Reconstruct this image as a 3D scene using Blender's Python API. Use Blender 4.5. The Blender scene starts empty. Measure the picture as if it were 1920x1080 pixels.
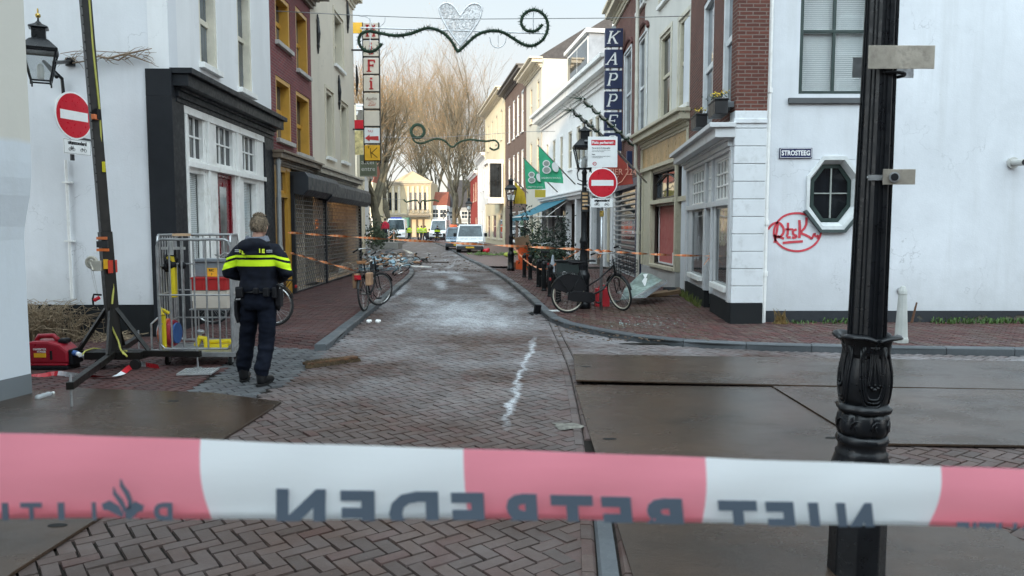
import bpy, bmesh, math, random
import numpy as np
from mathutils import Matrix, Vector
R = math.radians
random.seed(7); rng = np.random.default_rng(7)
scene = bpy.context.scene
COL = scene.collection
# ------------------------------------------------------------------ camera
CAMH, FPX = 1.68, 1440.0
PITCH = math.atan(115.0 / FPX)
cam_d = bpy.data.cameras.new('camera'); cam = bpy.data.objects.new('camera', cam_d); COL.objects.link(cam)
cam.location = (0, 0, CAMH); cam.rotation_euler = (math.pi / 2 - PITCH, 0, 0)
cam_d.sensor_width = 36; cam_d.lens = 27; cam_d.clip_start = .05; cam_d.clip_end = 2000
cam_d.dof.use_dof = True; cam_d.dof.focus_distance = 10.5; cam_d.dof.aperture_fstop = 7.0
scene.camera = cam
# ------------------------------------------------------------------ light
SUN_EL, SUN_AZ = 12.0, 192.0          # azimuth clockwise from +Y (the view direction)
w = bpy.data.worlds.new('World'); scene.world = w; w.use_nodes = True
nt = w.node_tree; nt.nodes.clear()
out = nt.nodes.new('ShaderNodeOutputWorld'); bg = nt.nodes.new('ShaderNodeBackground')
sky = nt.nodes.new('ShaderNodeTexSky'); sky.sky_type = 'NISHITA'; sky.sun_disc = False
sky.sun_elevation = R(SUN_EL); sky.sun_rotation = R(SUN_AZ); sky.air_density = 1.0; sky.dust_density = 1.6; sky.ozone_density = 1.0
tc = nt.nodes.new('ShaderNodeTexCoord'); mp = nt.nodes.new('ShaderNodeMapping'); mp.inputs['Scale'].default_value = (1, 1, 3.5)
nz = nt.nodes.new('ShaderNodeTexNoise'); nz.inputs['Scale'].default_value = 2.2; nz.inputs['Detail'].default_value = 7
cr = nt.nodes.new('ShaderNodeValToRGB'); cr.color_ramp.elements[0].position = .35; cr.color_ramp.elements[1].position = .62
cr.color_ramp.elements[0].color = (.82, .82, .82, 1); cr.color_ramp.elements[1].color = (1, 1, 1, 1)
L = nt.links.new
sv = Vector((math.sin(R(SUN_AZ)) * math.cos(R(SUN_EL)), math.cos(R(SUN_AZ)) * math.cos(R(SUN_EL)), math.sin(R(SUN_EL))))
def wn(t, **k):
    x = nt.nodes.new(t)
    for a_, v_ in k.items(): setattr(x, a_, v_)
    return x
dp = wn('ShaderNodeVectorMath', operation='DOT_PRODUCT'); L(tc.outputs['Generated'], dp.inputs[0]); dp.inputs[1].default_value = sv
mr = wn('ShaderNodeMapRange'); L(dp.outputs['Value'], mr.inputs[0]); mr.inputs[1].default_value = -.25; mr.inputs[2].default_value = 1.; mr.inputs[3].default_value = 1.; mr.inputs[4].default_value = 5.6    # high haze glows round the low sun
sz = wn('ShaderNodeSeparateXYZ'); L(tc.outputs['Generated'], sz.inputs[0])
hr = wn('ShaderNodeMapRange'); L(sz.outputs[2], hr.inputs[0]); hr.inputs[1].default_value = .0; hr.inputs[2].default_value = .38
hc = wn('ShaderNodeMix', data_type='RGBA'); L(hr.outputs[0], hc.inputs[0]); hc.inputs[6].default_value = (3.1, 3.02, 2.92, 1); hc.inputs[7].default_value = (2.3, 2.75, 3.0, 1)      # creamy low, pale blue high
vm = wn('ShaderNodeVectorMath', operation='SCALE'); L(hc.outputs[2], vm.inputs[0]); L(mr.outputs[0], vm.inputs[3])
mx = wn('ShaderNodeMix', data_type='RGBA')
L(tc.outputs['Generated'], mp.inputs[0]); L(mp.outputs[0], nz.inputs[0]); L(nz.outputs[0], cr.inputs[0])
L(cr.outputs[0], mx.inputs[0]); L(sky.outputs[0], mx.inputs[6]); L(vm.outputs[0], mx.inputs[7]); L(mx.outputs[2], bg.inputs[0])
bg.inputs[1].default_value = .15; L(bg.outputs[0], out.inputs[0])
sd = bpy.data.lights.new('sun', 'SUN'); sun = bpy.data.objects.new('sun', sd); COL.objects.link(sun)
sd.energy = 2.0; sd.angle = R(.5); sd.color = (1.0, .76, .50)
sun.rotation_euler = sv.to_track_quat('Z', 'Y').to_euler(); sun.location = (0, -30, 40)
scene.view_settings.view_transform = 'Standard'; scene.view_settings.look = 'None'
scene.view_settings.exposure = 1.1; scene.view_settings.gamma = 1
scene.cycles.max_bounces = 6; scene.cycles.transparent_max_bounces = 10
# ------------------------------------------------------------------ measuring helpers: a direction sighted from the viewpoint met with a real plane
_F = Vector((0, math.cos(PITCH), -math.sin(PITCH))); _U = Vector((0, math.sin(PITCH), math.cos(PITCH)))
def ray(px, py): return _F * FPX + Vector((px - 960, 0, 0)) + _U * (540 - py)
def G(px, py, z=0.0):
    d = ray(px, py); s = (z - CAMH) / d.z; return Vector((d.x * s, d.y * s, z))
def V(px, py, Y):
    d = ray(px, py); s = Y / d.y; return Vector((d.x * s, Y, CAMH + d.z * s))
# ------------------------------------------------------------------ materials
MATS = {}
def _new(name):
    m = bpy.data.materials.new(name); m.use_nodes = True; n = m.node_tree
    b = n.nodes['Principled BSDF']; return m, n, b
def N(n, t, **k):
    x = n.nodes.new(t)
    for a, v in k.items(): setattr(x, a, v)
    return x
def noise(n, scale, detail=5, vec=None, rough=.6, stretch=None):
    x = N(n, 'ShaderNodeTexNoise'); x.inputs['Scale'].default_value = scale; x.inputs['Detail'].default_value = detail; x.inputs['Roughness'].default_value = rough
    if vec is None:
        t = N(n, 'ShaderNodeTexCoord'); vec = t.outputs['Object']
    if stretch:
        mpp = N(n, 'ShaderNodeMapping'); mpp.inputs['Scale'].default_value = stretch; n.links.new(vec, mpp.inputs[0]); vec = mpp.outputs[0]
    n.links.new(vec, x.inputs['Vector']); return x.outputs['Fac']
def mrange(n, s, a, b, c=0., d=1.):
    x = N(n, 'ShaderNodeMapRange'); n.links.new(s, x.inputs[0])
    for i, v in zip((1, 2, 3, 4), (a, b, c, d)): x.inputs[i].default_value = v
    return x.outputs[0]
def mixc(n, f, a, b):
    x = N(n, 'ShaderNodeMix', data_type='RGBA')
    for s, i in ((f, 0), (a, 6), (b, 7)):
        if isinstance(s, (int, float)): x.inputs[i].default_value = s
        elif isinstance(s, tuple): x.inputs[i].default_value = (*s, 1) if len(s) == 3 else s
        else: n.links.new(s, x.inputs[i])
    return x.outputs[2]
def math_(n, op, a, b=None):
    x = N(n, 'ShaderNodeMath', operation=op)
    for i, s in enumerate((a, b)):
        if s is None: continue
        if isinstance(s, (int, float)): x.inputs[i].default_value = s
        else: n.links.new(s, x.inputs[i])
    return x.outputs[0]
def bump(n, b, s, strength=.3, dist=.01):
    x = N(n, 'ShaderNodeBump'); x.inputs['Strength'].default_value = strength; x.inputs['Distance'].default_value = dist
    n.links.new(s, x.inputs['Height']); n.links.new(x.outputs[0], b.inputs['Normal'])
def mat(name, col, rough=.6, metal=0., var=.18, scale=3., bmp=0., bscale=60., spec=.5, rvar=.12, dirt=None, dscale=2., alpha=None, emit=None):
    if name in MATS: return MATS[name]
    m, n, b = _new(name)
    f = noise(n, scale)
    c0 = tuple(c * (1 - var) for c in col); c1 = tuple(min(1, c * (1 + var)) for c in col)
    c = mixc(n, mrange(n, f, .3, .7), c0, c1)
    if dirt:
        d = mrange(n, noise(n, dscale, 8, rough=.7), .52, .72, 0, .75); c = mixc(n, d, c, dirt)
    n.links.new(c, b.inputs['Base Color'])
    n.links.new(mrange(n, noise(n, scale * 3), .3, .7, max(0, rough - rvar), min(1, rough + rvar)), b.inputs['Roughness'])
    b.inputs['Metallic'].default_value = metal; b.inputs['Specular IOR Level'].default_value = spec
    if bmp: bump(n, b, noise(n, bscale, 4), bmp, .006)
    if emit:
        b.inputs['Emission Color'].default_value = (*emit[0], 1); b.inputs['Emission Strength'].default_value = emit[1]
    MATS[name] = m; return m
def plaster(name, col, var=.06, dirtc=(.28, .27, .24), streak=.35, bmp=.25, split=None):
    if name in MATS: return MATS[name]
    m, n, b = _new(name)
    g = N(n, 'ShaderNodeNewGeometry').outputs['Position']
    c = mixc(n, mrange(n, noise(n, .9, 6, g), .3, .7), tuple(x * (1 - var) for x in col), tuple(min(1, x * (1 + var)) for x in col))
    s = mrange(n, noise(n, 1.6, 6, g, stretch=(2.2, 2.2, .16)), .50, .74, 0, streak)
    c = mixc(n, s, c, tuple(a * .72 + .28 * d for a, d in zip(col, dirtc)))
    sep = N(n, 'ShaderNodeSeparateXYZ'); n.links.new(g, sep.inputs[0])
    low = mrange(n, math_(n, 'ADD', sep.outputs[2], math_(n, 'MULTIPLY', noise(n, 3, 6, g), -1.2)), -.5, .6, .7, 0)
    c = mixc(n, low, c, tuple(a * .6 + .25 * d for a, d in zip(col, dirtc)))
    sp = mrange(n, noise(n, 9, 8, g, .75), .66, .72, 0, .5)
    c = mixc(n, sp, c, tuple(a * .55 for a in col))
    vo = N(n, 'ShaderNodeTexVoronoi', feature='DISTANCE_TO_EDGE'); vo.inputs['Scale'].default_value = .55
    va = N(n, 'ShaderNodeVectorMath', operation='ADD'); nv = N(n, 'ShaderNodeTexNoise'); nv.inputs['Scale'].default_value = 3; nv.inputs['Detail'].default_value = 6; n.links.new(g, nv.inputs['Vector']); n.links.new(g, va.inputs[0]); n.links.new(nv.outputs['Color'], va.inputs[1]); n.links.new(va.outputs[0], vo.inputs['Vector'])
    ck = math_(n, 'MULTIPLY', mrange(n, vo.outputs['Distance'], .0, .006, .55, 0), mrange(n, noise(n, .8, 4, g), .48, .6)); c = mixc(n, ck, c, tuple(a * .4 for a in col))
    pt = mrange(n, noise(n, .45, 3, g, .4), .53, .58, 0, .3); c = mixc(n, pt, c, tuple(a * .8 for a in col))
    n.links.new(c, b.inputs['Base Color']); b.inputs['Roughness'].default_value = .75; b.inputs['Specular IOR Level'].default_value = .12
    bump(n, b, math_(n, 'ADD', noise(n, 3, 8, g), math_(n, 'MULTIPLY', noise(n, 45, 4, g), .3)), bmp, .02)
    MATS[name] = m; return m
def brickwall(name, c1, c2, mortar, bw=.215, rh=.066, ms=.009):
    if name in MATS: return MATS[name]
    m, n, b = _new(name)
    uv = N(n, 'ShaderNodeUVMap').outputs[0]
    wv = N(n, 'ShaderNodeTexNoise'); wv.inputs['Scale'].default_value = 9; n.links.new(uv, wv.inputs['Vector'])
    va = N(n, 'ShaderNodeVectorMath', operation='MULTIPLY_ADD'); n.links.new(wv.outputs['Color'], va.inputs[0]); va.inputs[1].default_value = (.008, .008, 0); n.links.new(uv, va.inputs[2])
    t = N(n, 'ShaderNodeTexBrick'); n.links.new(va.outputs[0], t.inputs['Vector']); t.inputs['Scale'].default_value = 1
    t.inputs['Brick Width'].default_value = bw; t.inputs['Row Height'].default_value = rh; t.inputs['Mortar Size'].default_value = ms; t.inputs['Mortar Smooth'].default_value = .3
    t.inputs['Color1'].default_value = (*c1, 1); t.inputs['Color2'].default_value = (*c2, 1); t.inputs['Mortar'].default_value = (*mortar, 1); t.inputs['Bias'].default_value = .0
    c = mixc(n, mrange(n, noise(n, 1.3, 6), .35, .75, 0, .45), t.outputs['Color'], tuple(x * .45 for x in c1))
    c = mixc(n, mrange(n, noise(n, 30, 4), .3, .8, 0, .35), c, tuple(min(1, x * 1.5) for x in c2))
    n.links.new(c, b.inputs['Base Color']); b.inputs['Roughness'].default_value = .82; b.inputs['Specular IOR Level'].default_value = .2
    h = math_(n, 'ADD', math_(n, 'MULTIPLY', t.outputs['Fac'], -1), math_(n, 'MULTIPLY', noise(n, 70, 4), .3))
    bump(n, b, h, .6, .008); MATS[name] = m; return m
def glass(name, col=(.02, .025, .03), rough=.04, curtain=None):
    """opaque reflective window glass, with a dim room (or net curtain) behind"""
    if name in MATS: return MATS[name]
    m, n, b = _new(name)
    f = noise(n, 1.1, 3); c = mixc(n, mrange(n, f, .35, .65), tuple(x * .5 for x in col), tuple(x * 1.8 for x in col))
    c = mixc(n, mrange(n, noise(n, 1., 3, stretch=(14, 14, .5)), .35, .7, 0, .55), c, tuple(x * .35 for x in col))
    n.links.new(c, b.inputs['Base Color']); b.inputs['Roughness'].default_value = rough; b.inputs['IOR'].default_value = 1.5; b.inputs['Specular IOR Level'].default_value = .6
    bump(n, b, noise(n, 1.7, 2), .06, .05); MATS[name] = m; return m
def clearglass(name='clear_glass', tint=(.93, .95, .95), amt=.14):
    if name in MATS: return MATS[name]
    m = bpy.data.materials.new(name); m.use_nodes = True; n = m.node_tree; n.nodes.clear()
    o = N(n, 'ShaderNodeOutputMaterial'); t = N(n, 'ShaderNodeBsdfTransparent'); g = N(n, 'ShaderNodeBsdfGlossy'); s = N(n, 'ShaderNodeMixShader')
    t.inputs[0].default_value = (*tint, 1); g.inputs['Roughness'].default_value = .03; s.inputs[0].default_value = amt
    n.links.new(t.outputs[0], s.inputs[1]); n.links.new(g.outputs[0], s.inputs[2]); n.links.new(s.outputs[0], o.inputs[0]); MATS[name] = m; return m
# ------------------------------------------------------------------ mesh builder
class MB:
    def __init__(s): s.v = []; s.f = []; s.m = []
    def add(s, vs, fs, M=None, mi=0):
        k = len(s.v)
        for p in vs:
            p = Vector(p)
            if M is not None: p = M @ p
            s.v.append(p)
        for f in fs: s.f.append([i + k for i in f]); s.m.append(mi)
        return s
    def box(s, x0, x1, y0, y1, z0, z1, M=None, mi=0):
        if x0 > x1: x0, x1 = x1, x0
        if y0 > y1: y0, y1 = y1, y0
        if z0 > z1: z0, z1 = z1, z0
        vs = [(x, y, z) for z in (z0, z1) for y in (y0, y1) for x in (x0, x1)]
        return s.add(vs, [(0, 2, 3, 1), (4, 5, 7, 6), (0, 1, 5, 4), (2, 6, 7, 3), (0, 4, 6, 2), (1, 3, 7, 5)], M, mi)
    def prism(s, poly, z0, z1, M=None, mi=0):
        n = len(poly); vs = [(x, y, z0) for x, y in poly] + [(x, y, z1) for x, y in poly]
        return s.add(vs, [tuple(range(n))[::-1], tuple(range(n, 2 * n))] + [(i, (i + 1) % n, n + (i + 1) % n, n + i) for i in range(n)], M, mi)
    def tube(s, pts, r, n=8, closed=False, M=None, mi=0, flat=1.0):
        P = [Vector(p) for p in pts]; m = len(P)
        rr = r if isinstance(r, (list, tuple)) else [r] * m
        vs = []; prev = None
        for i in range(m):
            if closed: d = P[(i + 1) % m] - P[i - 1]
            else: d = P[min(i + 1, m - 1)] - P[max(i - 1, 0)]
            if d.length < 1e-9: d = Vector((0, 0, 1))
            d.normalize()
            if prev is None:
                a = Vector((0, 0, 1)) if abs(d.z) < .9 else Vector((1, 0, 0)); x = d.cross(a).normalized()
            else:
                x = prev - d * prev.dot(d)
                x = x.normalized() if x.length > 1e-6 else d.orthogonal().normalized()
            prev = x; y = d.cross(x)
            for k in range(n):
                a = 2 * math.pi * k / n; vs.append(P[i] + (x * math.cos(a) + y * math.sin(a) * flat) * rr[i])
        fs = []
        for i in range(m if closed else m - 1):
            j = (i + 1) % m
            for k in range(n): fs.append((i * n + k, i * n + (k + 1) % n, j * n + (k + 1) % n, j * n + k))
        if not closed: fs += [tuple(range(n))[::-1], tuple(range((m - 1) * n, m * n))]
        return s.add(vs, fs, M, mi)
    def lathe(s, prof, n=24, M=None, mi=0, mod=None, ph=0):
        vs = []
        for r, z in prof:
            for k in range(n):
                a = 2 * math.pi * k / n + ph; q = r * (mod(a, z) if mod else 1); vs.append((q * math.cos(a), q * math.sin(a), z))
        m = len(prof); fs = [(i * n + k, i * n + (k + 1) % n, (i + 1) * n + (k + 1) % n, (i + 1) * n + k) for i in range(m - 1) for k in range(n)]
        fs += [tuple(range(n))[::-1], tuple(range((m - 1) * n, m * n))]
        return s.add(vs, fs, M, mi)
    def ring(s, c, R_, r, ax='Y', n=32, k=6, M=None, mi=0, sx=1., a0=0, a1=2 * math.pi):
        full = abs(a1 - a0 - 2 * math.pi) < 1e-6; pts = []
        for i in range(n + (0 if full else 1)):
            a = a0 + (a1 - a0) * i / n; u, v = R_ * math.cos(a) * sx, R_ * math.sin(a)
            p = {'Y': (u, 0, v), 'X': (0, u, v), 'Z': (u, v, 0)}[ax]; pts.append(Vector(c) + Vector(p))
        return s.tube(pts, r, k, closed=full, M=M, mi=mi)
    def ball(s, c, r, n=12, M=None, mi=0, sc=(1, 1, 1)):
        vs = []; h = n // 2 + 1
        for i in range(1, h):
            t = math.pi * i / h
            for k in range(n):
                a = 2 * math.pi * k / n; vs.append((c[0] + r * sc[0] * math.sin(t) * math.cos(a), c[1] + r * sc[1] * math.sin(t) * math.sin(a), c[2] + r * sc[2] * math.cos(t)))
        fs = [(i * n + k, (i + 1) * n + k, (i + 1) * n + (k + 1) % n, i * n + (k + 1) % n) for i in range(h - 2) for k in range(n)]
        fs += [tuple(range(n)), tuple(range((h - 2) * n, (h - 1) * n))[::-1]]
        return s.add(vs, fs, M, mi)
    def text(s, txt, size, M, mi=0, depth=.002, align='CENTER', xs=1., shear=0., off=0., space=1.):
        cu = bpy.data.curves.new('t', 'FONT'); cu.body = txt; cu.size = size; cu.extrude = depth; cu.align_x = align; cu.align_y = 'CENTER'
        cu.shear = shear; cu.offset = off; cu.resolution_u = 3; cu.space_character = space
        o = bpy.data.objects.new('t', cu); me = bpy.data.meshes.new_from_object(o)
        S = Matrix.Diagonal((xs, 1, 1, 1))
        s.add([v.co[:] for v in me.vertices], [tuple(p.vertices) for p in me.polygons], M @ S, mi)
        bpy.data.objects.remove(o); bpy.data.curves.remove(cu); bpy.data.meshes.remove(me); return s
    def build(s, name, mats, parent=None, bevel=0, smooth=False, recalc=True, local=False, origin=None, loc=None):
        """world-coordinate vertices are moved into the parent's frame; local=True: they already are in it"""
        if not isinstance(mats, (list, tuple)): mats = [mats]
        if parent is not None and not local:
            off = Vector((0, 0, 0)); p = parent
            while p: off += p.location; p = p.parent
        elif parent is None and not local:
            if origin is not None: off = Vector(origin)
            else:
                a = np.array([v[:] for v in s.v]); off = Vector(((a[:, 0].min() + a[:, 0].max()) / 2, (a[:, 1].min() + a[:, 1].max()) / 2, a[:, 2].min()))
        else: off = Vector((0, 0, 0))
        me = bpy.data.meshes.new(name); me.from_pydata([(v - off)[:] for v in s.v], [], s.f)
        for m in mats: me.materials.append(m)
        if len(mats) > 1: me.polygons.foreach_set('material_index', s.m)
        if recalc and len(s.f) < 60000:
            bm = bmesh.new(); bm.from_mesh(me); bmesh.ops.recalc_face_normals(bm, faces=bm.faces); bm.to_mesh(me); bm.free()
        if smooth: me.polygons.foreach_set('use_smooth', [True] * len(me.polygons))
        uvl = me.uv_layers.new(name='UVMap')
        if len(s.f) < 60000:
            co = np.empty(len(me.vertices) * 3); me.vertices.foreach_get('co', co); co = co.reshape(-1, 3) + np.array(off[:])
            uv = np.zeros((len(me.loops), 2))
            for p in me.polygons:
                nn = p.normal; li = list(p.loop_indices); c = co[list(p.vertices)]
                if abs(nn.z) > .7: uv[li] = c[:, :2]
                else:
                    t = Vector((-nn.y, nn.x)); 
                    if t.length < 1e-6: t = Vector((1, 0))
                    t.normalize(); t = -t if t.x + t.y < 0 else t; uv[li, 0] = c[:, 0] * t.x + c[:, 1] * t.y; uv[li, 1] = c[:, 2]
            uvl.data.foreach_set('uv', uv.ravel())
        me.update()
        o = bpy.data.objects.new(name, me); COL.objects.link(o)
        if parent is not None: o.parent = parent
        elif not local: o.location = off
        if loc is not None: o.location = loc
        if bevel:
            b = o.modifiers.new('bevel', 'BEVEL'); b.width = bevel; b.segments = 2; b.limit_method = 'ANGLE'; b.angle_limit = R(40)
        if smooth == 'auto':
            pass
        return o
def tag(o, label=None, cat=None, group=None, kind=None):
    if label: o['label'] = label
    if cat: o['category'] = cat
    if group: o['group'] = group
    if kind: o['kind'] = kind
    return o
def thing(name, label, cat, loc=(0, 0, 0), rz=0, group=None, rx=0, ry=0):
    o = bpy.data.objects.new(name, None); COL.objects.link(o); o.empty_display_size = .2
    o.location = loc; o.rotation_euler = (rx, ry, rz); return tag(o, label, cat, group)
def dup(o, parent=None, loc=None, rz=None, label=None):
    c = o.copy(); COL.objects.link(c)
    if parent is not None: c.parent = parent
    if loc is not None: c.location = loc
    if rz is not None: c.rotation_euler[2] = rz
    if label: c['label'] = label
    for ch in list(o.children): dup(ch, c)
    return c
def TR(x=0, y=0, z=0, rx=0, ry=0, rz=0):
    from mathutils import Euler
    return Matrix.Translation((x, y, z)) @ Euler((rx, ry, rz)).to_matrix().to_4x4()
def inpoly(P, poly):
    x, y = P[:, 0], P[:, 1]; r = np.zeros(len(P), bool); n = len(poly)
    for i in range(n):
        x0, y0 = poly[i][:2]; x1, y1 = poly[(i + 1) % n][:2]
        c = ((y0 > y) != (y1 > y)) & (x < (x1 - x0) * (y - y0) / (y1 - y0 + 1e-12) + x0); r ^= c
    return r
# common materials
BLACK = mat('black_paint', (.007, .008, .009), .4, 0, .3, 6, .15, 90, spec=.3)
IRON = mat('dark_cast_iron', (.006, .007, .009), .34, .0, .35, 8, .25, 45, spec=.38)
GALV = mat('galvanised_steel', (.42, .43, .44), .42, .75, .25, 14, .1, 80)
WHITEP = mat('white_paint', (.78, .78, .76), .45, 0, .06, 5, .05, 40, dirt=(.5, .48, .43), dscale=3)
GLASS = glass('window_glass'); GLASS_L = glass('curtained_glass', (.22, .22, .21), .05); GLASS_B = glass('blue_grey_glass', (.07, .085, .1), .04)
CLEAR = clearglass()
RUBBER = mat('black_rubber', (.009, .009, .009), .8, spec=.25)
REDS = mat('sign_red', (.55, .015, .03), .35, 0, .1, 8); WHITES = mat('sign_white', (.82, .83, .82), .35, 0, .05, 8, dirt=(.6, .6, .58))
BLACKS = mat('sign_black', (.009, .009, .011), .55, spec=.25)
# ================================================================== GROUND
def blob(n, pos, cx, cy, rx, ry, ang=0., soft=.0):
    m = N(n, 'ShaderNodeMapping', vector_type='TEXTURE'); n.links.new(pos, m.inputs[0])
    m.inputs['Location'].default_value = (cx, cy, 0); m.inputs['Rotation'].default_value = (0, 0, ang); m.inputs['Scale'].default_value = (rx, ry, 50)
    v = N(n, 'ShaderNodeVectorMath', operation='LENGTH'); n.links.new(m.outputs[0], v.inputs[0])
    return mrange(n, v.outputs['Value'], 1., soft, 0, 1)
def blobs(n, pos, lst):
    r = None; wn_ = N(n, 'ShaderNodeTexNoise'); wn_.inputs['Scale'].default_value = 2.6; wn_.inputs['Detail'].default_value = 6; n.links.new(pos, wn_.inputs['Vector'])
    wa = N(n, 'ShaderNodeVectorMath', operation='MULTIPLY_ADD'); n.links.new(wn_.outputs['Color'], wa.inputs[0]); wa.inputs[1].default_value = (.3, .3, 0); n.links.new(pos, wa.inputs[2]); wb_ = N(n, 'ShaderNodeVectorMath', operation='SUBTRACT'); n.links.new(wa.outputs[0], wb_.inputs[0]); wb_.inputs[1].default_value = (.15, .15, 0); pos = wb_.outputs[0]
    for b in lst:
        s = blob(n, pos, *b); r = s if r is None else math_(n, 'MAXIMUM', r, s)
    return r
def gb(x0, y0, x1, y1, half):                     # a stain running between two sighted ground points
    a, b = G(x0, y0), G(x1, y1); d = b - a; c = (a + b) / 2
    return (c.x, c.y, d.length / 2, half, math.atan2(d.y, d.x))
FOAM = [gb(640, 620, 1080, 585, 2.9), gb(820, 670, 890, 540, 2.3), gb(900, 600, 740, 545, .9), gb(1010, 610, 955, 775, .10), gb(988, 680, 918, 870, .10), gb(1000, 640, 930, 820, .08),
        gb(765, 512, 890, 508, 2.6), gb(815, 515, 840, 560, .5), gb(835, 508, 890, 540, .6), gb(770, 480, 880, 470, 4), gb(700, 590, 780, 520, .3), gb(900, 520, 1000, 600, .6)]
WET = [gb(690, 1000, 1000, 620, 1.2)]
DIRT = [gb(1060, 585, 1350, 595, 1.6), gb(1170, 570, 1270, 560, .6), gb(1040, 600, 1240, 632, .35)]
SOOT = [gb(740, 497, 930, 500, 1.5), gb(720, 480, 860, 488, 1.5)]
def brickmat(name, cols, foam=False, dirt=False, red=None, rough=.62):
    m, n, b = _new(name)
    geo = N(n, 'ShaderNodeNewGeometry'); pos = geo.outputs['Position']
    r = N(n, 'ShaderNodeValToRGB'); r.color_ramp.interpolation = 'CONSTANT'
    while len(r.color_ramp.elements) < len(cols): r.color_ramp.elements.new(.5)
    for i, c in enumerate(cols): e = r.color_ramp.elements[i]; e.position = i / len(cols); e.color = (*c, 1)
    n.links.new(geo.outputs['Random Per Island'], r.inputs[0])
    c = mixc(n, mrange(n, noise(n, 26, 6, pos), .4, .75, 0, .3), r.outputs[0], tuple(x * .5 for x in cols[0]))
    c = mixc(n, mrange(n, noise(n, .7, 5, pos), .35, .7, 0, .35), c, tuple(x * .55 for x in cols[1]))
    c = mixc(n, mrange(n, noise(n, 60, 3, pos), .62, .75, 0, .5), c, tuple(min(1, x * 2.4) for x in cols[0]))
    if dirt:
        d = math_(n, 'MULTIPLY', blobs(n, pos, DIRT), mrange(n, noise(n, 2.4, 8, pos, .7), .30, .52))
        c = mixc(n, math_(n, 'MULTIPLY', d, .9), c, (.085, .06, .04))
    s = math_(n, 'MULTIPLY', blobs(n, pos, SOOT), mrange(n, noise(n, 1.5, 8, pos, .7), .4, .55)); c = mixc(n, math_(n, 'MULTIPLY', s, .85), c, (.02, .019, .018))
    ro = mrange(n, noise(n, 1.1, 6, pos), .35, .65, rough - .2, rough + .15)
    if foam:
        f = blobs(n, pos, FOAM)
        t = noise(n, 2.2, 10, pos, .75); t2 = noise(n, 1.3, 7, pos, .65, stretch=(2.6, .4, 1)); t3 = noise(n, 22, 4, pos)
        k = math_(n, 'ADD', math_(n, 'MULTIPLY', t, .5), math_(n, 'ADD', math_(n, 'MULTIPLY', t2, .35), math_(n, 'MULTIPLY', t3, .15)))
        k = mrange(n, math_(n, 'ADD', k, math_(n, 'MULTIPLY', f, .46)), .66, .92, 0, .9)
        k = math_(n, 'MULTIPLY', math_(n, 'MULTIPLY', k, mrange(n, f, 0, .3)), mrange(n, noise(n, 38, 4, pos, .7), .36, .58, .35, 1))
        # a thin dried film over much of the carriageway
        film = mrange(n, math_(n, 'ADD', noise(n, .5, 6, pos), math_(n, 'MULTIPLY', noise(n, 7, 6, pos), .35)), .55, .95, 0, .42)
        sy = N(n, 'ShaderNodeSeparateXYZ'); n.links.new(pos, sy.inputs[0]); film = math_(n, 'MULTIPLY', film, mrange(n, sy.outputs[1], 5.5, 10, .25, 1))
        k = math_(n, 'MAXIMUM', k, film)
        c = mixc(n, k, c, (.56, .58, .61)); ro = math_(n, 'ADD', ro, math_(n, 'MULTIPLY', k, .2))
    n.links.new(c, b.inputs['Base Color']); n.links.new(ro, b.inputs['Roughness']); b.inputs['Specular IOR Level'].default_value = .36
    bump(n, b, noise(n, 70, 5, pos), .35, .004); MATS[name] = m; return m
M_ROAD = brickmat('road_klinkers', [(.078, .047, .038), (.066, .041, .033), (.089, .055, .044), (.079, .039, .031), (.082, .055, .047), (.058, .037, .030)], foam=True)
M_PAVE = brickmat('pavement_klinkers', [(.094, .046, .042), (.080, .041, .039), (.105, .052, .047), (.068, .042, .041), (.100, .043, .040), (.084, .056, .053)])
M_PAVER = brickmat('pavement_klinkers_dirty', [(.105, .052, .046), (.088, .042, .040), (.13, .088, .072), (.078, .042, .040), (.125, .047, .042), (.105, .078, .066)], dirt=True)
M_SETT = brickmat('grey_setts', [(.095, .097, .10), (.078, .08, .085), (.115, .12, .125), (.085, .085, .09)], rough=.55)
M_KERB = brickmat('kerb_stone', [(.085, .094, .103), (.073, .082, .09), (.10, .11, .12), (.08, .086, .092)], rough=.55)
M_JOINT = mat('joint_sand', (.020, .017, .015), .95, 0, .4, 20, spec=.1)
def polyplane(name, poly, z, m, kind='structure', thick=0):
    b = MB(); n = len(poly); b.add([(p[0], p[1], z) for p in poly], [tuple(range(n))])
    o = b.build(name, m, recalc=False)
    if o.data.polygons[0].normal.z < 0: o.data.flip_normals()
    return tag(o, kind=kind)
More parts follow.
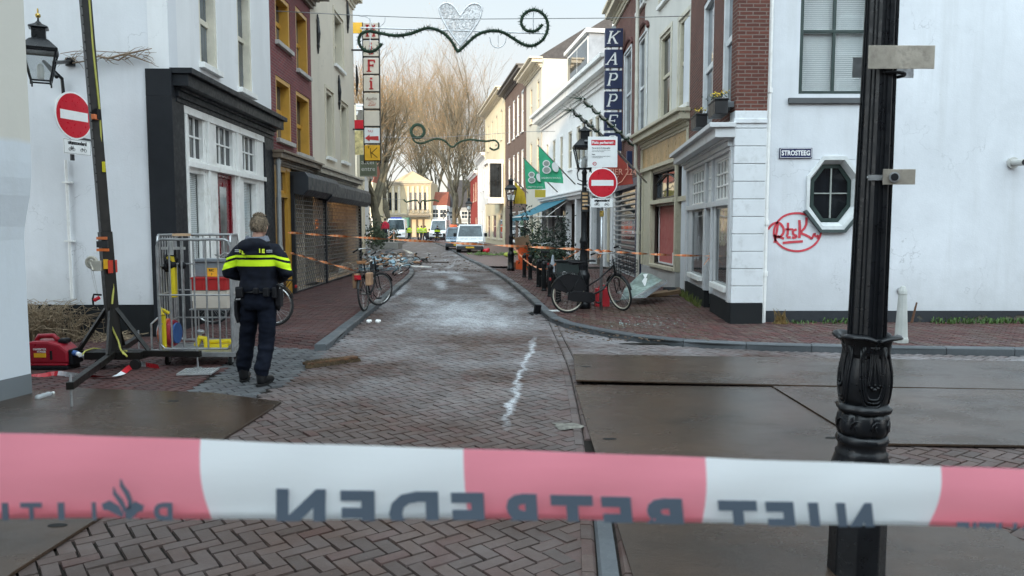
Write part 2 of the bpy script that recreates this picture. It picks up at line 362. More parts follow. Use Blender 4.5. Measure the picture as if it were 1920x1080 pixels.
def bricks(name, include, exclude, L_, W_, pattern, ang, ztop, m, zf=None, view=True, gap=.014):
    xs = [p[0] for p in include]; ys = [p[1] for p in include]; cx, cy = (min(xs) + max(xs)) / 2, (min(ys) + max(ys)) / 2
    ext = math.hypot(max(xs) - min(xs), max(ys) - min(ys)) / 2 + .5
    ca, sa = math.cos(ang), math.sin(ang); k = int(ext / W_) + 2
    if pattern == 'herring':
        g = np.mgrid[-k:k, -k:k].reshape(2, -1).T
        d = (g[:, 0] - g[:, 1]) % 4
        h = g[d == 0]; v = g[d == 3]
        C = np.vstack([(h + [1, .5]) * W_, (v + [.5, 1]) * W_]); A = np.r_[np.zeros(len(h)), np.full(len(v), math.pi / 2)]
    else:
        g = np.mgrid[-int(ext / L_) - 2:int(ext / L_) + 2, -k:k].reshape(2, -1).T.astype(float)
        C = np.c_[(g[:, 0] + .5 * (g[:, 1] % 2)) * L_, g[:, 1] * W_]; A = np.zeros(len(g))
    C = np.c_[C[:, 0] * ca - C[:, 1] * sa + cx, C[:, 0] * sa + C[:, 1] * ca + cy]; A = A + ang
    ok = inpoly(C, include)
    for e in exclude: ok &= ~inpoly(C, e)
    if view: ok &= (np.abs(C[:, 0]) < .70 * C[:, 1] + .9)
    C, A = C[ok], A[ok]; n = len(C)
    if n == 0: return
    A = A + rng.normal(0, .012, n); C = C + rng.normal(0, .0018, (n, 2))
    z = np.full(n, ztop) + rng.normal(0, .0016, n)
    if zf is not None: z = z + np.array([zf(p) for p in C]) - ztop
    tx, ty = rng.normal(0, .006, n), rng.normal(0, .008, n)
    hl, hw = L_ / 2 - gap / 2, W_ / 2 - gap / 2; e = .0035
    base = np.array([[-hl, -hw, -1], [hl, -hw, -1], [hl, hw, -1], [-hl, hw, -1], [-hl + e, -hw + e, 0], [hl - e, -hw + e, 0], [hl - e, hw - e, 0], [-hl + e, hw - e, 0]])
    # chipped corners
    V_ = np.repeat(base[None], n, 0); V_[:, :4, 2] = -.03; V_[:, :, :2] += rng.normal(0, .0016, (n, 8, 2))
    V_[:, 4:, 2] = V_[:, 4:, 0] * tx[:, None] + V_[:, 4:, 1] * ty[:, None]
    c, s = np.cos(A)[:, None], np.sin(A)[:, None]
    X = V_[:, :, 0] * c - V_[:, :, 1] * s + C[:, :1]; Y = V_[:, :, 0] * s + V_[:, :, 1] * c + C[:, 1:]; Z = V_[:, :, 2] + z[:, None]
    co = np.stack([X, Y, Z], 2).reshape(-1, 3)
    q = np.array([[4, 5, 6, 7], [0, 1, 5, 4], [1, 2, 6, 5], [2, 3, 7, 6], [3, 0, 4, 7]])
    F_ = (q[None] + 8 * np.arange(n)[:, None, None]).reshape(-1, 4)
    me = bpy.data.meshes.new(name); me.vertices.add(len(co)); me.vertices.foreach_set('co', co.ravel().astype(np.float32))
    me.loops.add(F_.size); me.loops.foreach_set('vertex_index', F_.ravel().astype(np.int32)); me.polygons.add(len(F_))
    me.polygons.foreach_set('loop_start', np.arange(0, F_.size, 4, dtype=np.int32)); me.polygons.foreach_set('loop_total', np.full(len(F_), 4, np.int32))
    me.update(calc_edges=True); me.shade_flat(); me.materials.append(m); o = bpy.data.objects.new(name, me); COL.objects.link(o); return tag(o, kind='structure')
def offset(pts, d):
    out = []
    for i, p in enumerate(pts):
        a = pts[max(i - 1, 0)]; b = pts[min(i + 1, len(pts) - 1)]; t = (Vector(b[:2]) - Vector(a[:2])).normalized()
        out.append((p[0] - t.y * d, p[1] + t.x * d))
    return out
def resample(pts, step):
    P = [Vector(p[:2]) for p in pts]; outp = [P[0]]; acc = 0
    for a, b in zip(P, P[1:]):
        l = (b - a).length; t = step - acc
        while t < l: outp.append(a + (b - a) * (t / l)); t += step
        acc = (acc + l) % step
    outp.append(P[-1]); return outp
def smooth2(pts, it=2):
    P = [Vector(p[:2]) for p in pts]
    for _ in range(it):
        Q = [P[0]]
        for a, b in zip(P, P[1:]): Q += [a * .75 + b * .25, a * .25 + b * .75]
        P = Q + [P[-1]]
    return P
def kerb(name, pts, side, width, z0, z1, length=.85, m=None):
    b = MB(); P = resample(pts, length)
    for i, (a, c) in enumerate(zip(P, P[1:])):
        d = c - a
        if d.length < .06: continue
        d.normalize(); a2, c2 = a + d * .004, c - d * .004
        def nn(i): 
            t = (P[min(i + 1, len(P) - 1)] - P[max(i - 1, 0)]).normalized(); return Vector((-t.y, t.x)) * side
        na, nc = nn(i), nn(i + 1); z = z1 + random.uniform(-.004, .004); e = .015
        q = [a2, c2, c2 + nc * width, a2 + na * width]; qi = [a2 + na * e, c2 + nc * e, c2 + nc * (width - .004), a2 + na * (width - .004)]
        vs = [(p.x, p.y, z0) for p in q] + [(p.x, p.y, z - e) for p in q] + [(p.x, p.y, z) for p in qi]
        b.add(vs, [(8, 9, 10, 11), (4, 5, 9, 8), (5, 6, 10, 9), (6, 7, 11, 10), (7, 4, 8, 11), (0, 1, 5, 4), (1, 2, 6, 5), (2, 3, 7, 6), (3, 0, 4, 7)])
    return tag(b.build(name, m or M_KERB, origin=(0, 0, 0)), kind='structure')
ZP = .08
LK = smooth2([G(*p) for p in [(612, 658), (652, 625), (687, 595), (727, 562), (750, 541), (768, 526), (777, 515), (775, 507), (758, 502), (700, 500)]], 2)
RK = smooth2([G(*p) for p in [(2300, 673), (1920, 667), (1700, 664), (1500, 659), (1350, 654), (1270, 649), (1200, 642), (1130, 631), (1060, 616), (1030, 604), (1016, 590), (1000, 573), (975, 549), (940, 521), (905, 501), (870, 485), (840, 466), (815, 456), (795, 448)]], 2)
FACL = [(-5.30, 31.5), (-5.12, 11.7)]
FACR = [(-8.5, 100), (-2.8, 80), (.2, 64), (2.0, 45), (4.0, 29), (4.1, 24), (4.3, 18), (3.8, 12.8), (4.3, 12.95), (22, 12.95)]
pave_l = [tuple(p) for p in LK] + FACL + [(-5.12, 11.2)]
pave_r = [tuple(p) for p in RK] + FACR
# ground sheet to the horizon, joints under the klinkers, far carriageway
polyplane('ground', [(-400, -60), (400, -60), (400, 900), (-400, 900)], -.035, M_JOINT)
def zl(p):                                                     # the left pavement ramps down to the side street
    t = min(1, max(0, (p[1] - (10.5 + (-2.5 - p[0]) * .27)) / .7)); return ZP * t * t * (3 - 2 * t) + .002
polyplane('side_street', [(-30, -5), (30, -5), (30, 31), (-30, 31)], -.016, M_JOINT)
plateL = [G(*p)[:2] for p in [(-420, 765), (135, 731), (400, 740), (528, 757), (28, 1078), (-500, 1500)]]
pA = [G(*p)[:2] for p in [(1075, 672), (2150, 684), (2300, 741), (1490, 727), (1080, 722)]]
pB = [G(*p)[:2] for p in [(1078, 725), (1446, 729), (1860, 985), (2100, 1135), (1330, 1500), (1185, 1080), (1100, 800)]]
pC = [G(*p)[:2] for p in [(1448, 729), (2300, 742), (2500, 850), (1625, 838)]]
settp = [G(*p)[:2] for p in [(455, 648), (606, 657), (596, 668), (560, 700), (500, 735), (455, 752), (345, 744), (420, 690)]]
leftp = [G(*p)[:2] for p in [(-600, 900), (-300, 760), (60, 745), (345, 744), (420, 690), (455, 648)]] + [(-4.8, 11.15), (-5.1, 11.75), (-12, 11.75), (-12, 7)]
roadp = [(-7, 1.5), (8, 1.5), (12, 5), (12, 12), (4, 14), (4, 30.5), (-6, 30.5), (-6, 10)]
insetL = offset(pave_l[:len(LK)], -.0)
# a flush kerb line crosses the junction; its strip is left out of the klinkers
FL = smooth2([G(*p) for p in [(1140, 1250), (1122, 1080), (1116, 990), (1100, 840), (1080, 740), (1068, 690), (1046, 640), (1030, 604)]], 2)
def strip(pts, a, b): return [tuple(p) for p in offset(pts, a)] + [tuple(p) for p in offset(pts, b)][::-1]
flp = strip(FL, .08, -.19)
tag(polyplane('road_edge_filling', strip(FL, .07, .30), -.005, M_ROAD), kind='structure'); tag(polyplane('road_edge_strip', strip(FL, -.18, -.40), -.005, M_ROAD), kind='structure')
bricks('road', roadp, [pave_l, pave_r, settp, leftp, flp], .182, .091, 'herring', R(-53), 0, M_ROAD, gap=.008)
bricks('side_street_paving', leftp, [plateL, settp], .205, .075, 'bond', R(62), 0, M_PAVE)
bricks('setts', settp, [], .19, .13, 'bond', R(38), .003, M_SETT, gap=.012)
bricks('left_pavement', pave_l, [strip(LK, 0, .17)], .205, .068, 'bond', R(4), ZP, M_PAVE, zf=zl)
bricks('right_pavement', [p for p in pave_r if p[1] < 31] , [strip(RK, 0, -.17)], .205, .068, 'bond', R(118), ZP, M_PAVER)
b = MB(); nL = len(pave_l); b.add([(p[0], p[1], zl(p) - .02) for p in pave_l], [tuple(range(nL))]); tag(b.build('left_pavement_bed', M_JOINT, recalc=False), kind='structure')
polyplane('right_pavement_bed', [tuple(p) for p in RK if p[1] < 31] + [(4.2, 31)] + FACR[4:], ZP - .018, M_JOINT)
# far stretch: klinkers too small to see singly
def farmat(name, col, foam):
    m, n, b2 = _new(name); pos = N(n, 'ShaderNodeNewGeometry').outputs['Position']
    c = mixc(n, mrange(n, noise(n, 5, 8, pos, .75), .35, .65), tuple(x * .7 for x in col), tuple(x * 1.35 for x in col))
    s = math_(n, 'MULTIPLY', blobs(n, pos, SOOT), mrange(n, noise(n, 1.5, 8, pos, .7), .4, .55)); c = mixc(n, math_(n, 'MULTIPLY', s, .85), c, (.02, .019, .018))
    if foam:
        k = mrange(n, noise(n, .8, 8, pos, .7, stretch=(2.5, .4, 1)), .5, .68, 0, .6); c = mixc(n, k, c, (.45, .47, .5))
    n.links.new(c, b2.inputs['Base Color']); b2.inputs['Roughness'].default_value = .5; bump(n, b2, noise(n, 8, 4, pos), .5, .02); return m
polyplane('far_road', [(-60, 30.5), (12, 30.5), (12, 400), (-120, 400)], -.001, farmat('far_klinkers', (.10, .08, .078), True))
polyplane('far_right_pavement', [tuple(p) for p in RK if p[1] >= 29.5] + FACR[:4] + [(3.9, 30.6)], ZP, farmat('far_pavement', (.12, .075, .07), False))
kerb('left_kerb', LK, 1, .16, -.02, ZP + .012); kerb('right_kerb', RK, -1, .16, -.02, ZP + .012)
FLn = [p for p in FL if p.y < 5.9]; kerb('flush_kerb', FLn, -1, .10, -.03, .006, .6); kerb('flush_brick_strip', [p for p in FL if p.y > 5.75], -1, .10, -.03, .002, .2, M_ROAD)
kerb('flush_brick_band', [tuple(p) for p in offset(FL, .008)], 1, .075, -.03, .002, .2, M_ROAD); kerb('flush_brick_band_outer', [tuple(p) for p in offset(FL, -.115)], -1, .07, -.03, .002, .2, M_ROAD)
far_lk = [G(*p) for p in [(728, 474), (745, 464), (765, 452), (778, 446)]]
kerb('far_left_kerb', far_lk, 1, .2, -.02, .1, 1.5)
# ------------------------------------------------------------------ steel road plates
def platemat():
    m, n, b = _new('wet_steel_plate'); g = N(n, 'ShaderNodeNewGeometry').outputs['Position']
    f = noise(n, .9, 9, g, .7, stretch=(.8, 1.1, 1)); f2 = noise(n, 160, 3, g)
    c = mixc(n, mrange(n, f, .35, .65), (.027, .019, .014), (.062, .037, .023)); c = mixc(n, mrange(n, f2, .55, .75, 0, .45), c, (.14, .13, .12))
    c = mixc(n, mrange(n, noise(n, 5, 9, g, .75), .6, .7, 0, .6), c, (.016, .014, .013))
    n.links.new(c, b.inputs['Base Color']); b.inputs['Specular IOR Level'].default_value = .33
    n.links.new(mrange(n, noise(n, .9, 8, g, .7, stretch=(.8, 1.2, 1)), .36, .62, .08, .34), b.inputs['Roughness'])
    bump(n, b, math_(n, 'ADD', noise(n, 180, 3, g), math_(n, 'MULTIPLY', noise(n, 3, 4, g), 2.)), .35, .004); return m
M_PLATE = platemat()
def plate(name, poly, z0, z1, label, tilt=None, holes=()):
    b = MB(); n = len(poly)
    if tilt is None: tilt = lambda p: 0
    vs = [(p[0], p[1], z0 + tilt(p)) for p in poly] + [(p[0], p[1], z1 + tilt(p)) for p in poly]
    b.add(vs, [tuple(range(n)), tuple(range(n, 2 * n))] + [(i, (i + 1) % n, n + (i + 1) % n, n + i) for i in range(n)])
    o = b.build(name, M_PLATE, bevel=.003); tag(o, label, 'road plate', 'steel plates laid over the road')
    if holes:
        h = MB()
        for hx, hy in holes:
            c = G(hx, hy, z1); h.lathe([(.0, 0), (.045, 0), (.045, .0015), (0, .0015)], 20, TR(c.x, c.y, z1 + tilt(c) + .0005) @ Matrix.Diagonal((1.2, .6, 1, 1)))
        h.build('lifting_hole', mat('hole_black', (.004, .004, .004), .9), o)
    return o
plate('road_plate', plateL, .002, .022, 'dark wet steel road plate at the lower left below the officer', holes=[(108, 985), (325, 752)])
plate('road_plate', pB, .002, .020, 'brown-sheened steel road plate around the foot of the big lamp post', holes=[(1143, 823), (1560, 821)])
plate('road_plate', pA, .022, .040, 'raised steel road plate nearest the right kerb, with a black gap along its front edge', tilt=lambda p: max(-.018, min(.02, (2.2 - p[0]) * .012)), holes=[(1098, 690)])
plate('road_plate', pC, .012, .030, 'grey steel road plate at the right edge, bare bricks showing in front of it')
# ================================================================== BUILDINGS
class Fac:
    def __init__(s, A, B, root):
        s.A = Vector((A[0], A[1], 0)); d = Vector((B[0] - A[0], B[1] - A[1], 0)); s.len = d.length; s.t = d.normalized(); s.root = root
        s.n = Vector((s.t.y, -s.t.x, 0)); s.ops = []
    def side(s, k): s.n = s.n * k; return s
    @property
    def M(s):
        m = Matrix.Identity(4)
        for i, c in enumerate((s.t, s.n, Vector((0, 0, 1)))):
            for j in range(3): m[j][i] = c[j]
        m.translation = s.A; return m
    def uz(s, px, py, nn=0.0):
        d = ray(px, py); C0 = Vector((0, 0, CAMH)); A = s.A + s.n * nn
        k = (A - C0).dot(s.n) / d.dot(s.n); P = C0 + d * k; return (P - s.A).dot(s.t), P.z
    def px(s, xl, xr, xt, yt, xb, yb):
        ym = (yt + yb) / 2; u = sorted((s.uz(xl, ym)[0], s.uz(xr, ym)[0])); return u[0], u[1], s.uz(xb, yb)[1], s.uz(xt, yt)[1]
    def box(s, mb, u0, u1, z0, z1, n0, n1, mi=0): return mb.box(u0, u1, n0, n1, z0, z1, s.M, mi)
    def wall(s, name, m, z0, z1, u0=0, u1=None, rd=.16, parent=None, plane=0.0):
        u1 = s.len if u1 is None else u1; ops = [o for o in s.ops if o[0] < u1 and o[1] > u0 and o[2] < z1 and o[3] > z0]
        U = sorted({u0, u1} | {min(u1, max(u0, o[i])) for o in ops for i in (0, 1)}); Z = sorted({z0, z1} | {min(z1, max(z0, o[i])) for o in ops for i in (2, 3)})
        b = MB()
        for i in range(len(U) - 1):
            for j in range(len(Z) - 1):
                uc, zc = (U[i] + U[i + 1]) / 2, (Z[j] + Z[j + 1]) / 2
                if any(o[0] < uc < o[1] and o[2] < zc < o[3] for o in ops): continue
                b.add([(U[i], plane, Z[j]), (U[i + 1], plane, Z[j]), (U[i + 1], plane, Z[j + 1]), (U[i], plane, Z[j + 1])], [(0, 1, 2, 3)], s.M)
        for o in ops:
            a, c, e, f = max(u0, o[0]), min(u1, o[1]), max(z0, o[2]), min(z1, o[3]); r = -rd
            b.add([(a, plane, e), (a, plane, f), (a, r, f), (a, r, e)], [(0, 1, 2, 3)], s.M); b.add([(c, plane, e), (c, plane, f), (c, r, f), (c, r, e)], [(0, 3, 2, 1)], s.M)
            if f < z1: b.add([(a, plane, f), (c, plane, f), (c, r, f), (a, r, f)], [(0, 1, 2, 3)], s.M)
            if e > z0: b.add([(a, plane, e), (c, plane, e), (c, r, e), (a, r, e)], [(0, 3, 2, 1)], s.M)
        for u in (u0, u1): b.add([(u, plane, z0), (u, -.3, z0), (u, -.3, z1), (u, plane, z1)], [(0, 1, 2, 3)], s.M)
        b.add([(u0, plane, z1), (u1, plane, z1), (u1, -.3, z1), (u0, -.3, z1)], [(0, 1, 2, 3)], s.M)
        if s.t.cross(s.n).z > 0: b.f = [f[::-1] for f in b.f]
        return b.build(name, m, parent or s.root, recalc=False)
    def body(s, m, H, depth=7, n0=-.3, name='rear_wall', z0=0, e0=.004, e1=.004):
        b = MB(); s.box(b, e0, s.len - e1, z0, H, -depth, n0 - .002); return b.build(name, m, s.root)
    def roof(s, m, H, rise=2.2, depth=7, over=.0, flat=False, name='roof'):
        b = MB()
        if flat: s.box(b, .02, s.len - .02, H, H + .12, -depth, -.1)
        else:
            vs = [(0, over, H), (s.len, over, H), (s.len, -depth / 2, H + rise), (0, -depth / 2, H + rise), (0, -depth, H), (s.len, -depth, H)]
            b.add(vs, [(0, 1, 2, 3), (3, 2, 5, 4), (0, 3, 4), (1, 5, 2), (0, 4, 5, 1)], s.M)
        return b.build(name, m, s.root)
    def cornice(s, u0, u1, z0, z1, proj, m, name='cornice', steps=5, prof=None):
        b = MB(); h = (z1 - z0)
        prof = prof or [(.0, .15), (.15, .25), (.35, .4), (.45, .78), (.82, 1.0)][:steps]
        for i, (zf, pf) in enumerate(prof):
            e = prof[i + 1][0] if i + 1 < len(prof) else 1.0
            s.box(b, u0 - pf * proj * .5, u1 + pf * proj * .5, z0 + zf * h, z0 + e * h, .002, proj * pf)
        return b.build(name, m, s.root, bevel=.008)
    def window(s, r, fm, gm, cols=1, rows=2, fw=.07, rec=.12, sill=None, surround=None, sash=True, name='window', blinds=None, mun=.028, sw=.1, lowrow=None, open_=True, door=False, sillp=.09):
        u0, u1, z0, z1 = r
        if u1 - u0 < .05 or z1 - z0 < .05: return None
        if open_: s.ops.append((u0, u1, z0, z1))
        b = MB(); n0, n1 = -rec - .05, -rec + .01
        nj = -.012; s.box(b, u0 + .001, u0 + fw, z0 + .001, z1 - .001, n0, nj); s.box(b, u1 - fw, u1 - .001, z0 + .001, z1 - .001, n0, nj)
        s.box(b, u0 + fw, u1 - fw, z0 + .001, z0 + fw, n0, n1 - .004); s.box(b, u0 + fw, u1 - fw, z1 - fw, z1 - .001, n0, nj - .004)
        a, c, e, f = u0 + fw, u1 - fw, z0 + fw, z1 - fw
        for i in range(1, cols): x = a + (c - a) * i / cols; s.box(b, x - mun / 2, x + mun / 2, e, f, n0 + .01, n1 - .015)
        for j in range(1, rows):
            z = e + (f - e) * j / rows; w_ = fw * .5 if (sash and rows % 2 == 0 and j == rows // 2) else mun / 2
            s.box(b, a, c, z - w_, z + w_, n0 + .01, n1 - (.006 if w_ > mun / 2 else .012))
        o = b.build(name, fm, s.root, bevel=.004 if s.A.y < 25 else 0)
        g = MB(); s.box(g, a - .01, c + .01, e - .01, f + .01, n0 + .012, n0 + .02); g.build('pane', gm, o)
        if sill: g = MB(); s.box(g, u0 - .05, u1 + .05, z0 - .09, z0 + .004, -rec, sillp); g.build('sill', sill, o, bevel=.005)
        if surround:
            g = MB(); s.box(g, u0 - sw, u0 + .002, z0, z1 + sw, .002, .03); s.box(g, u1 - .002, u1 + sw, z0, z1 + sw, .002, .03); s.box(g, u0 + .002, u1 - .002, z1 - .002, z1 + sw, .002, .03); g.build('surround', surround, o, bevel=.005)
        if blinds:
            g = MB(); z = f
            while z > e + .03: g.add([(a, n0 - .03, z), (c, n0 - .03, z), (c, n0 - .016, z - .027), (a, n0 - .016, z - .027)], [(0, 1, 2, 3)], s.M); z -= .032
            g.build('blinds', blinds, o)
        return o
    def door(s, r, fm, panels=2, rec=.14, lights=None, hm=None, name='door'):
        u0, u1, z0, z1 = r; s.ops.append((u0, u1, z0, z1)); b = MB(); n1 = -rec
        s.box(b, u0 + .001, u0 + .07, z0, z1 - .001, n1 - .06, n1 + .02); s.box(b, u1 - .07, u1 - .001, z0, z1 - .001, n1 - .06, n1 + .02); s.box(b, u0 + .07, u1 - .07, z1 - .07, z1 - .001, n1 - .06, n1 + .02)
        a, c = u0 + .072, u1 - .072; s.box(b, a, c, z0, z1 - .072, n1 - .05, n1 - .01)
        h = (z1 - z0 - .2) / panels
        for i in range(panels):
            for (p, q) in ((a + .08, (a + c) / 2 - .03), ((a + c) / 2 + .03, c - .08)):
                if q > p: s.box(b, p, q, z0 + .12 + i * h, z0 + .05 + (i + 1) * h, n1 - .02, n1)
        o = b.build(name, fm, s.root, bevel=.005)
        if lights: g = MB(); s.box(g, *lights, n1 + .001, n1 + .006); g.build('pane', GLASS_L, o)
        g = MB(); g.ball((c - .06, n1 + .03, z0 + 1.0), .03, 8, s.M); g.build('handle', hm or mat('brass', (.5, .36, .12), .3, .9), o)
        return o
ROOFT = mat('dark_roof_tiles', (.05, .045, .045), .7, 0, .35, 6, .6, 14); ROOFR = mat('red_roof_tiles', (.26, .08, .05), .8, 0, .3, 5, .6, 14)
LEAD = mat('grey_lead', (.22, .23, .25), .6, .1)
P_WHITE = plaster('white_render', (.64, .66, .69), var=.10, streak=.75, bmp=.35); P_WHITE2 = plaster('white_render_pale', (.76, .77, .78), bmp=.25)
P_PLINTH = plaster('dark_plinth', (.013, .015, .018), .3, (.05, .05, .045), .4, bmp=.35)
GREYW = mat('light_grey_woodwork', (.55, .56, .57), .5, 0, .06, 4, dirt=(.35, .35, .34), dscale=4)
ANTH = mat('anthracite_paint', (.014, .016, .020), .5, 0, .15, 4, spec=.3)
def light_mat_top(col1, col2): pass
# ---------------- near left white building (its corner is all one sees)
t = thing('white_building', 'white and cream rendered wall at the far left, bulging out above head height', 'building', (-5.9, 4.2, 0))
c0, d0 = Vector((-4.80, 7.60)), Vector((-.22, -1.0)).normalized(); nn0 = Vector((-d0.y, d0.x)) * 1.0
prof = [(.0, 0), (.0, .22), (.0, 1.55), (.012, 1.68), (.04, 1.82), (.075, 1.98), (.098, 2.15), (.105, 2.3), (.105, 9.5)]
def cornerwall(mb, prof, m0, lo, hi):
    vs = []; pr = [p for p in prof if lo <= p[1] <= hi]
    for o_, z in pr:
        a = c0 + Vector((.93, .18)) * o_; e = c0 + d0 * 7.5 + Vector((.93, .18)) * o_; bk = c0 + Vector((-5, .9)) + Vector((.93, .18)) * o_
        vs += [(bk.x, bk.y, z), (a.x - .02, a.y - .001, z), (a.x, a.y - .03, z), (e.x, e.y, z)]
    k = len(pr); mb.add(vs, [(4 * i + j, 4 * i + j + 1, 4 * i + j + 5, 4 * i + j + 4) for i in range(k - 1) for j in range(3)])
def nearmat():
    m, n, b = _new('near_left_render'); g = N(n, 'ShaderNodeNewGeometry').outputs['Position']; sep = N(n, 'ShaderNodeSeparateXYZ'); n.links.new(g, sep.inputs[0])
    k = mrange(n, math_(n, 'ADD', sep.outputs[2], math_(n, 'MULTIPLY', noise(n, 3, 4, g), .06)), 2.5, 2.56)
    c = mixc(n, k, (.60, .64, .68), (.60, .58, .52)); c = mixc(n, mrange(n, noise(n, 3, 8, g, .7, stretch=(1, 1, .3)), .5, .8, 0, .3), c, (.45, .45, .42))
    n.links.new(c, b.inputs['Base Color']); b.inputs['Roughness'].default_value = .7; bump(n, b, noise(n, 6, 7, g), .25, .02); return m
b = MB(); cornerwall(b, prof, 0, .22, 9.5); b.build('wall', nearmat(), t, recalc=False, smooth=False)
b = MB(); cornerwall(b, [(.004, 0), (.004, .22)], 0, 0, .3); b.build('plinth', plaster('grey_plinth', (.16, .18, .2), .15), t, recalc=False)
# ---------------- left corner house: white render, dark corner pilaster, white shop front along the street
CL = (-5.12, 11.7)
t = thing('corner_house', 'white rendered corner house with charcoal pilasters and a white shop front with a red door', 'house', (CL[0] - 2, CL[1] + 2, 0)); H1 = 10.5
f = Fac((-14, 11.7), CL, t)
P_LEFT = plaster('white_render_left', (.69, .71, .74), streak=.4, bmp=.3); f.wall('front_wall', P_LEFT, .49, H1); b = MB(); f.box(b, 0, f.len - .34, 0, .49, -.3, .02); b.build('plinth', P_PLINTH, t)
S = Fac(CL, (-5.26, 17.05), t)
zc0, zc1 = 3.62, 4.05
b = MB(); S.box(b, -.035, .42, 0, zc0, -.35, .035); S.box(b, -.035, .42, zc0, zc1 - .02, -.35, .035)
b.build('corner_pilaster', ANTH, t, bevel=.006)
uR = S.uz(494, 300)[0]
b = MB(); S.box(b, uR, S.len - .02, 0, zc0, -.25, .035); b.build('pilaster', ANTH, t, bevel=.006)
S.cornice(.15, S.len - .15, zc0 - .05, zc1, .34, ANTH)
fr = MB(); S.box(fr, .42, uR, 3.45, zc0, -.02, .03); fr.build('frieze', WHITEP, t)
W1 = S.px(349, 386, 352, 308, 0, 0)[:2]; dr = S.px(407, 442, 0, 0, 0, 0); zt = S.uz(352, 305)[1]
def sx(px): return S.uz(px, 330)[0]
zT0, zT1 = S.uz(347, 297)[1], S.uz(345, 203)[1]
cw = [(sx(350), sx(386)), (sx(407), sx(441)), (sx(456), sx(483))]
BL = mat('white_blinds', (.80, .82, .82), .5, 0, .03)
for i, (a, c) in enumerate(cw):
    S.window((a, c, zT0, zT1), WHITEP, GLASS, 3, 2, .05, .05, name='transom_window', mun=.03, sash=False)
    if i != 1:
        S.window((a, c, .62, zT0 - .14), WHITEP, clearglass('thin_clear_glass', (.95, .96, .96), .10), 1, 1, .06, .08, blinds=BL, sill=WHITEP)
MAROON = mat('maroon_gloss_paint', (.16, .008, .015), .3, 0, .1, 3)
S.door((cw[1][0] + .02, cw[1][1] - .02, .1, zT0 - .12), MAROON, 1, .08, lights=(cw[1][0] + .32, cw[1][1] - .3, .9, zT0 - .35))
S.wall('shop_front', WHITEP, .5, 3.45, .42, uR, .1); b = MB(); S.box(b, .42, uR, 0, .5, -.2, .03); b.build('stone_base', P_PLINTH, t)
b = MB()
for x in (.44, cw[0][1] + .05, cw[1][1] + .06): S.box(b, x, x + .09, .5, 3.44, .002, .045)
S.box(b, .53, uR, zT0 - .12, zT0 - .03, .002, .06); b.build('mullion', WHITEP, t, bevel=.006)
b = MB(); S.box(b, .3, S.len - .3, 0, 3.6, -1.2, -.9); b.build('interior_wall', mat('grey_interior', (.2, .21, .21), .8), t)
b = MB(); S.box(b, .32, S.len - .01, 3.6, H1, -8, -.302); S.box(b, .32, S.len - .01, 0, 3.6, -8, -1.3); b.build('rear_wall', P_WHITE, t)
for r in ((S.px(373, 406, 373, -60, 406, 134)), (S.px(445, 471, 445, -40, 470, 176))):
    S.window(r, mat('cream_frames', (.62, .58, .48), .45), GLASS_B, 1, 2, .09, .12, sill=WHITEP)
for r in (S.px(373, 406, 373, -330, 406, -190), S.px(445, 471, 445, -250, 470, -130)): S.window(r, MATS['cream_frames'], GLASS_B, 1, 2, .09, .12, sill=WHITEP)
S.wall('street_wall', P_WHITE2, zc1 - .02, H1)
# ---------------- red brick house with yellow frames
B_RED = brickwall('plum_brick', (.25, .06, .062), (.15, .045, .055), (.22, .16, .15), ms=.012); YEL = mat('ochre_frames', (.50, .27, .045), .4, 0, .1, 4)
A2, B2, C2 = (-5.25, 17.05), (-5.31, 20.7), (-5.42, 26.8)
t2 = thing('brick_house', 'plum red brick house with ochre yellow window frames above the first roller shutter', 'house', (-7.2, 18.9, 0)); F2 = Fac(A2, B2, t2)
for r, mm in ((F2.px(516, 543, 516, -20, 541, 95), 0), (F2.px(555, 577, 556, 12, 575, 143), 0), (F2.px(518, 546, 518, 140, 543, 268), 0), (F2.px(556, 581, 557, 170, 580, 294), 0), (F2.px(512, 538, 514, -260, 538, -90), 0), (F2.px(556, 575, 556, -190, 575, -60), 0)):
    F2.window(r, YEL, GLASS_L if mm else GLASS_B, 1, 2, .1, .2, sill=mat('stone_sill', (.42, .40, .37), .7), name='window')
CRN = mat('brown_cornice', (.16, .12, .085), .5, 0, .2, 4)
F2.wall('wall', B_RED, 3.35, 7.45, rd=.22); F2.cornice(0, F2.len, 7.38, 7.95, .6, CRN); F2.roof(ROOFT, 7.9); F2.body(B_RED, 7.9, 7, -1.0)
F2.cornice(0, F2.len, 3.05, 3.36, .28, CRN, name='shop_cornice')
uD0, uD1, uS0, uS1 = F2.uz(519, 430)[0], F2.uz(541, 430)[0], F2.uz(548, 430)[0], F2.uz(606, 430)[0]
F2.window((uD0 + .02, uD1 - .02, 2.45, 3.0), YEL, GLASS_B, 1, 1, .07, .06, name='fanlight'); F2.door((uD0, uD1, .08, 2.35), mat('dark_brown_door', (.07, .035, .02), .4), 3, .1)
F2.ops.append((uS0, uS1 - .05, .1, 2.85)); F2.wall('shop_front', YEL, .08, 3.06, 0, uS0 - .02, .12)
for a_, c_ in ((uS0 - .12, uS0), (uS1 - .02, uS1 + .14)): b = MB(); F2.box(b, a_, c_, .08, 2.9, .004, .09); b.build('shutter_post', ANTH, t2, bevel=.005)
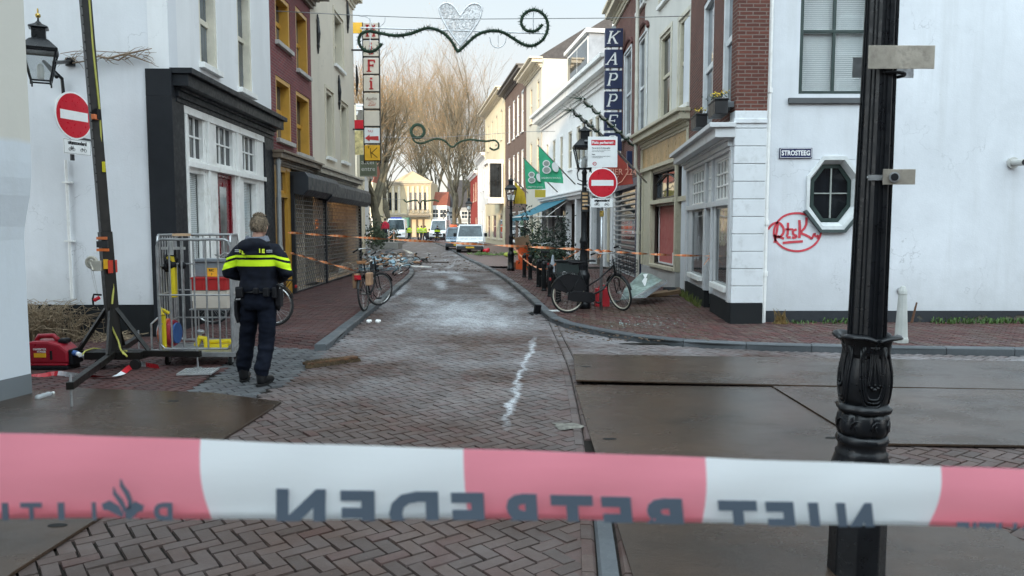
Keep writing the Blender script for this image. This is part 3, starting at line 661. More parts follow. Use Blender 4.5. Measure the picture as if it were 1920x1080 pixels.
# ---------------- cream house
P_CREAM = plaster('cream_render', (.66, .59, .49), bmp=.2); CREAMF = mat('cream_paint', (.60, .54, .42), .45, 0, .06)
t3 = thing('cream_house', 'tall cream rendered house with iron wall anchors above the second roller shutter', 'house', (-7.4, 23.8, 0)); F3 = Fac(B2, C2, t3)
for r in (F3.px(626, 643, 626, 18, 643, 135), F3.px(611, 625, 611, 165, 625, 298), F3.px(639, 652, 639, 188, 652, 306)):
    F3.window(r, CREAMF, GLASS_B, 1, 2, .1, .2, sill=WHITEP, surround=CREAMF, sw=.09)
F3.wall('wall', P_CREAM, 3.3, 9.1, rd=.22); F3.cornice(0, F3.len, 9.02, 9.6, .4, CREAMF); F3.roof(ROOFT, 9.5); F3.body(P_CREAM, 9.5, 7, -1.0)
F3.cornice(.05, F3.len, 2.95, 3.32, .3, mat('cream_shop_cornice', (.42, .38, .31), .5), name='shop_cornice')
for x, y in ((594, 62), (650, 30), (634, 172), (667, 150)):
    b = MB(); u, z = F3.uz(x, y); b.tube([F3.M @ Vector((u, .03, z - .55)), F3.M @ Vector((u, .05, z)), F3.M @ Vector((u, .03, z + .5))], [.02, .06, .02], 6)
    for dz in (-.35, .3): b.tube([F3.M @ Vector((u - .12, .04, z + dz)), F3.M @ Vector((u, .05, z + dz + .1)), F3.M @ Vector((u + .12, .04, z + dz))], .018, 6)
    b.build('wall_anchor', IRON, t3)
v0, v1 = F3.uz(612, 430)[0] * 1.0, F3.uz(672, 430)[0]
b = MB(); F3.box(b, v1, v1 + .16, .08, 2.9, .004, .09); b.build('shutter_post', ANTH, t3, bevel=.005)
b = MB(); F3.box(b, v1 + .16, F3.len, .08, 2.96, -.3, 0); b.build('side_pier', P_CREAM, t3)
# interior of the shops seen through the shutters: lit cream back wall and shelves
INT = mat('lit_shop_interior', (.60, .52, .42), .8, 0, .35, 1.5)
def interior(F, u0, u1, root, warm):
    b = MB(); F.box(b, u0 - .3, u1 + .3, .08, 2.95, -.98, -.9); F.box(b, u0 - .3, u1 + .3, .06, .1, -.9, -.05); F.box(b, u0 - .3, u0 - .1, .1, 2.95, -.9, -.3); F.box(b, u1 + .1, u1 + .3, .1, 2.95, -.9, -.3); F.box(b, u0 - .3, u1 + .3, 2.93, 3.0, -.98, -.05)
    b.build('interior_wall', INT, root)
    g = MB()
    for i in range(9):
        u = random.uniform(u0, u1 - .3); z = random.choice((.1, .6, 1.1, 1.6)); F.box(g, u, u + random.uniform(.15, .5), z, z + random.uniform(.2, .45), -.85, -.55)
    for z in (.58, 1.08, 1.58): F.box(g, u0, u1, z - .03, z, -.88, -.5)
    g.build('shop_display', mat('display_goods', (.20, .10, .07), .6, 0, .8, 2.2), root)
interior(F2, uS0, uS1, t2, 0); interior(F3, .25, v1, t3, 1)
def shutter(F, u0, u1, label, root_group, dz_=0., e0=.12):
    r = thing('roller_shutter', label, 'shutter', F.M @ Vector(((u0 + u1) / 2, .06, .08)), 0, root_group)
    b = MB(); dz = .105; z = .12; k = 0; du = .21
    while z < 2.5:
        F.box(b, u0, u1, z - .009, z + .009, .045, .062); u = u0 + (du / 2 if k % 2 else 0)
        while u < u1: F.box(b, u - .012, u + .012, z + .009, z + dz - .009, .048, .059); u += du
        z += dz; k += 1
    b.build('grille', mat('shutter_grey_metal', (.19, .18, .17), .5, .3), r)
    b = MB(); F.box(b, u0, u1, .085, .111, .04, .07); b.build('bottom_rail', ANTH, r)
    b = MB(); hx = [(.005, 2.48), (.30, 2.42), (.44, 2.56), (.44, 2.86), (.36, 2.98), (.005, 2.98)]
    hx = [(p, q + dz_) for p, q in hx]; vs = [(u0 - e0, p, q) for p, q in hx] + [(u1 + .1, p, q) for p, q in hx]; n = 6
    b.add(vs, [tuple(range(n)), tuple(range(n, 2 * n))] + [(i, (i + 1) % n, n + (i + 1) % n, n + i) for i in range(n)], F.M)
    b.build('shutter_box', mat('shutter_box_slate', (.020, .024, .031), .5, .1, .12, 2), r, bevel=.01)
    return r
shutter(F2, uS0, uS1, 'open-mesh steel roller shutter nearest the officer, under the first slate grey box', 'roller shutters of the left shops')
shutter(F3, .25, v1, 'brick-pattern mesh roller shutter with warm lamplight behind it, under the further slate grey box', 'roller shutters of the left shops', -.06, .0)
for F_, u_, lb in ((F3, 1.4, 'small lit lamp glowing inside the shop behind the further roller shutter'),):
    p = F_.M @ Vector((u_, -.45, 2.75)); b = MB(); b.ball((p.x, p.y, p.z), .07, 10); b.tube([(p.x, p.y, p.z + .06), (p.x, p.y, p.z + .18)], .01, 6)
    o = b.build('shop_lamp', mat('warm_bulb', (1, .8, .5), .5, emit=((1, .62, .28), 130))); tag(o, lb, 'lamp')
# wreath hanging behind the second shutter
b = MB(); b.tube([F3.M @ Vector((2.35 + .26 * math.cos(i * .314), -.2, 1.42 + .325 * math.sin(i * .314))) for i in range(20)], .04, 6, closed=True)
for i in range(260):
    a = random.uniform(0, 6.28); rr = random.gauss(.26, .05); u, z = 2.35 + rr * math.cos(a), 1.42 + rr * math.sin(a) * 1.25; d = Vector((random.uniform(-1, 1), random.uniform(-.4, .4), random.uniform(-1, 1))).normalized() * .07
    p = F3.M @ Vector((u, -.2 + random.uniform(-.04, .04), z)); b.tube([p, p + d], [.012, .003], 4)
tag(b.build('wreath', mat('dark_fir', (.018, .035, .02), .8)), 'dark round wreath hanging inside the shop behind the further shutter', 'wreath')
# ---------------- left buildings beyond the widening
def simple_house(name, label, A, B, H, wm, fm, gm, wins, side=1, z0=0, extra=None, corn=.4, cm=None, depth=8, roof=ROOFT, rise=2.5, wcols=1, wrows=2, fw=.09, sur=None, door=None, flat=False, group=None):
    r = thing(name, label, 'house', ((A[0] + B[0]) / 2 - (2 if side > 0 else -2), (A[1] + B[1]) / 2, 0), 0, group); F = Fac(A, B, r).side(side)
    for q in wins:
        F.window(q if len(q) == 4 else F.px(*q), fm, gm, wcols, wrows, fw, .05, sill=fm, surround=sur)
    if door: F.door(door[0], door[1], 2)
    F.wall('wall', wm, z0, H); F.body(wm, H, depth)
    if corn: F.cornice(0, F.len, H - .5, H + .02, corn, cm or WHITEP)
    F.roof(roof, H + .02, rise, depth, flat=flat); return F
LF = simple_house('terrace_house', 'cream house with a terracotta door beyond the shuttered shops', (-7.6, 38), (-9.9, 52), 7.6, plaster('warm_cream_render', (.66, .58, .44)), CREAMF, GLASS, [(1.5, 2.5, 4, 6), (4, 5, 4, 6), (6.5, 7.5, 4, 6), (9.5, 10.5, 4, 6), (12, 13, 4, 6), (1.5, 3.5, .8, 2.8), (5, 7, .8, 2.8), (9.5, 10.6, .8, 2.8)], door=((11.6, 12.9, .1, 2.6), mat('terracotta_door', (.36, .10, .03), .5)))
simple_house('terrace_house', 'pale grey house end partly behind the first large tree on the left', (-10.4, 54), (-14, 76), 6.4, P_WHITE, WHITEP, GLASS, [(2, 3, 3.6, 5.4), (5, 6, 3.6, 5.4), (8, 9, 3.6, 5.4), (2, 4, .8, 2.6), (6, 8, .8, 2.6)], roof=ROOFR)
# ================================================================== RIGHT SIDE
# ---------------- corner house: white shop front, brick above
K0 = (3.62, 12.62)
t4 = thing('corner_shop', 'brick corner house with a white panelled ground floor and corner column', 'house', (5.5, 15.5, 0))
B_BRN = brickwall('brown_red_brick', (.16, .058, .042), (.09, .036, .029), (.20, .165, .145), rh=.061, ms=.010); WHT_ST = mat('painted_stone', (.62, .64, .66), .55, 0, .05, 3, .2, 30, dirt=(.45, .46, .46), dscale=5)
K1 = (3.62 + .0872 * 5.35, 12.62 + 5.35)
E = Fac((3.626, 12.665), K1, t4).side(-1); Q = Fac(K0, (4.13, 12.62), t4)
zb, zt4, zen = .42, 3.36, 2.93
def ex(px): return E.uz(px, 430)[0]
wins = [(ex(1367), ex(1341)), (ex(1336), ex(1326)), (ex(1318), ex(1297))]
zm = E.uz(1355, 384)[1]; zt_ = E.uz(1368, 293)[1]
# seen in perspective: sill and transom heights
for i, (a, c) in enumerate(wins):
    E.window((a + .01, c - .01, zm + .09, zt_), WHITEP, GLASS_L, 4, 3, .03, .0, name='transom_window', mun=.03, sash=False)
    if i == 1: E.door((a + .01, c - .01, .16, zm - .03), mat('dark_green_door', (.015, .02, .02), .35), 2, .08)
    else: E.window((a + .01, c - .01, .66, zm - .03), mat('grey_frame', (.3, .31, .31), .45), glass('shop_glass', (.035, .042, .045), .03), 1, 1, .03, .0, sill=WHITEP, name='shop_window')
E.wall('shop_front', GREYW, zb, zen, 0, None, .1); b = MB(); E.box(b, .0, wins[1][0] - .03, 0, zb, -.25, .03); E.box(b, wins[1][1] + .03, E.len, 0, zb, -.25, .03); b.build('plinth', P_PLINTH, t4)
b = MB(); E.box(b, 0.02, .2, zb, zen, .002, .05); E.box(b, E.len - .18, E.len - .01, zb, zen, .002, .05); E.box(b, .2, E.len - .18, zm - .02, zm + .08, .002, .055)
for x in (wins[1][0] - .1, wins[1][1] + .02): E.box(b, x, x + .08, zb, zm - .02, .002, .05); E.box(b, x, x + .08, zm + .08, zen, .002, .05)
b.build('pilaster', GREYW, t4, bevel=.006)
E.cornice(.08, E.len - .05, zen, zt4, .42, GREYW)
UB = mat('pale_window_frames', (.60, .62, .63), .45)
for r in (E.px(1355, 1379, 1350, -30, 1374, 193), E.px(1317, 1337, 1313, 22, 1330, 250), (E.px(1355, 1379, 1350, -420, 1374, -180)), E.px(1317, 1337, 1313, -330, 1330, -130)):
    E.window(r, UB, GLASS_B, 1, 2, .11, .06, sill=mat('bluestone', (.12, .13, .14), .5), sillp=.12)
E.wall('brick_wall', B_BRN, zt4 - .02, 10.5, 0, None, .2)
Q.wall('front_brick_wall', B_BRN, 3.4, 10.5)
b = MB(); z = zb; k = 0
while z < 3.36:
    h = .285; Q.box(b, -.012 if k % 1 == 0 else 0, Q.len - .0, z + .005, z + h - .005, -.28, .016); z += h; k += 1
Q.box(b, -.03, Q.len + .0, 3.27 + .08, 3.42, -.28, .04); b.build('corner_column', WHT_ST, t4, bevel=.006)
b = MB(); Q.box(b, -.02, Q.len, 0, zb, -.28, .03); b.build('corner_plinth', P_PLINTH, t4, bevel=.006)
b = MB(); Q.box(b, .002, Q.len - .01, zb, 3.4, -.28, .004); b.build('column_core', MATS['joint_grey'] if 'joint_grey' in MATS else mat('joint_grey', (.2, .2, .2), .9), t4)
b = MB(); b.prism([(4.0, 13.2), (9, 13.2), (9, 17.9), (4.45, 17.9)], 0, 10.4); b.build('rear_wall', B_BRN, t4)
b = MB(); b.prism([(3.6, 12.6), (9, 12.6), (9, 18), (4.1, 18)], 10.5, 10.7); b.build('roof', ROOFT, t4)
# window boxes with yellow flowers
def leafball(mb, c, r, n, size, sc=(1, 1, 1)):
    for _ in range(n):
        p = Vector((random.gauss(0, .45) * sc[0], random.gauss(0, .45) * sc[1], random.gauss(0, .45) * sc[2])) * r + Vector(c)
        d = Vector((random.uniform(-1, 1), random.uniform(-1, 1), random.uniform(-1, 1))).normalized(); e = d.orthogonal().normalized(); s_ = size * random.uniform(.6, 1.3)
        mb.add([p - d * s_, p + e * s_ * .45, p + d * s_, p - e * s_ * .45], [(0, 1, 2, 3)])
DKG = mat('dark_leaves', (.03, .05, .022), .7, 0, .5, 6); YELF = mat('yellow_petals', (.7, .5, .03), .6)
for (xx, yy, lb) in ((1350, 207, 'black window box with yellow flowers under the nearer upper window of the brick corner house'), (1314, 232, 'black window box with yellow flowers under the further upper window of the brick corner house')):
    u, z = E.uz(xx, yy, .2); r = thing('window_box', lb, 'window box', E.M @ Vector((u, .2, z - .12)), 0, 'window boxes on the corner house')
    b = MB(); E.box(b, u - .33, u + .33, z - .10, z + .12, .13, .34); E.box(b, u - .35, u + .35, z + .12, z + .15, .12, .35); b.build('planter', mat('black_plastic', (.012, .012, .013), .45), r, bevel=.01)
    b = MB(); p = E.M @ Vector((u - .1, .23, z + .2)); leafball(b, p, .12, 60, .03, (2, .7, .7)); b.build('leaves', DKG, r)
    b = MB(); leafball(b, p + Vector((0, 0, .06)), .1, 26, .028, (1.6, .6, .6)); b.build('flowers', YELF, r)
# ---------------- the white rendered house on the side street
t5 = thing('white_house', 'large white rendered wall with a green sash window and an octagonal window', 'house', (9, 15, 0))
X = Fac((4.13, 12.86), (24, 12.86), t5)
DGR = mat('dark_green_frames', (.022, .04, .036), .4, 0, .15); zpl = .27
r = X.px(1504, 1643, 1504, -300, 1504, 176)
o = X.window(r, DGR, clearglass('thin_clear_glass'), 2, 4, .06, .1, blinds=BL, name='sash_window', mun=.05)
X.ops[-1] = r
b = MB(); X.box(b, r[0], r[1], r[2], r[3], -.285, -.27); b.build('curtain', mat('pale_curtain', (.5, .55, .58), .8), o)
b = MB(); X.box(b, r[0] - .17, r[1] + .1, r[2] - .16, r[2] - .07, -.002, .05); b.build('sill', mat('worn_dark_sill', (.08, .085, .09), .6), o, bevel=.005)
# octagonal window
uo, zo = X.uz(1562, 362); ax, az = .335, .475; hx, hz = .21, .56
def octo(a, c, k=.42): return [(-a * k, c), (a * k, c), (a, c * .46), (a, -c * .46), (a * k, -c), (-a * k, -c), (-a, -c * .46), (-a, c * .46)]
r8 = (uo - ax - .07, uo + ax + .07, zo - az - .08, zo + az + .08); X.ops.append(r8)
w8 = thing('tmp', None, None); bpy.data.objects.remove(w8)
def ringplate(mb, F, oi, oo, uc, zc, n0, n1):
    vs = [(uc + x, n0, zc + z) for x, z in oi] + [(uc + x, n1, zc + z) for x, z in oo]; mb.add(vs, [(i, (i + 1) % 8, 8 + (i + 1) % 8, 8 + i) for i in range(8)], F.M)
b = MB(); oi, oo, o2 = octo(ax, az), octo(ax + .06, az + .07), octo(ax + .115, az + .13)
ringplate(b, X, oi, oo, uo, zo, -.13, .03); ringplate(b, X, oo, o2, uo, zo, .03, .034); ringplate(b, X, o2, o2, uo, zo, .034, -.002)
sq = [(-ax * .42 - .06, az + .08), (ax * .42 + .06, az + .08), (ax + .07, az + .08), (ax + .07, -az - .08)]
w8 = b.build('octagonal_window', mat('window_surround_white', (.6, .62, .62), .6), t5, recalc=False)
b = MB()   # wall infill between the octagon and its square opening
qd = [(ax + .07, az + .08), (-ax - .07, az + .08), (-ax - .07, -az - .08), (ax + .07, -az - .08)]
for (i, j, q) in ((1, 2, 0), (7, 0, 1), (5, 6, 2), (3, 4, 3)):
    vs = [(uo + oo[i][0], 0, zo + oo[i][1]), (uo + oo[j][0], 0, zo + oo[j][1]), (uo + qd[q][0], 0, zo + qd[q][1])]; b.add(vs, [(0, 1, 2)], X.M)
b.build('infill', P_WHITE, w8, recalc=False)
b = MB(); b.add([(uo + x, -.12, zo + z) for x, z in octo(ax * 1.02, az * 1.02)], [tuple(range(8))], X.M); b.build('pane', glass('black_glass', (.008, .01, .012), .04), w8, recalc=False)
b = MB(); ringplate(b, X, octo(ax - .055, az - .06), octo(ax + .003, az + .003), uo, zo, -.1, -.1); ringplate(b, X, octo(ax - .055, az - .06), octo(ax - .055, az - .06), uo, zo, -.1, -.12); b.build('frame', DGR, w8, recalc=False)
b = MB(); X.box(b, uo - .012, uo + .012, zo - az + .06, zo + az - .06, -.115, -.095); X.box(b, uo - ax + .06, uo + ax - .06, zo - .01, zo + .01, -.115, -.097); b.build('glazing_bar', mat('pale_bar', (.28, .30, .28), .5), w8)
b = MB(); o3 = octo(ax + .115, az + .13); o4 = octo(ax + .16, az + .18)
for i in (3, 4, 5):
    vs = []
    for j in (i, i + 1):
        for q, nn_ in ((o3, .0), (o3, .07), (o4, .07), (o4, .0)): vs.append((uo + q[j][0], nn_, zo + q[j][1]))
    b.add(vs, [(0, 1, 5, 4), (1, 2, 6, 5), (2, 3, 7, 6), (0, 3, 2, 1), (4, 5, 6, 7)], X.M)
b.build('drip_ledge', mat('dark_green_grey', (.05, .07, .07), .5), w8)
X.wall('wall', P_WHITE, zpl, 10.5); X.body(P_WHITE, 10.4, 6)
def plinthmat():
    m, n, b_ = _new('flaking_plinth'); g = N(n, 'ShaderNodeNewGeometry').outputs['Position']; sep = N(n, 'ShaderNodeSeparateXYZ'); n.links.new(g, sep.inputs[0])
    c = mixc(n, mrange(n, noise(n, 2, 7, g), .3, .7), (.011, .013, .017), (.020, .024, .030))
    fl = math_(n, 'MULTIPLY', mrange(n, noise(n, 2.6, 5, g, .5), .54, .57), mrange(n, sep.outputs[0], 6.2, 7.2)); fl = math_(n, 'MULTIPLY', fl, mrange(n, sep.outputs[2], .21, .18))
    c = mixc(n, fl, c, (.08, .07, .05)); n.links.new(c, b_.inputs['Base Color']); b_.inputs['Roughness'].default_value = .75
    bump(n, b_, math_(n, 'SUBTRACT', noise(n, 6, 7, g), fl), .5, .02); return m
b = MB(); X.box(b, 0, 19.8, 0, zpl, -.3, .035); b.build('plinth', plinthmat(), t5)
# ---------------- beige shop house
P_BEIGE = plaster('beige_render', (.62, .61, .57)); BEIGE = mat('beige_woodwork', (.50, .46, .35), .45, 0, .08, 4, dirt=(.28, .25, .18), dscale=4)
D0, D1 = (4.13, 18.0), (3.93, 23.25)
t6 = thing('beige_shop_house', 'pale house with a beige timber shop front and a pink board in its window', 'house', (6.5, 20.6, 0)); Bf = Fac(D0, D1, t6).side(-1)
def bx_(px, y=430): return Bf.uz(px, y)[0]
zc = Bf.uz(1262, 225)[1]
for r in (Bf.px(1273, 1295, 1276, 38, 1293, 192), Bf.px(1238, 1258, 1238, 72, 1256, 214), Bf.px(1273, 1295, 1276, -190, 1293, -40), Bf.px(1238, 1258, 1238, -110, 1256, -10)):
    Bf.window(r, BEIGE, GLASS, 1, 2, .09, .06, sill=WHITEP, surround=mat('cream_surround', (.55, .52, .43), .5), sw=.1)
Bf.wall('upper_wall', P_BEIGE, 4.3, 9.0); Bf.cornice(-.0, Bf.len, 3.95, 4.4, .38, BEIGE, name='shop_cornice')
Bf.cornice(0, Bf.len, 8.3, 9.0, .55, BEIGE)
SG = Bf.px(1222, 1280, 1222, 300, 1280, 262)
b = MB(); Bf.box(b, .1, Bf.len - .1, 3.38, 3.95, -.1, .03); fb = b.build('fascia', mat('oiled_wood', (.42, .27, .12), .35, 0, .35, 2.5), t6, bevel=.005)
b = MB(); Bf.box(b, 0, Bf.len, 3.28, 3.38, -.1, .1); Bf.box(b, 0, .1, 3.38, 3.95, -.1, .08); Bf.box(b, Bf.len - .1, Bf.len, 3.38, 3.95, -.1, .08); b.build('fascia_moulding', BEIGE, t6, bevel=.005)
us0, us1 = bx_(1264), bx_(1222); ud0, ud1 = bx_(1285), bx_(1269)
o = Bf.window((us0, us1, 2.42, 3.2), mat('dark_brown_frame', (.04, .03, .025), .4), GLASS_B, 2, 1, .06, .1, name='arched_transom')
Bf.window((ud0, ud1, 2.42, 3.2), mat('dark_brown_frame', (.04, .03, .025), .4), GLASS_B, 1, 1, .05, .1, name='fanlight')
b = MB(); pts = [Bf.M @ Vector((us0 + .1 + (us1 - us0 - .2) * i / 12, -.09, 2.85 + .22 * math.sin(math.pi * i / 12))) for i in range(13)]; b.tube(pts, .025, 6); b.build('arch_bar', MATS['dark_brown_frame'], o)
Bf.ops.append((us0, us1, .62, 2.3)); Bf.door((ud0, ud1, .16, 2.3), mat('dark_brown_frame', (.04, .03, .025), .4), 3, .2)
Bf.wall('shop_front', BEIGE, .55, 3.3, 0, None, .14)
b = MB(); Bf.box(b, ud1 + .02, Bf.len - .02, .08, .55, -.25, .02); Bf.box(b, 0, ud0 - .02, .0, .55, -.25, .02); b.build('stone_base', mat('grey_stone_base', (.38, .37, .36), .7, 0, .12, 3), t6)
b = MB(); Bf.box(b, us0 - .06, us1 + .06, .56, .64, -.1, .08); Bf.box(b, us0 - .04, us1 + .04, 2.3, 2.4, .002, .07)
for x in (0.01, ud1 + .02, us1 + .03, Bf.len - .13): Bf.box(b, x, x + .11, .56, 3.27, .002, .05)
b.build('pilaster', BEIGE, t6, bevel=.006)
b = MB(); Bf.box(b, us0 + .02, us1 - .02, .66, 2.28, -.24, -.22); Bf.box(b, us0, us1, 1.35, 1.37, -.22, -.21); b.build('inner_board', mat('dusty_pink_board', (.42, .11, .10), .6, 0, .08, 2), t6)
b = MB(); Bf.box(b, us1 - .1, us1 - .07, .66, 2.28, -.21, -.18); Bf.box(b, us0 + .08, us1 - .1, .66, .70, -.21, -.18); Bf.box(b, us0 + .4, us0 + .9, .7, 1.0, -.2, -.19); b.build('window_shelf', WHITEP, t6)
b = MB(); Bf.box(b, us0, us0 + .05, .62, 2.3, -.14, -.08); Bf.box(b, us1 - .05, us1, .62, 2.3, -.14, -.08); Bf.box(b, us0 + .05, us1 - .05, 2.24, 2.3, -.14, -.08); Bf.box(b, us0 + .05, us1 - .05, .62, .67, -.14, -.08); b.build('window_frame', MATS['dark_brown_frame'], t6)
Bf.body(P_BEIGE, 8.9, 5, -.3); Bf.roof(ROOFT, 9.0, 2, 5)
b = MB(); Bf.box(b, ud0 - .1, ud1 + .1, .0, .17, -.2, .3); b.build('doorstep', P_PLINTH, t6, bevel=.01)
# ---------------- brick house with the tall blue sign
D2 = (3.86, 29.2)
t7 = thing('barber_house', 'dark red brick house with arched white windows behind the tall blue sign', 'house', (6.5, 26.2, 0)); Kf = Fac(D1, D2, t7).side(-1)
B_DK = brickwall('dark_red_brick', (.16, .06, .048), (.10, .042, .036), (.2, .16, .14), ms=.012)
for r in (Kf.px(1197, 1213, 1197, 80, 1213, 248), Kf.px(1171, 1184, 1171, 105, 1184, 250), Kf.px(1197, 1212, 1197, -90, 1212, 0)):
    Kf.window(r, UB, GLASS, 1, 2, .08, .05, sill=WHITEP, surround=UB, sw=.06)
    b = MB(); uc = (r[0] + r[1]) / 2; b.tube([Kf.M @ Vector((uc + (r[1] - r[0]) * .62 * math.cos(a), .02, r[3] + .05 + .28 * math.sin(a))) for a in [math.pi * i / 10 for i in range(11)]], .06, 6); b.build('brick_arch', mat('soldier_brick', (.1, .035, .03), .8), t7)
Kf.wall('wall', B_DK, 3.2, 9.6, rd=.2); Kf.cornice(0, Kf.len, 9.1, 9.7, .5, BEIGE); Kf.body(B_DK, 9.6, 5); Kf.roof(ROOFT, 9.7, 2, 5)
NAVY = mat('navy_paint', (.012, .022, .07), .4)
ss0, ss1 = Kf.uz(1196, 430)[0], Kf.uz(1146, 430)[0]; dd0, dd1 = Kf.uz(1140, 430)[0], Kf.len
b = MB(); Kf.box(b, 0, Kf.len, 2.95, 3.2, -.2, .12); Kf.box(b, ss0 - .02, ss0 + .2, .1, 2.95, -.2, .06); b.build('shop_frame', NAVY, t7)
b = MB(); Kf.box(b, 0, Kf.len, .0, .1, -.4, .02); Kf.box(b, Kf.len - .45, Kf.len, .1, 2.95, -.2, .02); b.build('shop_base', GREYW, t7)
b = MB(); Kf.box(b, ss0, Kf.len, .1, 2.95, -.16, -.1); b.build('shop_window', GLASS, t7)
# slatted shutter
r = thing('slatted_shutter', 'grey shop shutter of wide horizontal steel slats over dark glass', 'shutter', Kf.M @ Vector(((ss0 + ss1) / 2, .05, .1)))
b = MB(); z = .16
while z < 2.9: Kf.box(b, ss0 + .22, ss1, z, z + .045, .0, .03); z += .172
b.build('slat', GALV, r); b = MB(); Kf.box(b, ss0 + .2, ss0 + .24, .1, 2.93, -.02, .05); Kf.box(b, ss1 - .03, ss1 + .03, .1, 2.93, -.02, .05); b.build('rail', NAVY, r)
# ---------------- long white house
D3 = (1.75, 45.0)
t8 = thing('long_white_house', 'long low white house with a heavy white cornice, dormers and a teal awning', 'house', (6, 38, 0)); Wf = Fac((3.86, 29.2), D3, t8).side(-1)
P_W3 = plaster('bright_white_render', (.72, .72, .71))
for xs_ in ((1125, 1117, 215, 300), (1112, 1105, 222, 302), (1089, 1082, 235, 312), (1073, 1066, 245, 318), (1056, 1051, 255, 322), (1042, 1037, 262, 328), (1029, 1025, 270, 332), (1098, 1092, 228, 300)):
    Wf.window(Wf.px(xs_[1], xs_[0], xs_[0], xs_[2], xs_[1], xs_[3]), CREAMF, GLASS, 1, 2, .07, .05, sill=WHITEP, surround=WHITEP, sw=.08)
Wf.wall('wall', P_W3, 3.1, 8.0); Wf.cornice(0, Wf.len, 7.2, 8.05, .7, WHITEP); Wf.roof(ROOFT, 8.05, 3.2, 8, .2); Wf.body(P_W3, 8.0, 8, -1.4)
Wf.cornice(.1, Wf.len - .1, 2.95, 3.3, .3, GREYW, name='shop_cornice')
b = MB()
for u in (.02, 1.1, 3.4, 6.4, 8.6, 11.2, 13.6, Wf.len - .35): Wf.box(b, u, u + .3, .1, 2.95, -.2, .06)
b.build('pilaster', GREYW, t8)
Wf.window((.4, 1.05, .3, 2.9), CREAMF, GLASS_L, 1, 1, .06, .1, name='shop_door'); 
for a, c in ((1.5, 3.3), (8.95, 11.1), (11.6, 13.5)): Wf.window((a, c, .6, 2.85), GREYW, GLASS, 2, 1, .06, .1, name='shop_window', open_=False)
b = MB(); Wf.box(b, .3, Wf.len, .08, 2.95, -1.42, -1.38); Wf.box(b, 0, Wf.len, .06, .1, -1.4, 0); b.build('interior_wall', mat('dim_interior', (.09, .07, .055), .8, 0, .6, 1.2), t8)
def dormer(F, u0, u1, z0, z1, m, n0=-1.0, n1=-3.5, name='dormer', pt=True):
    b = MB(); F.box(b, u0, u1, z0, z1, n1, n0); o = b.build(name, m, F.root)
    b = MB(); F.box(b, u0 - .15, u1 + .15, z1, z1 + .18, n1, n0 + .18); b.build('dormer_cap', WHITEP, o)
    b = MB(); F.box(b, u0 + .1, u1 - .1, z0 + .2, z1 - .12, n0 + .002, n0 + .03); fo = b.build('dormer_frame', WHITEP, o)
    b = MB(); F.box(b, u0 + .2, (u0 + u1) / 2 - .04, z0 + .3, z1 - .22, n0 + .03, n0 + .034); F.box(b, (u0 + u1) / 2 + .04, u1 - .2, z0 + .3, z1 - .22, n0 + .03, n0 + .034); b.build('dormer_pane', GLASS, o)
def um(F, px, py, nn): return F.uz(px, py, nn)
u0 = Wf.uz(1104, 120, -.9)[0]; u1 = Wf.uz(1064, 120, -.9)[0]; dormer(Wf, u0, u1, 8.6, Wf.uz(1075, 93, -.9)[1], mat('slate_cladding', (.24, .27, .31), .6), -.9)
u0 = Wf.uz(1150, 60, -.9)[0]; dormer(Wf, max(.2, u0), 2.2, 8.4, 10.3, mat('dark_cladding', (.07, .065, .065), .6), -.9)
b = MB(); uu = Wf.uz(1045, 130, -2)[0]; Wf.box(b, uu - .7, uu + .7, 8, Wf.uz(1045, 106, -2)[1], -3.0, -1.8); b.build('chimney', brickwall('orange_brick', (.45, .13, .06), (.33, .09, .05), (.3, .22, .18)), t8)
# ---------------- far right row
G_CREAM = plaster('grey_cream_render', (.56, .53, .45)); G_YC = plaster('yellow_cream_render', (.66, .58, .40))
simple_house('row_house', 'cream house with a projecting cornice, taller than the long white house beside it', (1.72, 45.4), (.95, 51.5), 11.4, G_CREAM, CREAMF, GLASS, [(.8, 1.7, 8.2, 10.4), (3.6, 4.5, 8.2, 10.4), (.8, 1.7, 4.6, 7), (3.6, 4.5, 4.6, 7), (.8, 1.8, .8, 2.8), (3.2, 4.7, .8, 2.8)], -1, corn=.8, cm=CREAMF)
simple_house('row_house', 'dark brown brick house with white bands and tall windows in the far right row', (.92, 52), (-.55, 63), 12.4, brickwall('far_dark_brick', (.17, .11, .085), (.12, .08, .065), (.2, .17, .15)), WHITEP, GLASS, [(1.0, 2.0, 8.2, 11), (3.2, 4.2, 8.2, 11), (5.4, 6.4, 8.2, 11), (8, 9, 8.2, 11), (1.0, 2.0, 4.4, 7), (3.2, 4.2, 4.4, 7), (5.4, 6.4, 4.4, 7), (8, 9, 4.4, 7), (1, 3.5, .6, 2.8), (5, 8, .6, 2.8)], -1, corn=.7, cm=mat('dark_cornice', (.12, .11, .1), .6))
FB = simple_house('row_house', 'yellowish cream house with a white bay window in the far right row', (-.6, 63.5), (-2.7, 78.5), 13.0, G_YC, CREAMF, GLASS, [(1.5, 2.6, 9, 11.5), (5, 6.1, 9, 11.5), (8.5, 9.6, 9, 11.5), (12, 13.1, 9, 11.5), (5, 6.1, 5, 7.6), (8.5, 9.6, 5, 7.6), (12, 13.1, 5, 7.6), (1.5, 4, .6, 2.8), (6, 9, .6, 2.8), (11, 13.5, .6, 2.8)], -1, corn=.8, cm=CREAMF)
b = MB(); FB.box(b, .6, 3.4, 3.6, 4.1, .004, 1.3); FB.box(b, .6, 3.4, 6.9, 7.2, .004, 1.4)
for u in (.6, 1.9, 3.25): FB.box(b, u, u + .15, 4.1, 6.9, 1.15, 1.3)
for n_ in (.05, 1.15): FB.box(b, .6, .75, 4.1, 6.9, n_, n_ + .12)
o = b.build('bay_window', WHITEP, FB.root); b = MB(); FB.box(b, .7, 3.3, 4.1, 6.9, .1, 1.2); b.build('pane', GLASS, o)
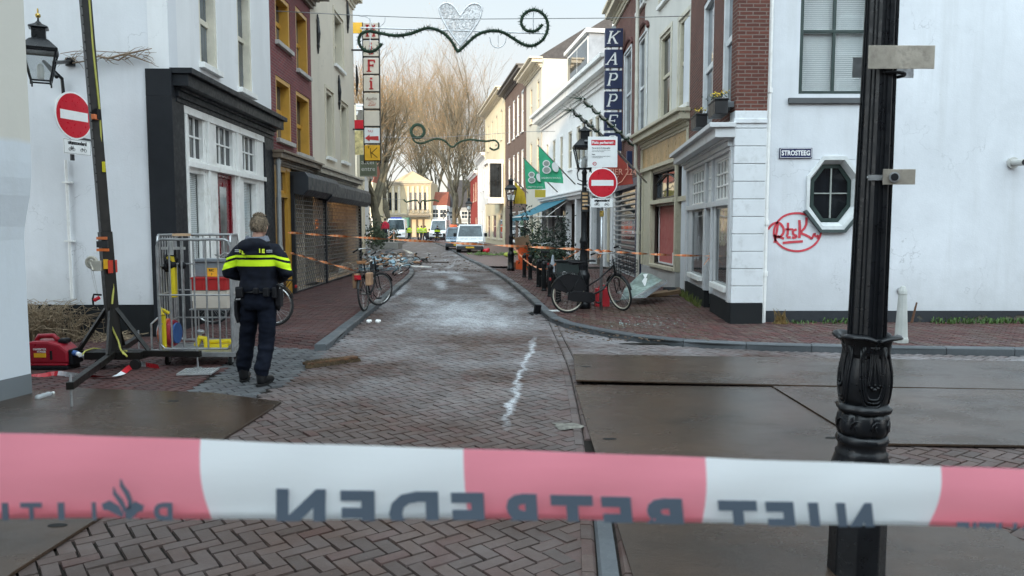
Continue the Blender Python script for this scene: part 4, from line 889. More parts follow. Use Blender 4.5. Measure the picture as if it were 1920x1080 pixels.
simple_house('row_house', 'narrow white house at the far end of the right row', (-2.75, 79), (-4.0, 90), 9.2, P_W3, WHITEP, GLASS, [(1.5, 2.6, 5.5, 7.8), (5, 6.1, 5.5, 7.8), (8.5, 9.6, 5.5, 7.8), (1.5, 2.6, 1, 3.4), (5, 6.1, 1, 3.4)], -1, corn=.5)
simple_house('row_house', 'small red painted house at the very end of the right row', (-4.05, 90.5), (-5.6, 104), 8.2, plaster('red_render', (.30, .05, .04)), CREAMF, GLASS, [(2, 3.2, 4.8, 7), (6, 7.2, 4.8, 7), (2, 3.2, .8, 2.8)], -1, corn=.5)
# ---------------- square at the end: theatre and neighbours
THE = plaster('theatre_yellow_render', (.56, .48, .33), streak=.15)
t9 = thing('theatre', 'sunlit yellow classical building with tall pilasters and a balcony at the end of the street', 'building', (-22, 132, 0))
x0, x1 = V(690, 400, 125).x, V(808, 400, 125).x; T = Fac((x0, 125), (x1, 125), t9)
def tx(px): return V(px, 400, 125).x - x0
T.wall('wall', THE, 0, 9.0); T.body(THE, 9.0, 12)
for px in (716, 727, 738, 749, 766, 775, 784, 793, 802): u = tx(px); b = MB(); T.box(b, u - .18, u + .18, 3.9, 8.2, .002, .3); b.build('pilaster', mat('theatre_white', (.55, .50, .40), .6), t9)
for px in (721, 732, 743, 770.5, 779.5, 788.5, 797.5): u = tx(px); b = MB(); T.box(b, u - .2, u + .2, 4.3, 7.2, .003, .03); b.build('window', GLASS, t9)
T.cornice(0, T.len, 8.3, 9.0, .7, MATS['theatre_white']); T.cornice(0, T.len, 3.3, 3.8, .4, MATS['theatre_white'], name='string_course')
b = MB(); ua, ub = tx(740), tx(808); b.add([(ua, .3, 9), (ub, .3, 9), ((ua + ub) / 2, .3, 10.6), (ua, -6, 9), (ub, -6, 9), ((ua + ub) / 2, -6, 10.6)], [(0, 1, 2), (3, 5, 4), (0, 2, 5, 3), (1, 4, 5, 2), (0, 3, 4, 1)], T.M); b.build('pediment', THE, t9)
b = MB(); T.box(b, tx(765), tx(806), 3.2, 3.45, .3, 1.6)
for i in range(26): u = tx(765) + .1 + i * .14; T.box(b, u, u + .04, 3.45, 4.3, 1.5, 1.55)
T.box(b, tx(765), tx(806), 4.3, 4.4, 1.48, 1.58); b.build('balcony', mat('balcony_iron', (.08, .075, .06), .6), t9)
b = MB(); T.box(b, tx(727), tx(747), 0, 3.0, .003, .12); b.build('green_door', mat('green_door_paint', (.01, .16, .06), .5), t9)
for a_ in (768, 780, 792): b = MB(); T.box(b, tx(a_), tx(a_ + 4), 0, 2.9, .003, .05); b.build('dark_door', mat('dark_door', (.1, .07, .04), .6), t9)
b = MB(); b.box(V(752, 420, 112).x, V(767, 420, 112).x, 112, 114, 0, 3.0); tag(b.build('green_kiosk', mat('dark_green_box', (.01, .10, .07), .5), bevel=.1), 'small dark green kiosk in front of the yellow theatre', 'kiosk')
def block(name, label, pxa, pxb, Y, H, m, rm, rise, wins=(3, 2), wc=GLASS):
    a, c = V(pxa, 400, Y).x, V(pxb, 400, Y).x; r = thing(name, label, 'building', ((a + c) / 2, Y + 3, 0)); F = Fac((a, Y), (c, Y), r)
    L_ = c - a
    for i in range(wins[0]):
        for j in range(wins[1]):
            u = L_ * (i + .5) / wins[0]; z = 1 + j * (H - 1) / wins[1]; F.window((u - .6, u + .6, z, z + min(2, (H - 1) / wins[1] - .6)), WHITEP, wc, 2, 2, .1, .12)
    F.wall('wall', m, 0, H); F.body(m, H, 8); F.roof(rm, H, rise, 9); return F
block('town_house', 'pale grey house with large panes at the end of the street, right of the theatre', 809, 838, 128, 5.2, P_WHITE, ROOFR, 2.4, (2, 2), GLASS_B)
block('town_house', 'grey house with a big dark roof behind the trees at the end of the street', 836, 892, 134, 5.0, plaster('mid_grey_render', (.35, .36, .36)), ROOFT, 5.0, (4, 2), GLASS_B)
block('town_house', 'far left building half hidden behind the first large tree', 640, 700, 110, 8, G_YC, ROOFR, 3, (3, 2))
# ---------------- unseen terrace added behind the viewpoint to keep the junction in shade
t10 = thing('shade_terrace', 'unseen brick terrace added behind the viewpoint to shade the junction', 'building', (0, -24, 0)); O = Fac((30, -20), (-30, -20), t10)
for i in range(14):
    for z in (1, 4.6, 8.2, 11.8): O.window((1.4 + i * 4, 2.9 + i * 4, z, z + 2.2), WHITEP, GLASS, 1, 2, .1, .12, sill=WHITEP)
O.wall('wall', B_BRN, 0, 16); O.body(B_BRN, 16, 8); O.roof(ROOFT, 16, 4.5, 8)
# ================================================================== STREET FURNITURE
def lantern(mb_metal, mb_glass, mb_inner, c, s=1.0, M0=None):
    """four-sided tapered lantern; c = centre of the bottom frame"""
    M = Matrix.Translation(c) @ (M0 or Matrix.Identity(4)); w0, w1, h = .115 * s, .20 * s, .40 * s
    q = [(-1, -1), (1, -1), (1, 1), (-1, 1)]
    for i in range(4):
        a, b_ = q[i], q[(i + 1) % 4]
        mb_metal.tube([M @ Vector((a[0] * w0, a[1] * w0, 0)), M @ Vector((a[0] * w1, a[1] * w1, h))], .014 * s, 6)
        mb_metal.tube([M @ Vector((a[0] * w0, a[1] * w0, 0)), M @ Vector((b_[0] * w0, b_[1] * w0, 0))], .013 * s, 6)
        mb_metal.tube([M @ Vector((a[0] * w1, a[1] * w1, h)), M @ Vector((b_[0] * w1, b_[1] * w1, h))], .02 * s, 6)
        g = .97; mb_glass.add([(a[0] * w0 * g, a[1] * w0 * g, 0), (b_[0] * w0 * g, b_[1] * w0 * g, 0), (b_[0] * w1 * g, b_[1] * w1 * g, h), (a[0] * w1 * g, a[1] * w1 * g, h)], [(0, 1, 2, 3)], M)
        mb_metal.tube([M @ Vector((a[0] * w0, a[1] * w0, 0)), M @ Vector((a[0] * w0, a[1] * w0, -.06 * s))], .012 * s, 6)
    r2 = math.sqrt(2)
    mb_metal.lathe([(w1 * r2 * .98, h), (w1 * r2 * 1.1, h + .005 * s), (w1 * r2 * 1.12, h + .03 * s), (.115 * r2 * s, h + .15 * s), (.085 * r2 * s, h + .165 * s), (.085 * r2 * s, h + .30 * s), (.12 * r2 * s, h + .315 * s), (.11 * r2 * s, h + .33 * s), (.045 * r2 * s, h + .37 * s), (.02 * s, h + .41 * s), (.012 * s, h + .45 * s)], 4, M, ph=math.pi / 4)
    mb_inner.lathe([(.03 * s, .02), (.045 * s, .06 * s), (.045 * s, .2 * s), (.02 * s, .24 * s)], 12, M)
LGLASS = clearglass('lantern_glass', (.85, .87, .88), .18); LIN = mat('frosted_lamp', (.7, .7, .66), .5); GOLD = mat('gilt', (.6, .42, .12), .3, .9)
POST_PROF = [(.15, 0), (.15, .12), (.125, .15), (.12, .62), (.135, .66), (.13, .72), (.095, .78), (.085, .86), (.1, .9), (.082, .96), (.075, 1.35), (.09, 1.38), (.09, 1.42), (.06, 1.5), (.058, 2.25), (.075, 2.29), (.07, 2.34), (.05, 2.4), (.045, 2.78), (.06, 2.82), (.03, 2.9)]
def street_lamp(x, y, label, hscale=1.0):
    r = thing('street_lamp', label, 'street lamp', (x, y, ZP), 0, 'lantern posts along the right pavement')
    b = MB(); b.lathe([(p * .95, z * hscale) for p, z in POST_PROF], 14); b.build('post', IRON, r, local=True, smooth=True)
    b, g, i_ = MB(), MB(), MB(); c = Vector((0, 0, 2.9 * hscale)); lantern(b, g, i_, c, 1.0)
    b.tube([(-.14, 0, 2.6 * hscale), (0, 0, 2.55 * hscale), (.14, 0, 2.6 * hscale)], .012, 6)
    for s_ in (-1, 1): b.tube([(0, 0, 2.62 * hscale), (.12 * s_, 0, 2.68 * hscale), (.14 * s_, 0, 2.8 * hscale), (.11 * s_, 0, 2.92 * hscale)], .012, 6)
    b.ball((0, 0, c.z + .88), .03, 8)
    o = b.build('lantern', IRON, r, local=True); g.build('pane', LGLASS, o, local=True, recalc=False); i_.build('lamp', LIN, r, local=True, smooth=True)
    return r
p1 = V(1095, 430, 15.0); near_lamp = street_lamp(p1.x, 15.0, 'black lantern post carrying traffic signs beside the parked black bicycle', (V(1095, 230, 15).z - ZP - .88) / 2.9)
p2 = V(958, 430, 28.0); street_lamp(p2.x, 28.0, 'black lantern post in front of the teal awning', (V(958, 330, 28).z - ZP - .88) / 2.9)
for px, Y, lb in ((879.5, 52, 'far black lantern post in front of the white van'), (840, 84, 'far black lantern post before the leaning tree trunk'), (832, 100, 'smallest and furthest lantern post, near the white high van')):
    p = V(px, 430, Y); street_lamp(p.x, Y, lb, .95)
# ---- traffic signs
def disc_noentry(root, M, r):
    b = MB(); b.lathe([(0, -.006), (r, -.006), (r, .006), (r * .965, .008), (0, .008)], 40, M); o = b.build('sign_disc', WHITES, root)
    b = MB(); b.lathe([(0, .0085), (r * .93, .0085), (r * .93, .011), (0, .011)], 40, M); b.build('red_face', REDS, o)
    b = MB(); b.box(-r * .74, r * .74, -r * .19, r * .19, .0115, .014, M); b.build('white_bar', WHITES, o); return o
def bikeicon(b, M, s, moped=False):
    t = .085
    def T(*p): b.tube([M @ Vector((x * s, y * s, .004)) for x, y in p], t * s * .55, 4)
    def C(x, y, r): b.tube([M @ Vector(((x + r * math.cos(a)) * s, (y + r * math.sin(a)) * s, .004)) for a in [i * math.pi / 8 for i in range(16)]], t * s * .5, 4, closed=True)
    C(-.6, 0, .38); C(.6, 0, .38)
    if moped: T((-.6, 0), (-.3, .45), (.25, .05), (.35, .1), (.5, .75), (.35, .85)); T((-.6, .5), (-.1, .5)); T((-.5, .2), (0, .1))
    else: T((-.6, 0), (-.15, .55), (.4, .55), (.6, 0)); T((-.6, 0), (-.05, 0), (.4, .55)); T((-.2, .7), (-.05, 0)); T((-.35, .72), (-.05, .72)); T((.4, .55), (.36, .8), (.55, .8))
def subplate(root, M, w, h):
    b = MB(); b.box(-w / 2, w / 2, -h / 2, h / 2, -.003, .003, M); o = b.build('bicycle_plate', WHITES, root, bevel=.003)
    b = MB(); b.text('uitgezonderd', h * .32, M @ TR(0, h * .25, .0035), depth=.001, xs=.92, off=.004); bikeicon(b, M @ TR(-w * .21, -h * .18, .0035), h * .26); bikeicon(b, M @ TR(w * .21, -h * .18, .0035), h * .26, True)
    for s_ in (1, -1):
        b.box(-w / 2 + .008, w / 2 - .008, s_ * (h / 2 - .011) - .002, s_ * (h / 2 - .011) + .002, .0035, .0045, M); b.box(s_ * (w / 2 - .011) - .002, s_ * (w / 2 - .011) + .002, -h / 2 + .013, h / 2 - .013, .0035, .0045, M)
    b.build('lettering', BLACKS, o); return o
# pole in the right pavement
FM = lambda x, y, z, rz=0: Matrix.Translation((x, y, z)) @ Matrix.Rotation(rz, 4, 'Z') @ Matrix.Rotation(math.pi / 2, 4, 'X')      # sign plane facing the viewer
gp = V(1129, 420, 14.72); r = thing('traffic_sign', 'right-hand round red no entry sign under a white parking notice on a grey pole', 'traffic sign', (gp.x, 14.8, ZP))
b = MB(); b.tube([(gp.x, 14.8, ZP), (gp.x, 14.8, V(1129, 375, 14.8).z)], .03, 10); b.build('pole', GALV, r, smooth=True)
b = MB(); pz = V(1129, 400, 14.8).z; b.tube([(gp.x, 14.8, pz - .06), (gp.x, 14.8, pz + .05)], .04, 10); b.build('pole_collar', GOLD, r)
b = MB()
for yy in (385, 350, 265, 300): z = V(1100, yy, 14.9).z; b.box(p1.x - .02, gp.x + .02, 14.78, 14.86, z - .012, z + .012)
b.build('bracket', GALV, r)
c = V(1129.5, 343, 14.7); disc_noentry(r, FM(c.x, 14.7, c.z), .285)
c = V(1128.5, 380.5, 14.7); subplate(r, FM(c.x, 14.7, c.z), .44, .185)
c = V(1130, 285, 14.7); M = FM(c.x, 14.7, c.z); w_, h_ = .56, .575
b = MB(); b.box(-w_ / 2, w_ / 2, -h_ / 2, h_ / 2, -.004, .004, M); o = b.build('parking_notice', WHITES, r, bevel=.004)
b = MB(); b.box(-.215, .24, .125, .225, .0045, .006, M); b.build('red_header', REDS, o)
b = MB(); b.text('Fiets parkeren', .075, M @ TR(-.205, .175, .0065), depth=.001, align='LEFT', xs=.9, off=.002); bikeicon(b, M @ TR(.185, .17, .0065), .035); b.build('header_lettering', WHITES, o)
b = MB()
for i, (t_, z) in enumerate((('Niet een fiets van de plaatsen gelden', .075), ('Parkeer uw fiets alleen in de rekken of vakken', .035), ('anders wordt deze verwijderd', .008), ('Depot', -.045), ('Verkeerd gestalde fietsen worden verwijderd', -.08), ('en naar het depot gebracht', -.106))):
    b.text(t_, .03 if i in (0, 3) else .024, M @ TR(-.205, z, .005), depth=.0008, align='LEFT', xs=.78, off=.001 if i in (0, 3) else 0)
b.build('lettering', BLACKS, o)
b = MB(); b.text('XX', .04, M @ TR(-.17, -.22, .005), depth=.001); b.ring((-.15, -.22, .005), .03, .006, 'Z', 16, 4, M); b.build('emblem', REDS, o)
b = MB(); c = V(1099, 378, 14.85); b.box(p1.x - .075, p1.x + .075, 14.84, 14.86, c.z - .19, c.z + .2)
o = b.build('small_notice', mat('black_notice', (.02, .02, .02), .5), near_lamp); b = MB()
for i in range(5): b.box(p1.x - .05, p1.x + .05, 14.836, 14.838, c.z - .15 + i * .07, c.z - .11 + i * .07)
b.build('notice_text', mat('tan_notice', (.5, .32, .16), .5), o)
# left no entry sign on the white wall
c = V(138, 217, 11.1); rz = R(76); r = thing('traffic_sign', 'left-hand round red no entry sign on the white corner house wall', 'traffic sign', (c.x, 11.3, 1.9))
M = FM(c.x, 11.1, c.z, rz); disc_noentry(r, M, .335)
c2 = V(145, 276, 11.1); subplate(r, FM(c2.x, 11.1, c2.z, rz), .50, .215)
b = MB(); zt_ = V(138, 180, 11.2).z; zb_ = V(138, 302, 11.2).z; b.tube([(c.x - .045, 11.1, zb_), (c.x - .045, 11.1, zt_)], .03, 8)
for z in (c.z + .2, c.z - .3): b.box(c.x - .06, c.x - .02, 11.1, 11.7, z - .02, z + .02)
b.build('pole', mat('dark_grey_steel', (.07, .07, .075), .5, .6), r)
# wall lantern
c = V(77, 153, 10.7); r = thing('wall_lantern', 'black four-sided lantern with a gilt finial bracketed to the white corner house', 'wall lantern', (c.x, 11.2, c.z))
b, g, i_ = MB(), MB(), MB(); sc = 1.0; lantern(b, g, i_, c, sc, Matrix.Rotation(R(28), 4, 'Z'))
o = b.build('lantern', IRON, r, bevel=.003); g.build('pane', LGLASS, o, recalc=False); i_.build('lamp', LIN, r)
b = MB(); b.ball((c.x, c.y, c.z + .92 * sc * .98 - .02), .035, 10); b.ball((c.x, c.y, c.z + .90 * sc + .045), .02, 8, sc=(.6, .6, 2)); b.build('finial', GOLD, r)
b = MB(); e = V(119, 176, 11.66); a1 = V(131, 116, 11.66); h0 = c + Vector((.12, .12, .28)); b.tube([a1, h0], .028, 8); b.tube([e, e + Vector((0, -.02, .22)), e + Vector((-.12, -.25, .42)), c + Vector((.1, .2, .1))], .026, 8)
b.box(a1.x - .06, a1.x + .06, 11.64, 11.7, a1.z - .06, a1.z + .06); b.build('bracket', IRON, r, bevel=.004)
# junction box, conduit
b = MB(); b.tube([V(123, 300, 11.66), V(135, 560, 11.66)], .022, 8, flat=1)
for y in (342, 452): p = V(125 + (y - 300) * .04, y, 11.66); b.box(p.x - .07, p.x + .07, 11.63, 11.69, p.z - .012, p.z + .012)
tag(b.build('wall_conduit', WHITEP), 'thin white conduit pipe running down the white wall below the left no entry sign', 'pipe')
b = MB(); p = V(110, 200, 11.62); b.box(p.x - .05, p.x + .05, 11.6, 11.7, p.z - .12, p.z + .1); tag(b.build('junction_box', WHITEP, bevel=.01), 'small white junction box behind the left no entry sign', 'box')
# bare creeper twigs on the wall
b = MB()
def pathpx(pts, Y, j=0.0): return [V(x, y, Y) + Vector((0, random.uniform(-j, j), 0)) for x, y in pts]
b.tube(pathpx([(135, 118), (160, 115), (185, 106), (205, 110), (228, 103), (258, 97), (285, 91)], 11.62, .02), [.012, .012, .014, .016, .018, .014, .006], 5)
b.tube(pathpx([(200, 108), (222, 113), (240, 102), (262, 110), (288, 120)], 11.62, .02), [.008, .012, .018, .012, .005], 5)
b.tube(pathpx([(112, 100), (140, 96), (175, 96), (215, 98), (245, 99)], 11.64, .02), .006, 5)
for k in range(46):
    x0 = random.uniform(125, 285); y0 = 106 + random.uniform(-8, 10); a = random.uniform(-.9, .9) + (math.pi if random.random() < .3 else 0); l = random.uniform(8, 30)
    b.tube(pathpx([(x0, y0), (x0 + l * .5 * math.cos(a), y0 + l * .5 * math.sin(a) + random.uniform(-3, 3)), (x0 + l * math.cos(a), y0 + l * math.sin(a))], 11.62, .05), [.006, .004, .002], 4)
tag(b.build('creeper', mat('dry_twig', (.22, .16, .11), .8)), 'bare creeper twigs spreading across the white wall right of the wall lantern', 'creeper')
# dry plant at the wall foot
b = MB()
for k in range(330):
    bx = random.gauss(-6.95, .33); by = 11.35 + random.uniform(-.25, .15); h = random.uniform(.25, .75); lx = random.gauss(0, .35); pts = [(bx, by, 0)]
    for i in range(1, 6): t_ = i / 5; pts.append((bx + lx * t_ ** 1.6, by - .3 * t_ * random.random(), h * (1.8 * t_ - 1.0 * t_ * t_) + random.gauss(0, .02)))
    b.tube(pts, [.006, .006, .005, .004, .004, .002], 3)
for k in range(60):
    bx = random.uniform(-6.6, -5.6); by = 11.3 + random.uniform(-.2, .2); b.tube([(bx, by, .02), (bx + random.uniform(-.2, .2), by + random.uniform(-.1, .1), .04 + random.random() * .12), (bx + random.uniform(-.4, .4), by + random.uniform(-.2, .2), .02)], .004, 3)
tag(b.build('dead_shrub', mat('dead_straw', (.30, .23, .15), .9, 0, .4, 8)), 'tangled dead brown plant against the plinth behind the red generator', 'plant')
# ---- drain pipes on the houses
def dpipe(name, label, pts, r_, m, clips=()):
    b = MB(); b.tube(pts, r_, 10); 
    for c_ in clips: b.tube([Vector(c_) - Vector((0, 0, .04)), Vector(c_) + Vector((0, 0, .04))], r_ * 1.35, 10)
    o = b.build(name, m, smooth=False); return tag(o, label, 'drain pipe', 'drain pipes down the house fronts')
dpipe('drain_pipe', 'grey zinc drain pipe between the white corner house and the plum brick house', [(-5.15, 17.08, .1), (-5.15, 17.08, 3.35)], .05, mat('zinc', (.30, .31, .31), .5, .3), [(-5.15, 17.08, 1.2), (-5.15, 17.08, 3.1)])
dpipe('drain_pipe', 'white banded drain pipe on the large white wall beside the corner column', [(4.2, 12.78, 0), (4.2, 12.78, 10)], .045, WHITEP, [(4.2, 12.78, 1.75), (4.2, 12.78, 3.9), (4.2, 12.78, .9)])
dpipe('drain_pipe', 'thin grey pipe in the corner where the brick corner house meets the white wall', [(4.10, 12.74, 0), (4.10, 12.74, 10)], .02, mat('grey_pipe', (.16, .17, .18), .5))
pp = Bf.M @ Vector((Bf.len + .02, .12, 0)); dpipe('drain_pipe', 'cream drain pipe between the beige shop front and the slatted shutter', [pp + Vector((0, 0, .1)), pp + Vector((0, 0, 3.2)), pp + Vector((-.1, 0, 3.45)), pp + Vector((-.1, -.0, 9))], .055, mat('cream_pipe', (.5, .48, .42), .5), [pp + Vector((0, 0, 1.5))])
# ---- things on the white wall
c = V(1492.5, 287, 12.83); M = FM(c.x, 12.835, c.z); b = MB(); b.box(-.27, .27, -.085, .085, -.02, .004, M); r = b.build('street_name_sign', mat('enamel_navy', (.012, .018, .07), .3), None, bevel=.004); tag(r, 'navy enamel street name sign reading STROSTEEG on the white wall', 'street sign')
b = MB()
b.text('STROSTEEG', .112, M @ TR(0, -.002, .0045), depth=.001, xs=.80, off=.003)
for s_ in (1, -1): b.box(-.255, .255, s_ * .073 - .003, s_ * .073 + .003, .0045, .0055, M); b.box(s_ * .255 - .003, s_ * .255 + .003, -.07, .07, .0045, .0055, M)
b.build('lettering', WHITES, r)
SPRAY = mat('red_spray_paint', (.55, .05, .07), .7, 0, .15, 9)
def gpath(b, pts, wpx, Y=12.852, smooth=2):
    P = [Vector((x, y, 0)) for x, y in pts]
    for _ in range(smooth):
        Q_ = [P[0]]
        for a, c_ in zip(P, P[1:]): Q_ += [a * .75 + c_ * .25, a * .25 + c_ * .75]
        P = Q_ + [P[-1]]
    pts3 = [V(p.x, p.y, Y) for p in P]; r_ = wpx * 1.5 * 12.85 / 1440 / 2; vs = []; k = len(pts3)
    for i, p in enumerate(pts3):
        d = (pts3[min(i + 1, k - 1)] - pts3[max(i - 1, 0)]).normalized(); nn_ = Vector((-d.z, 0, d.x)); vs += [p + nn_ * r_, p - nn_ * r_]
    b.add(vs, [(2 * i, 2 * i + 1, 2 * i + 3, 2 * i + 2) for i in range(k - 1)])
def zi(x, y): return (1440 + x / 4, 270 + y / 4)
b = MB()
gpath(b, [zi(*p) for p in [(330, 560), (290, 530), (220, 515), (130, 530), (70, 580), (40, 650), (50, 720), (110, 780), (200, 808), (290, 795), (360, 750), (395, 690), (400, 620), (365, 570)]], 2.6)
gpath(b, [zi(*p) for p in [(0, 640), (30, 600), (80, 585), (115, 620), (120, 665), (95, 695), (60, 700), (45, 680)]], 3); gpath(b, [zi(*p) for p in [(75, 600), (60, 690), (50, 740)]], 3); gpath(b, [zi(*p) for p in [(70, 690), (120, 710)]], 3)
gpath(b, [zi(*p) for p in [(150, 590), (150, 660), (140, 700), (170, 700)]], 3, smooth=1); gpath(b, [zi(*p) for p in [(130, 640), (190, 640)]], 2.5, smooth=1)
gpath(b, [zi(*p) for p in [(215, 640), (185, 650), (190, 680), (220, 690), (200, 705), (180, 700)]], 3, smooth=1); gpath(b, [zi(*p) for p in [(235, 570), (240, 640), (235, 705)]], 3.4, smooth=1)
gpath(b, [zi(*p) for p in [(290, 550), (285, 620), (240, 665), (300, 690), (330, 712)]], 3, smooth=1); gpath(b, [zi(*p) for p in [(330, 712), (350, 660), (355, 700), (380, 680), (372, 712)]], 2.6, smooth=1); gpath(b, [zi(*p) for p in [(110, 742), (180, 735), (262, 730)]], 3)
tag(b.build('graffiti_tag', SPRAY, recalc=False), 'red sprayed graffiti tag in a circle on the white wall below the octagonal window', 'graffiti')
b = MB(); gpath(b, [(1427, 438), (1432, 434), (1430, 441), (1434, 440)], 3); gpath(b, [(1426, 462), (1431, 460), (1429, 466)], 1.5); 
tag(b.build('spray_mark', SPRAY, recalc=False), 'small red spray mark at the left edge of the white wall', 'graffiti')
c = V(1902, 305, 12.8); b = MB(); b.tube([(c.x, 12.86, c.z), (c.x, 12.82, c.z)], .095, 20); b.tube([(c.x, 12.82, c.z), (c.x + .03, 12.6, c.z - .01)], .055, 16); o = b.build('flue_outlet', mat('grey_flue', (.45, .45, .43), .5)); tag(o, 'round grey flue outlet high on the white wall near the right edge', 'flue'); b = MB(); b.tube([(c.x + .03, 12.6, c.z - .01), (c.x + .031, 12.59, c.z - .01)], .045, 16); b.build('flue_mouth', BLACKS, o)
c = V(1690, 545, 12.8); b = MB(); b.lathe([(.0, 0), (.05, 0), (.05, .03), (.03, .06), (0, .065)], 14, FM(c.x, 12.86, c.z)); tag(b.build('vent_cap', mat('grey_vent', (.3, .3, .3), .6)), 'tiny round vent cap on the white wall just right of the big lamp post', 'vent')
# white conical bollard and rusty stick by the wall
c = G(1689, 642, ZP); b = MB(); b.lathe([(.095, 0), (.095, .05), (.085, .08), (.055, .66), (.06, .68), (.055, .72), (.03, .78), (.0, .79)], 10, TR(c.x, c.y, ZP)); b.build
tag(b.build('stone_bollard', mat('weathered_white_stone', (.42, .43, .41), .8, 0, .12, 5, .4, 40, dirt=(.2, .2, .17)), smooth=False), 'weathered white tapered bollard on the right pavement, just behind the big lamp post', 'bollard')
b = MB(); b.tube([V(1708, 610, 12.75), V(1719, 567, 12.7)], [.022, .014], 6); tag(b.build('metal_rod', mat('rust', (.12, .06, .035), .9)), 'short rusty rod leaning on the plinth beside the white bollard', 'rod')
# weeds
def weeds(px0, px1, n, h, Y, m, label, gx=None):
    b = MB()
    for _ in range(n):
        x = V(random.uniform(px0, px1), 600, Y).x; y = Y - random.uniform(.02, .22); a = random.uniform(0, 6.28); hh = random.uniform(.3, 1) * h; d = Vector((math.cos(a), math.sin(a), 0)) * hh * .6; e = Vector((-d.y, d.x, 0)).normalized() * .012; p = Vector((x, y, ZP))
        b.add([p - e, p + e, p + d * .6 + Vector((0, 0, hh)) + e * .6, p + d + Vector((0, 0, hh * .9))], [(0, 1, 2, 3)])
    return tag(b.build('weeds', m, recalc=False), label, 'weeds', kind='stuff')
WEED = mat('weed_green', (.05, .10, .02), .7, 0, .4, 5)
weeds(1540, 1612, 80, .10, 12.8, WEED, 'low green weeds at the plinth foot left of the big lamp post'); weeds(1740, 1925, 200, .11, 12.8, WEED, 'green weeds along the flaking plinth at the right'); weeds(1445, 1540, 60, .06, 12.8, WEED, 'thin moss at the wall foot')
b = MB(); p0 = V(1463, 608, 12.6); p0.z = ZP
for _ in range(110):
    a = random.uniform(0, 6.28); h = random.uniform(.06, .26); b.tube([p0 + Vector((random.gauss(0, .05), random.gauss(0, .04), 0)), p0 + Vector((math.cos(a) * h * .5, math.sin(a) * h * .3, h))], [.005, .002], 3)
tag(b.build('dry_tuft', mat('brown_tuft', (.16, .10, .03), .9, 0, .5, 8)), 'small brown dry tuft growing at the foot of the white wall near the corner', 'plant')
b = MB(); q0 = V(1302, 577, 17)
for _ in range(150):
    a = random.uniform(0, 6.28); h = random.uniform(.05, .2); p = E.M @ Vector((random.uniform(2.4, 5.2), .08 + random.random() * .1, ZP)); b.tube([p, p + Vector((math.cos(a) * h * .5, math.sin(a) * h * .4, h))], [.008, .002], 3)
tag(b.build('weeds', mat('olive_weed', (.09, .11, .02), .8)), 'sparse weeds at the foot of the white shop front', 'weeds', kind='stuff')
# ---- bollards
b = MB(); b.lathe([(.075, 0), (.075, .03), (.062, .05), (.058, .62), (.07, .64), (.07, .68), (.05, .72), (.0, .75)], 12); m0 = None
for px, py, lb in ((1047, 566, 'black bollard nearest the parked black bicycle, behind its rear wheel'), (1032, 556, 'black bollard second from the bicycle along the right kerb'), (1020, 545, 'black bollard third from the bicycle along the right kerb'), (1015, 537, 'black bollard fourth from the bicycle, in front of the flower stall'), (1010, 538, 'black bollard fifth from the bicycle, in front of the flower stall'), (994, 524, 'black bollard next to last before the far lantern post'), (983, 520, 'black bollard furthest along the right kerb, nearest the awning lantern post')):
    c = G(px, py, ZP)
    if m0 is None: m0 = b.build('bollard', BLACK, None, local=True, smooth=False); o = m0
    else: o = m0.copy(); COL.objects.link(o)
    o.location = (c.x, c.y, ZP); tag(o, lb, 'bollard', 'black bollards along the right kerb')
# ================================================================== SIGNS ON THE HOUSES
Ys = 27.0; xk0, xk1 = V(1133.5, 200, Ys).x, V(1167, 200, Ys).x; ztop = V(1150, 53, Ys).z; wk = xk1 - xk0
r = thing('shop_sign', 'tall vertical navy sign of separate letter boxes spelling KAPPERS', 'shop sign', ((xk0 + xk1) / 2, Ys, V(1150, 300, Ys).z)); pitch = 37.8 * Ys / 1440
def strokes(b, M, segs, s, w_, shear=.22):
    for (x0, y0, x1, y1, ww) in segs:
        a = Vector(((x0 + shear * y0) * s, y0 * s, 0)); c_ = Vector(((x1 + shear * y1) * s, y1 * s, 0)); d = (c_ - a).normalized(); n_ = Vector((-d.y, d.x, 0)) * w_ * ww * s / 2
        b.add([a - n_, c_ - n_, c_ + n_, a + n_, a - n_ + Vector((0, 0, .01)), c_ - n_ + Vector((0, 0, .01)), c_ + n_ + Vector((0, 0, .01)), a + n_ + Vector((0, 0, .01))], [(0, 1, 2, 3), (4, 5, 6, 7), (0, 1, 5, 4), (1, 2, 6, 5), (2, 3, 7, 6), (3, 0, 4, 7)], M)
def arc(cx, cy, rx, ry, a0, a1, ww, n=7):
    P = [(cx + rx * math.cos(a0 + (a1 - a0) * i / n), cy + ry * math.sin(a0 + (a1 - a0) * i / n)) for i in range(n + 1)]; return [(*p, *q, ww) for p, q in zip(P, P[1:])]
SER = lambda x, y, l=.16: [(x - l, y, x + l, y, .5)]
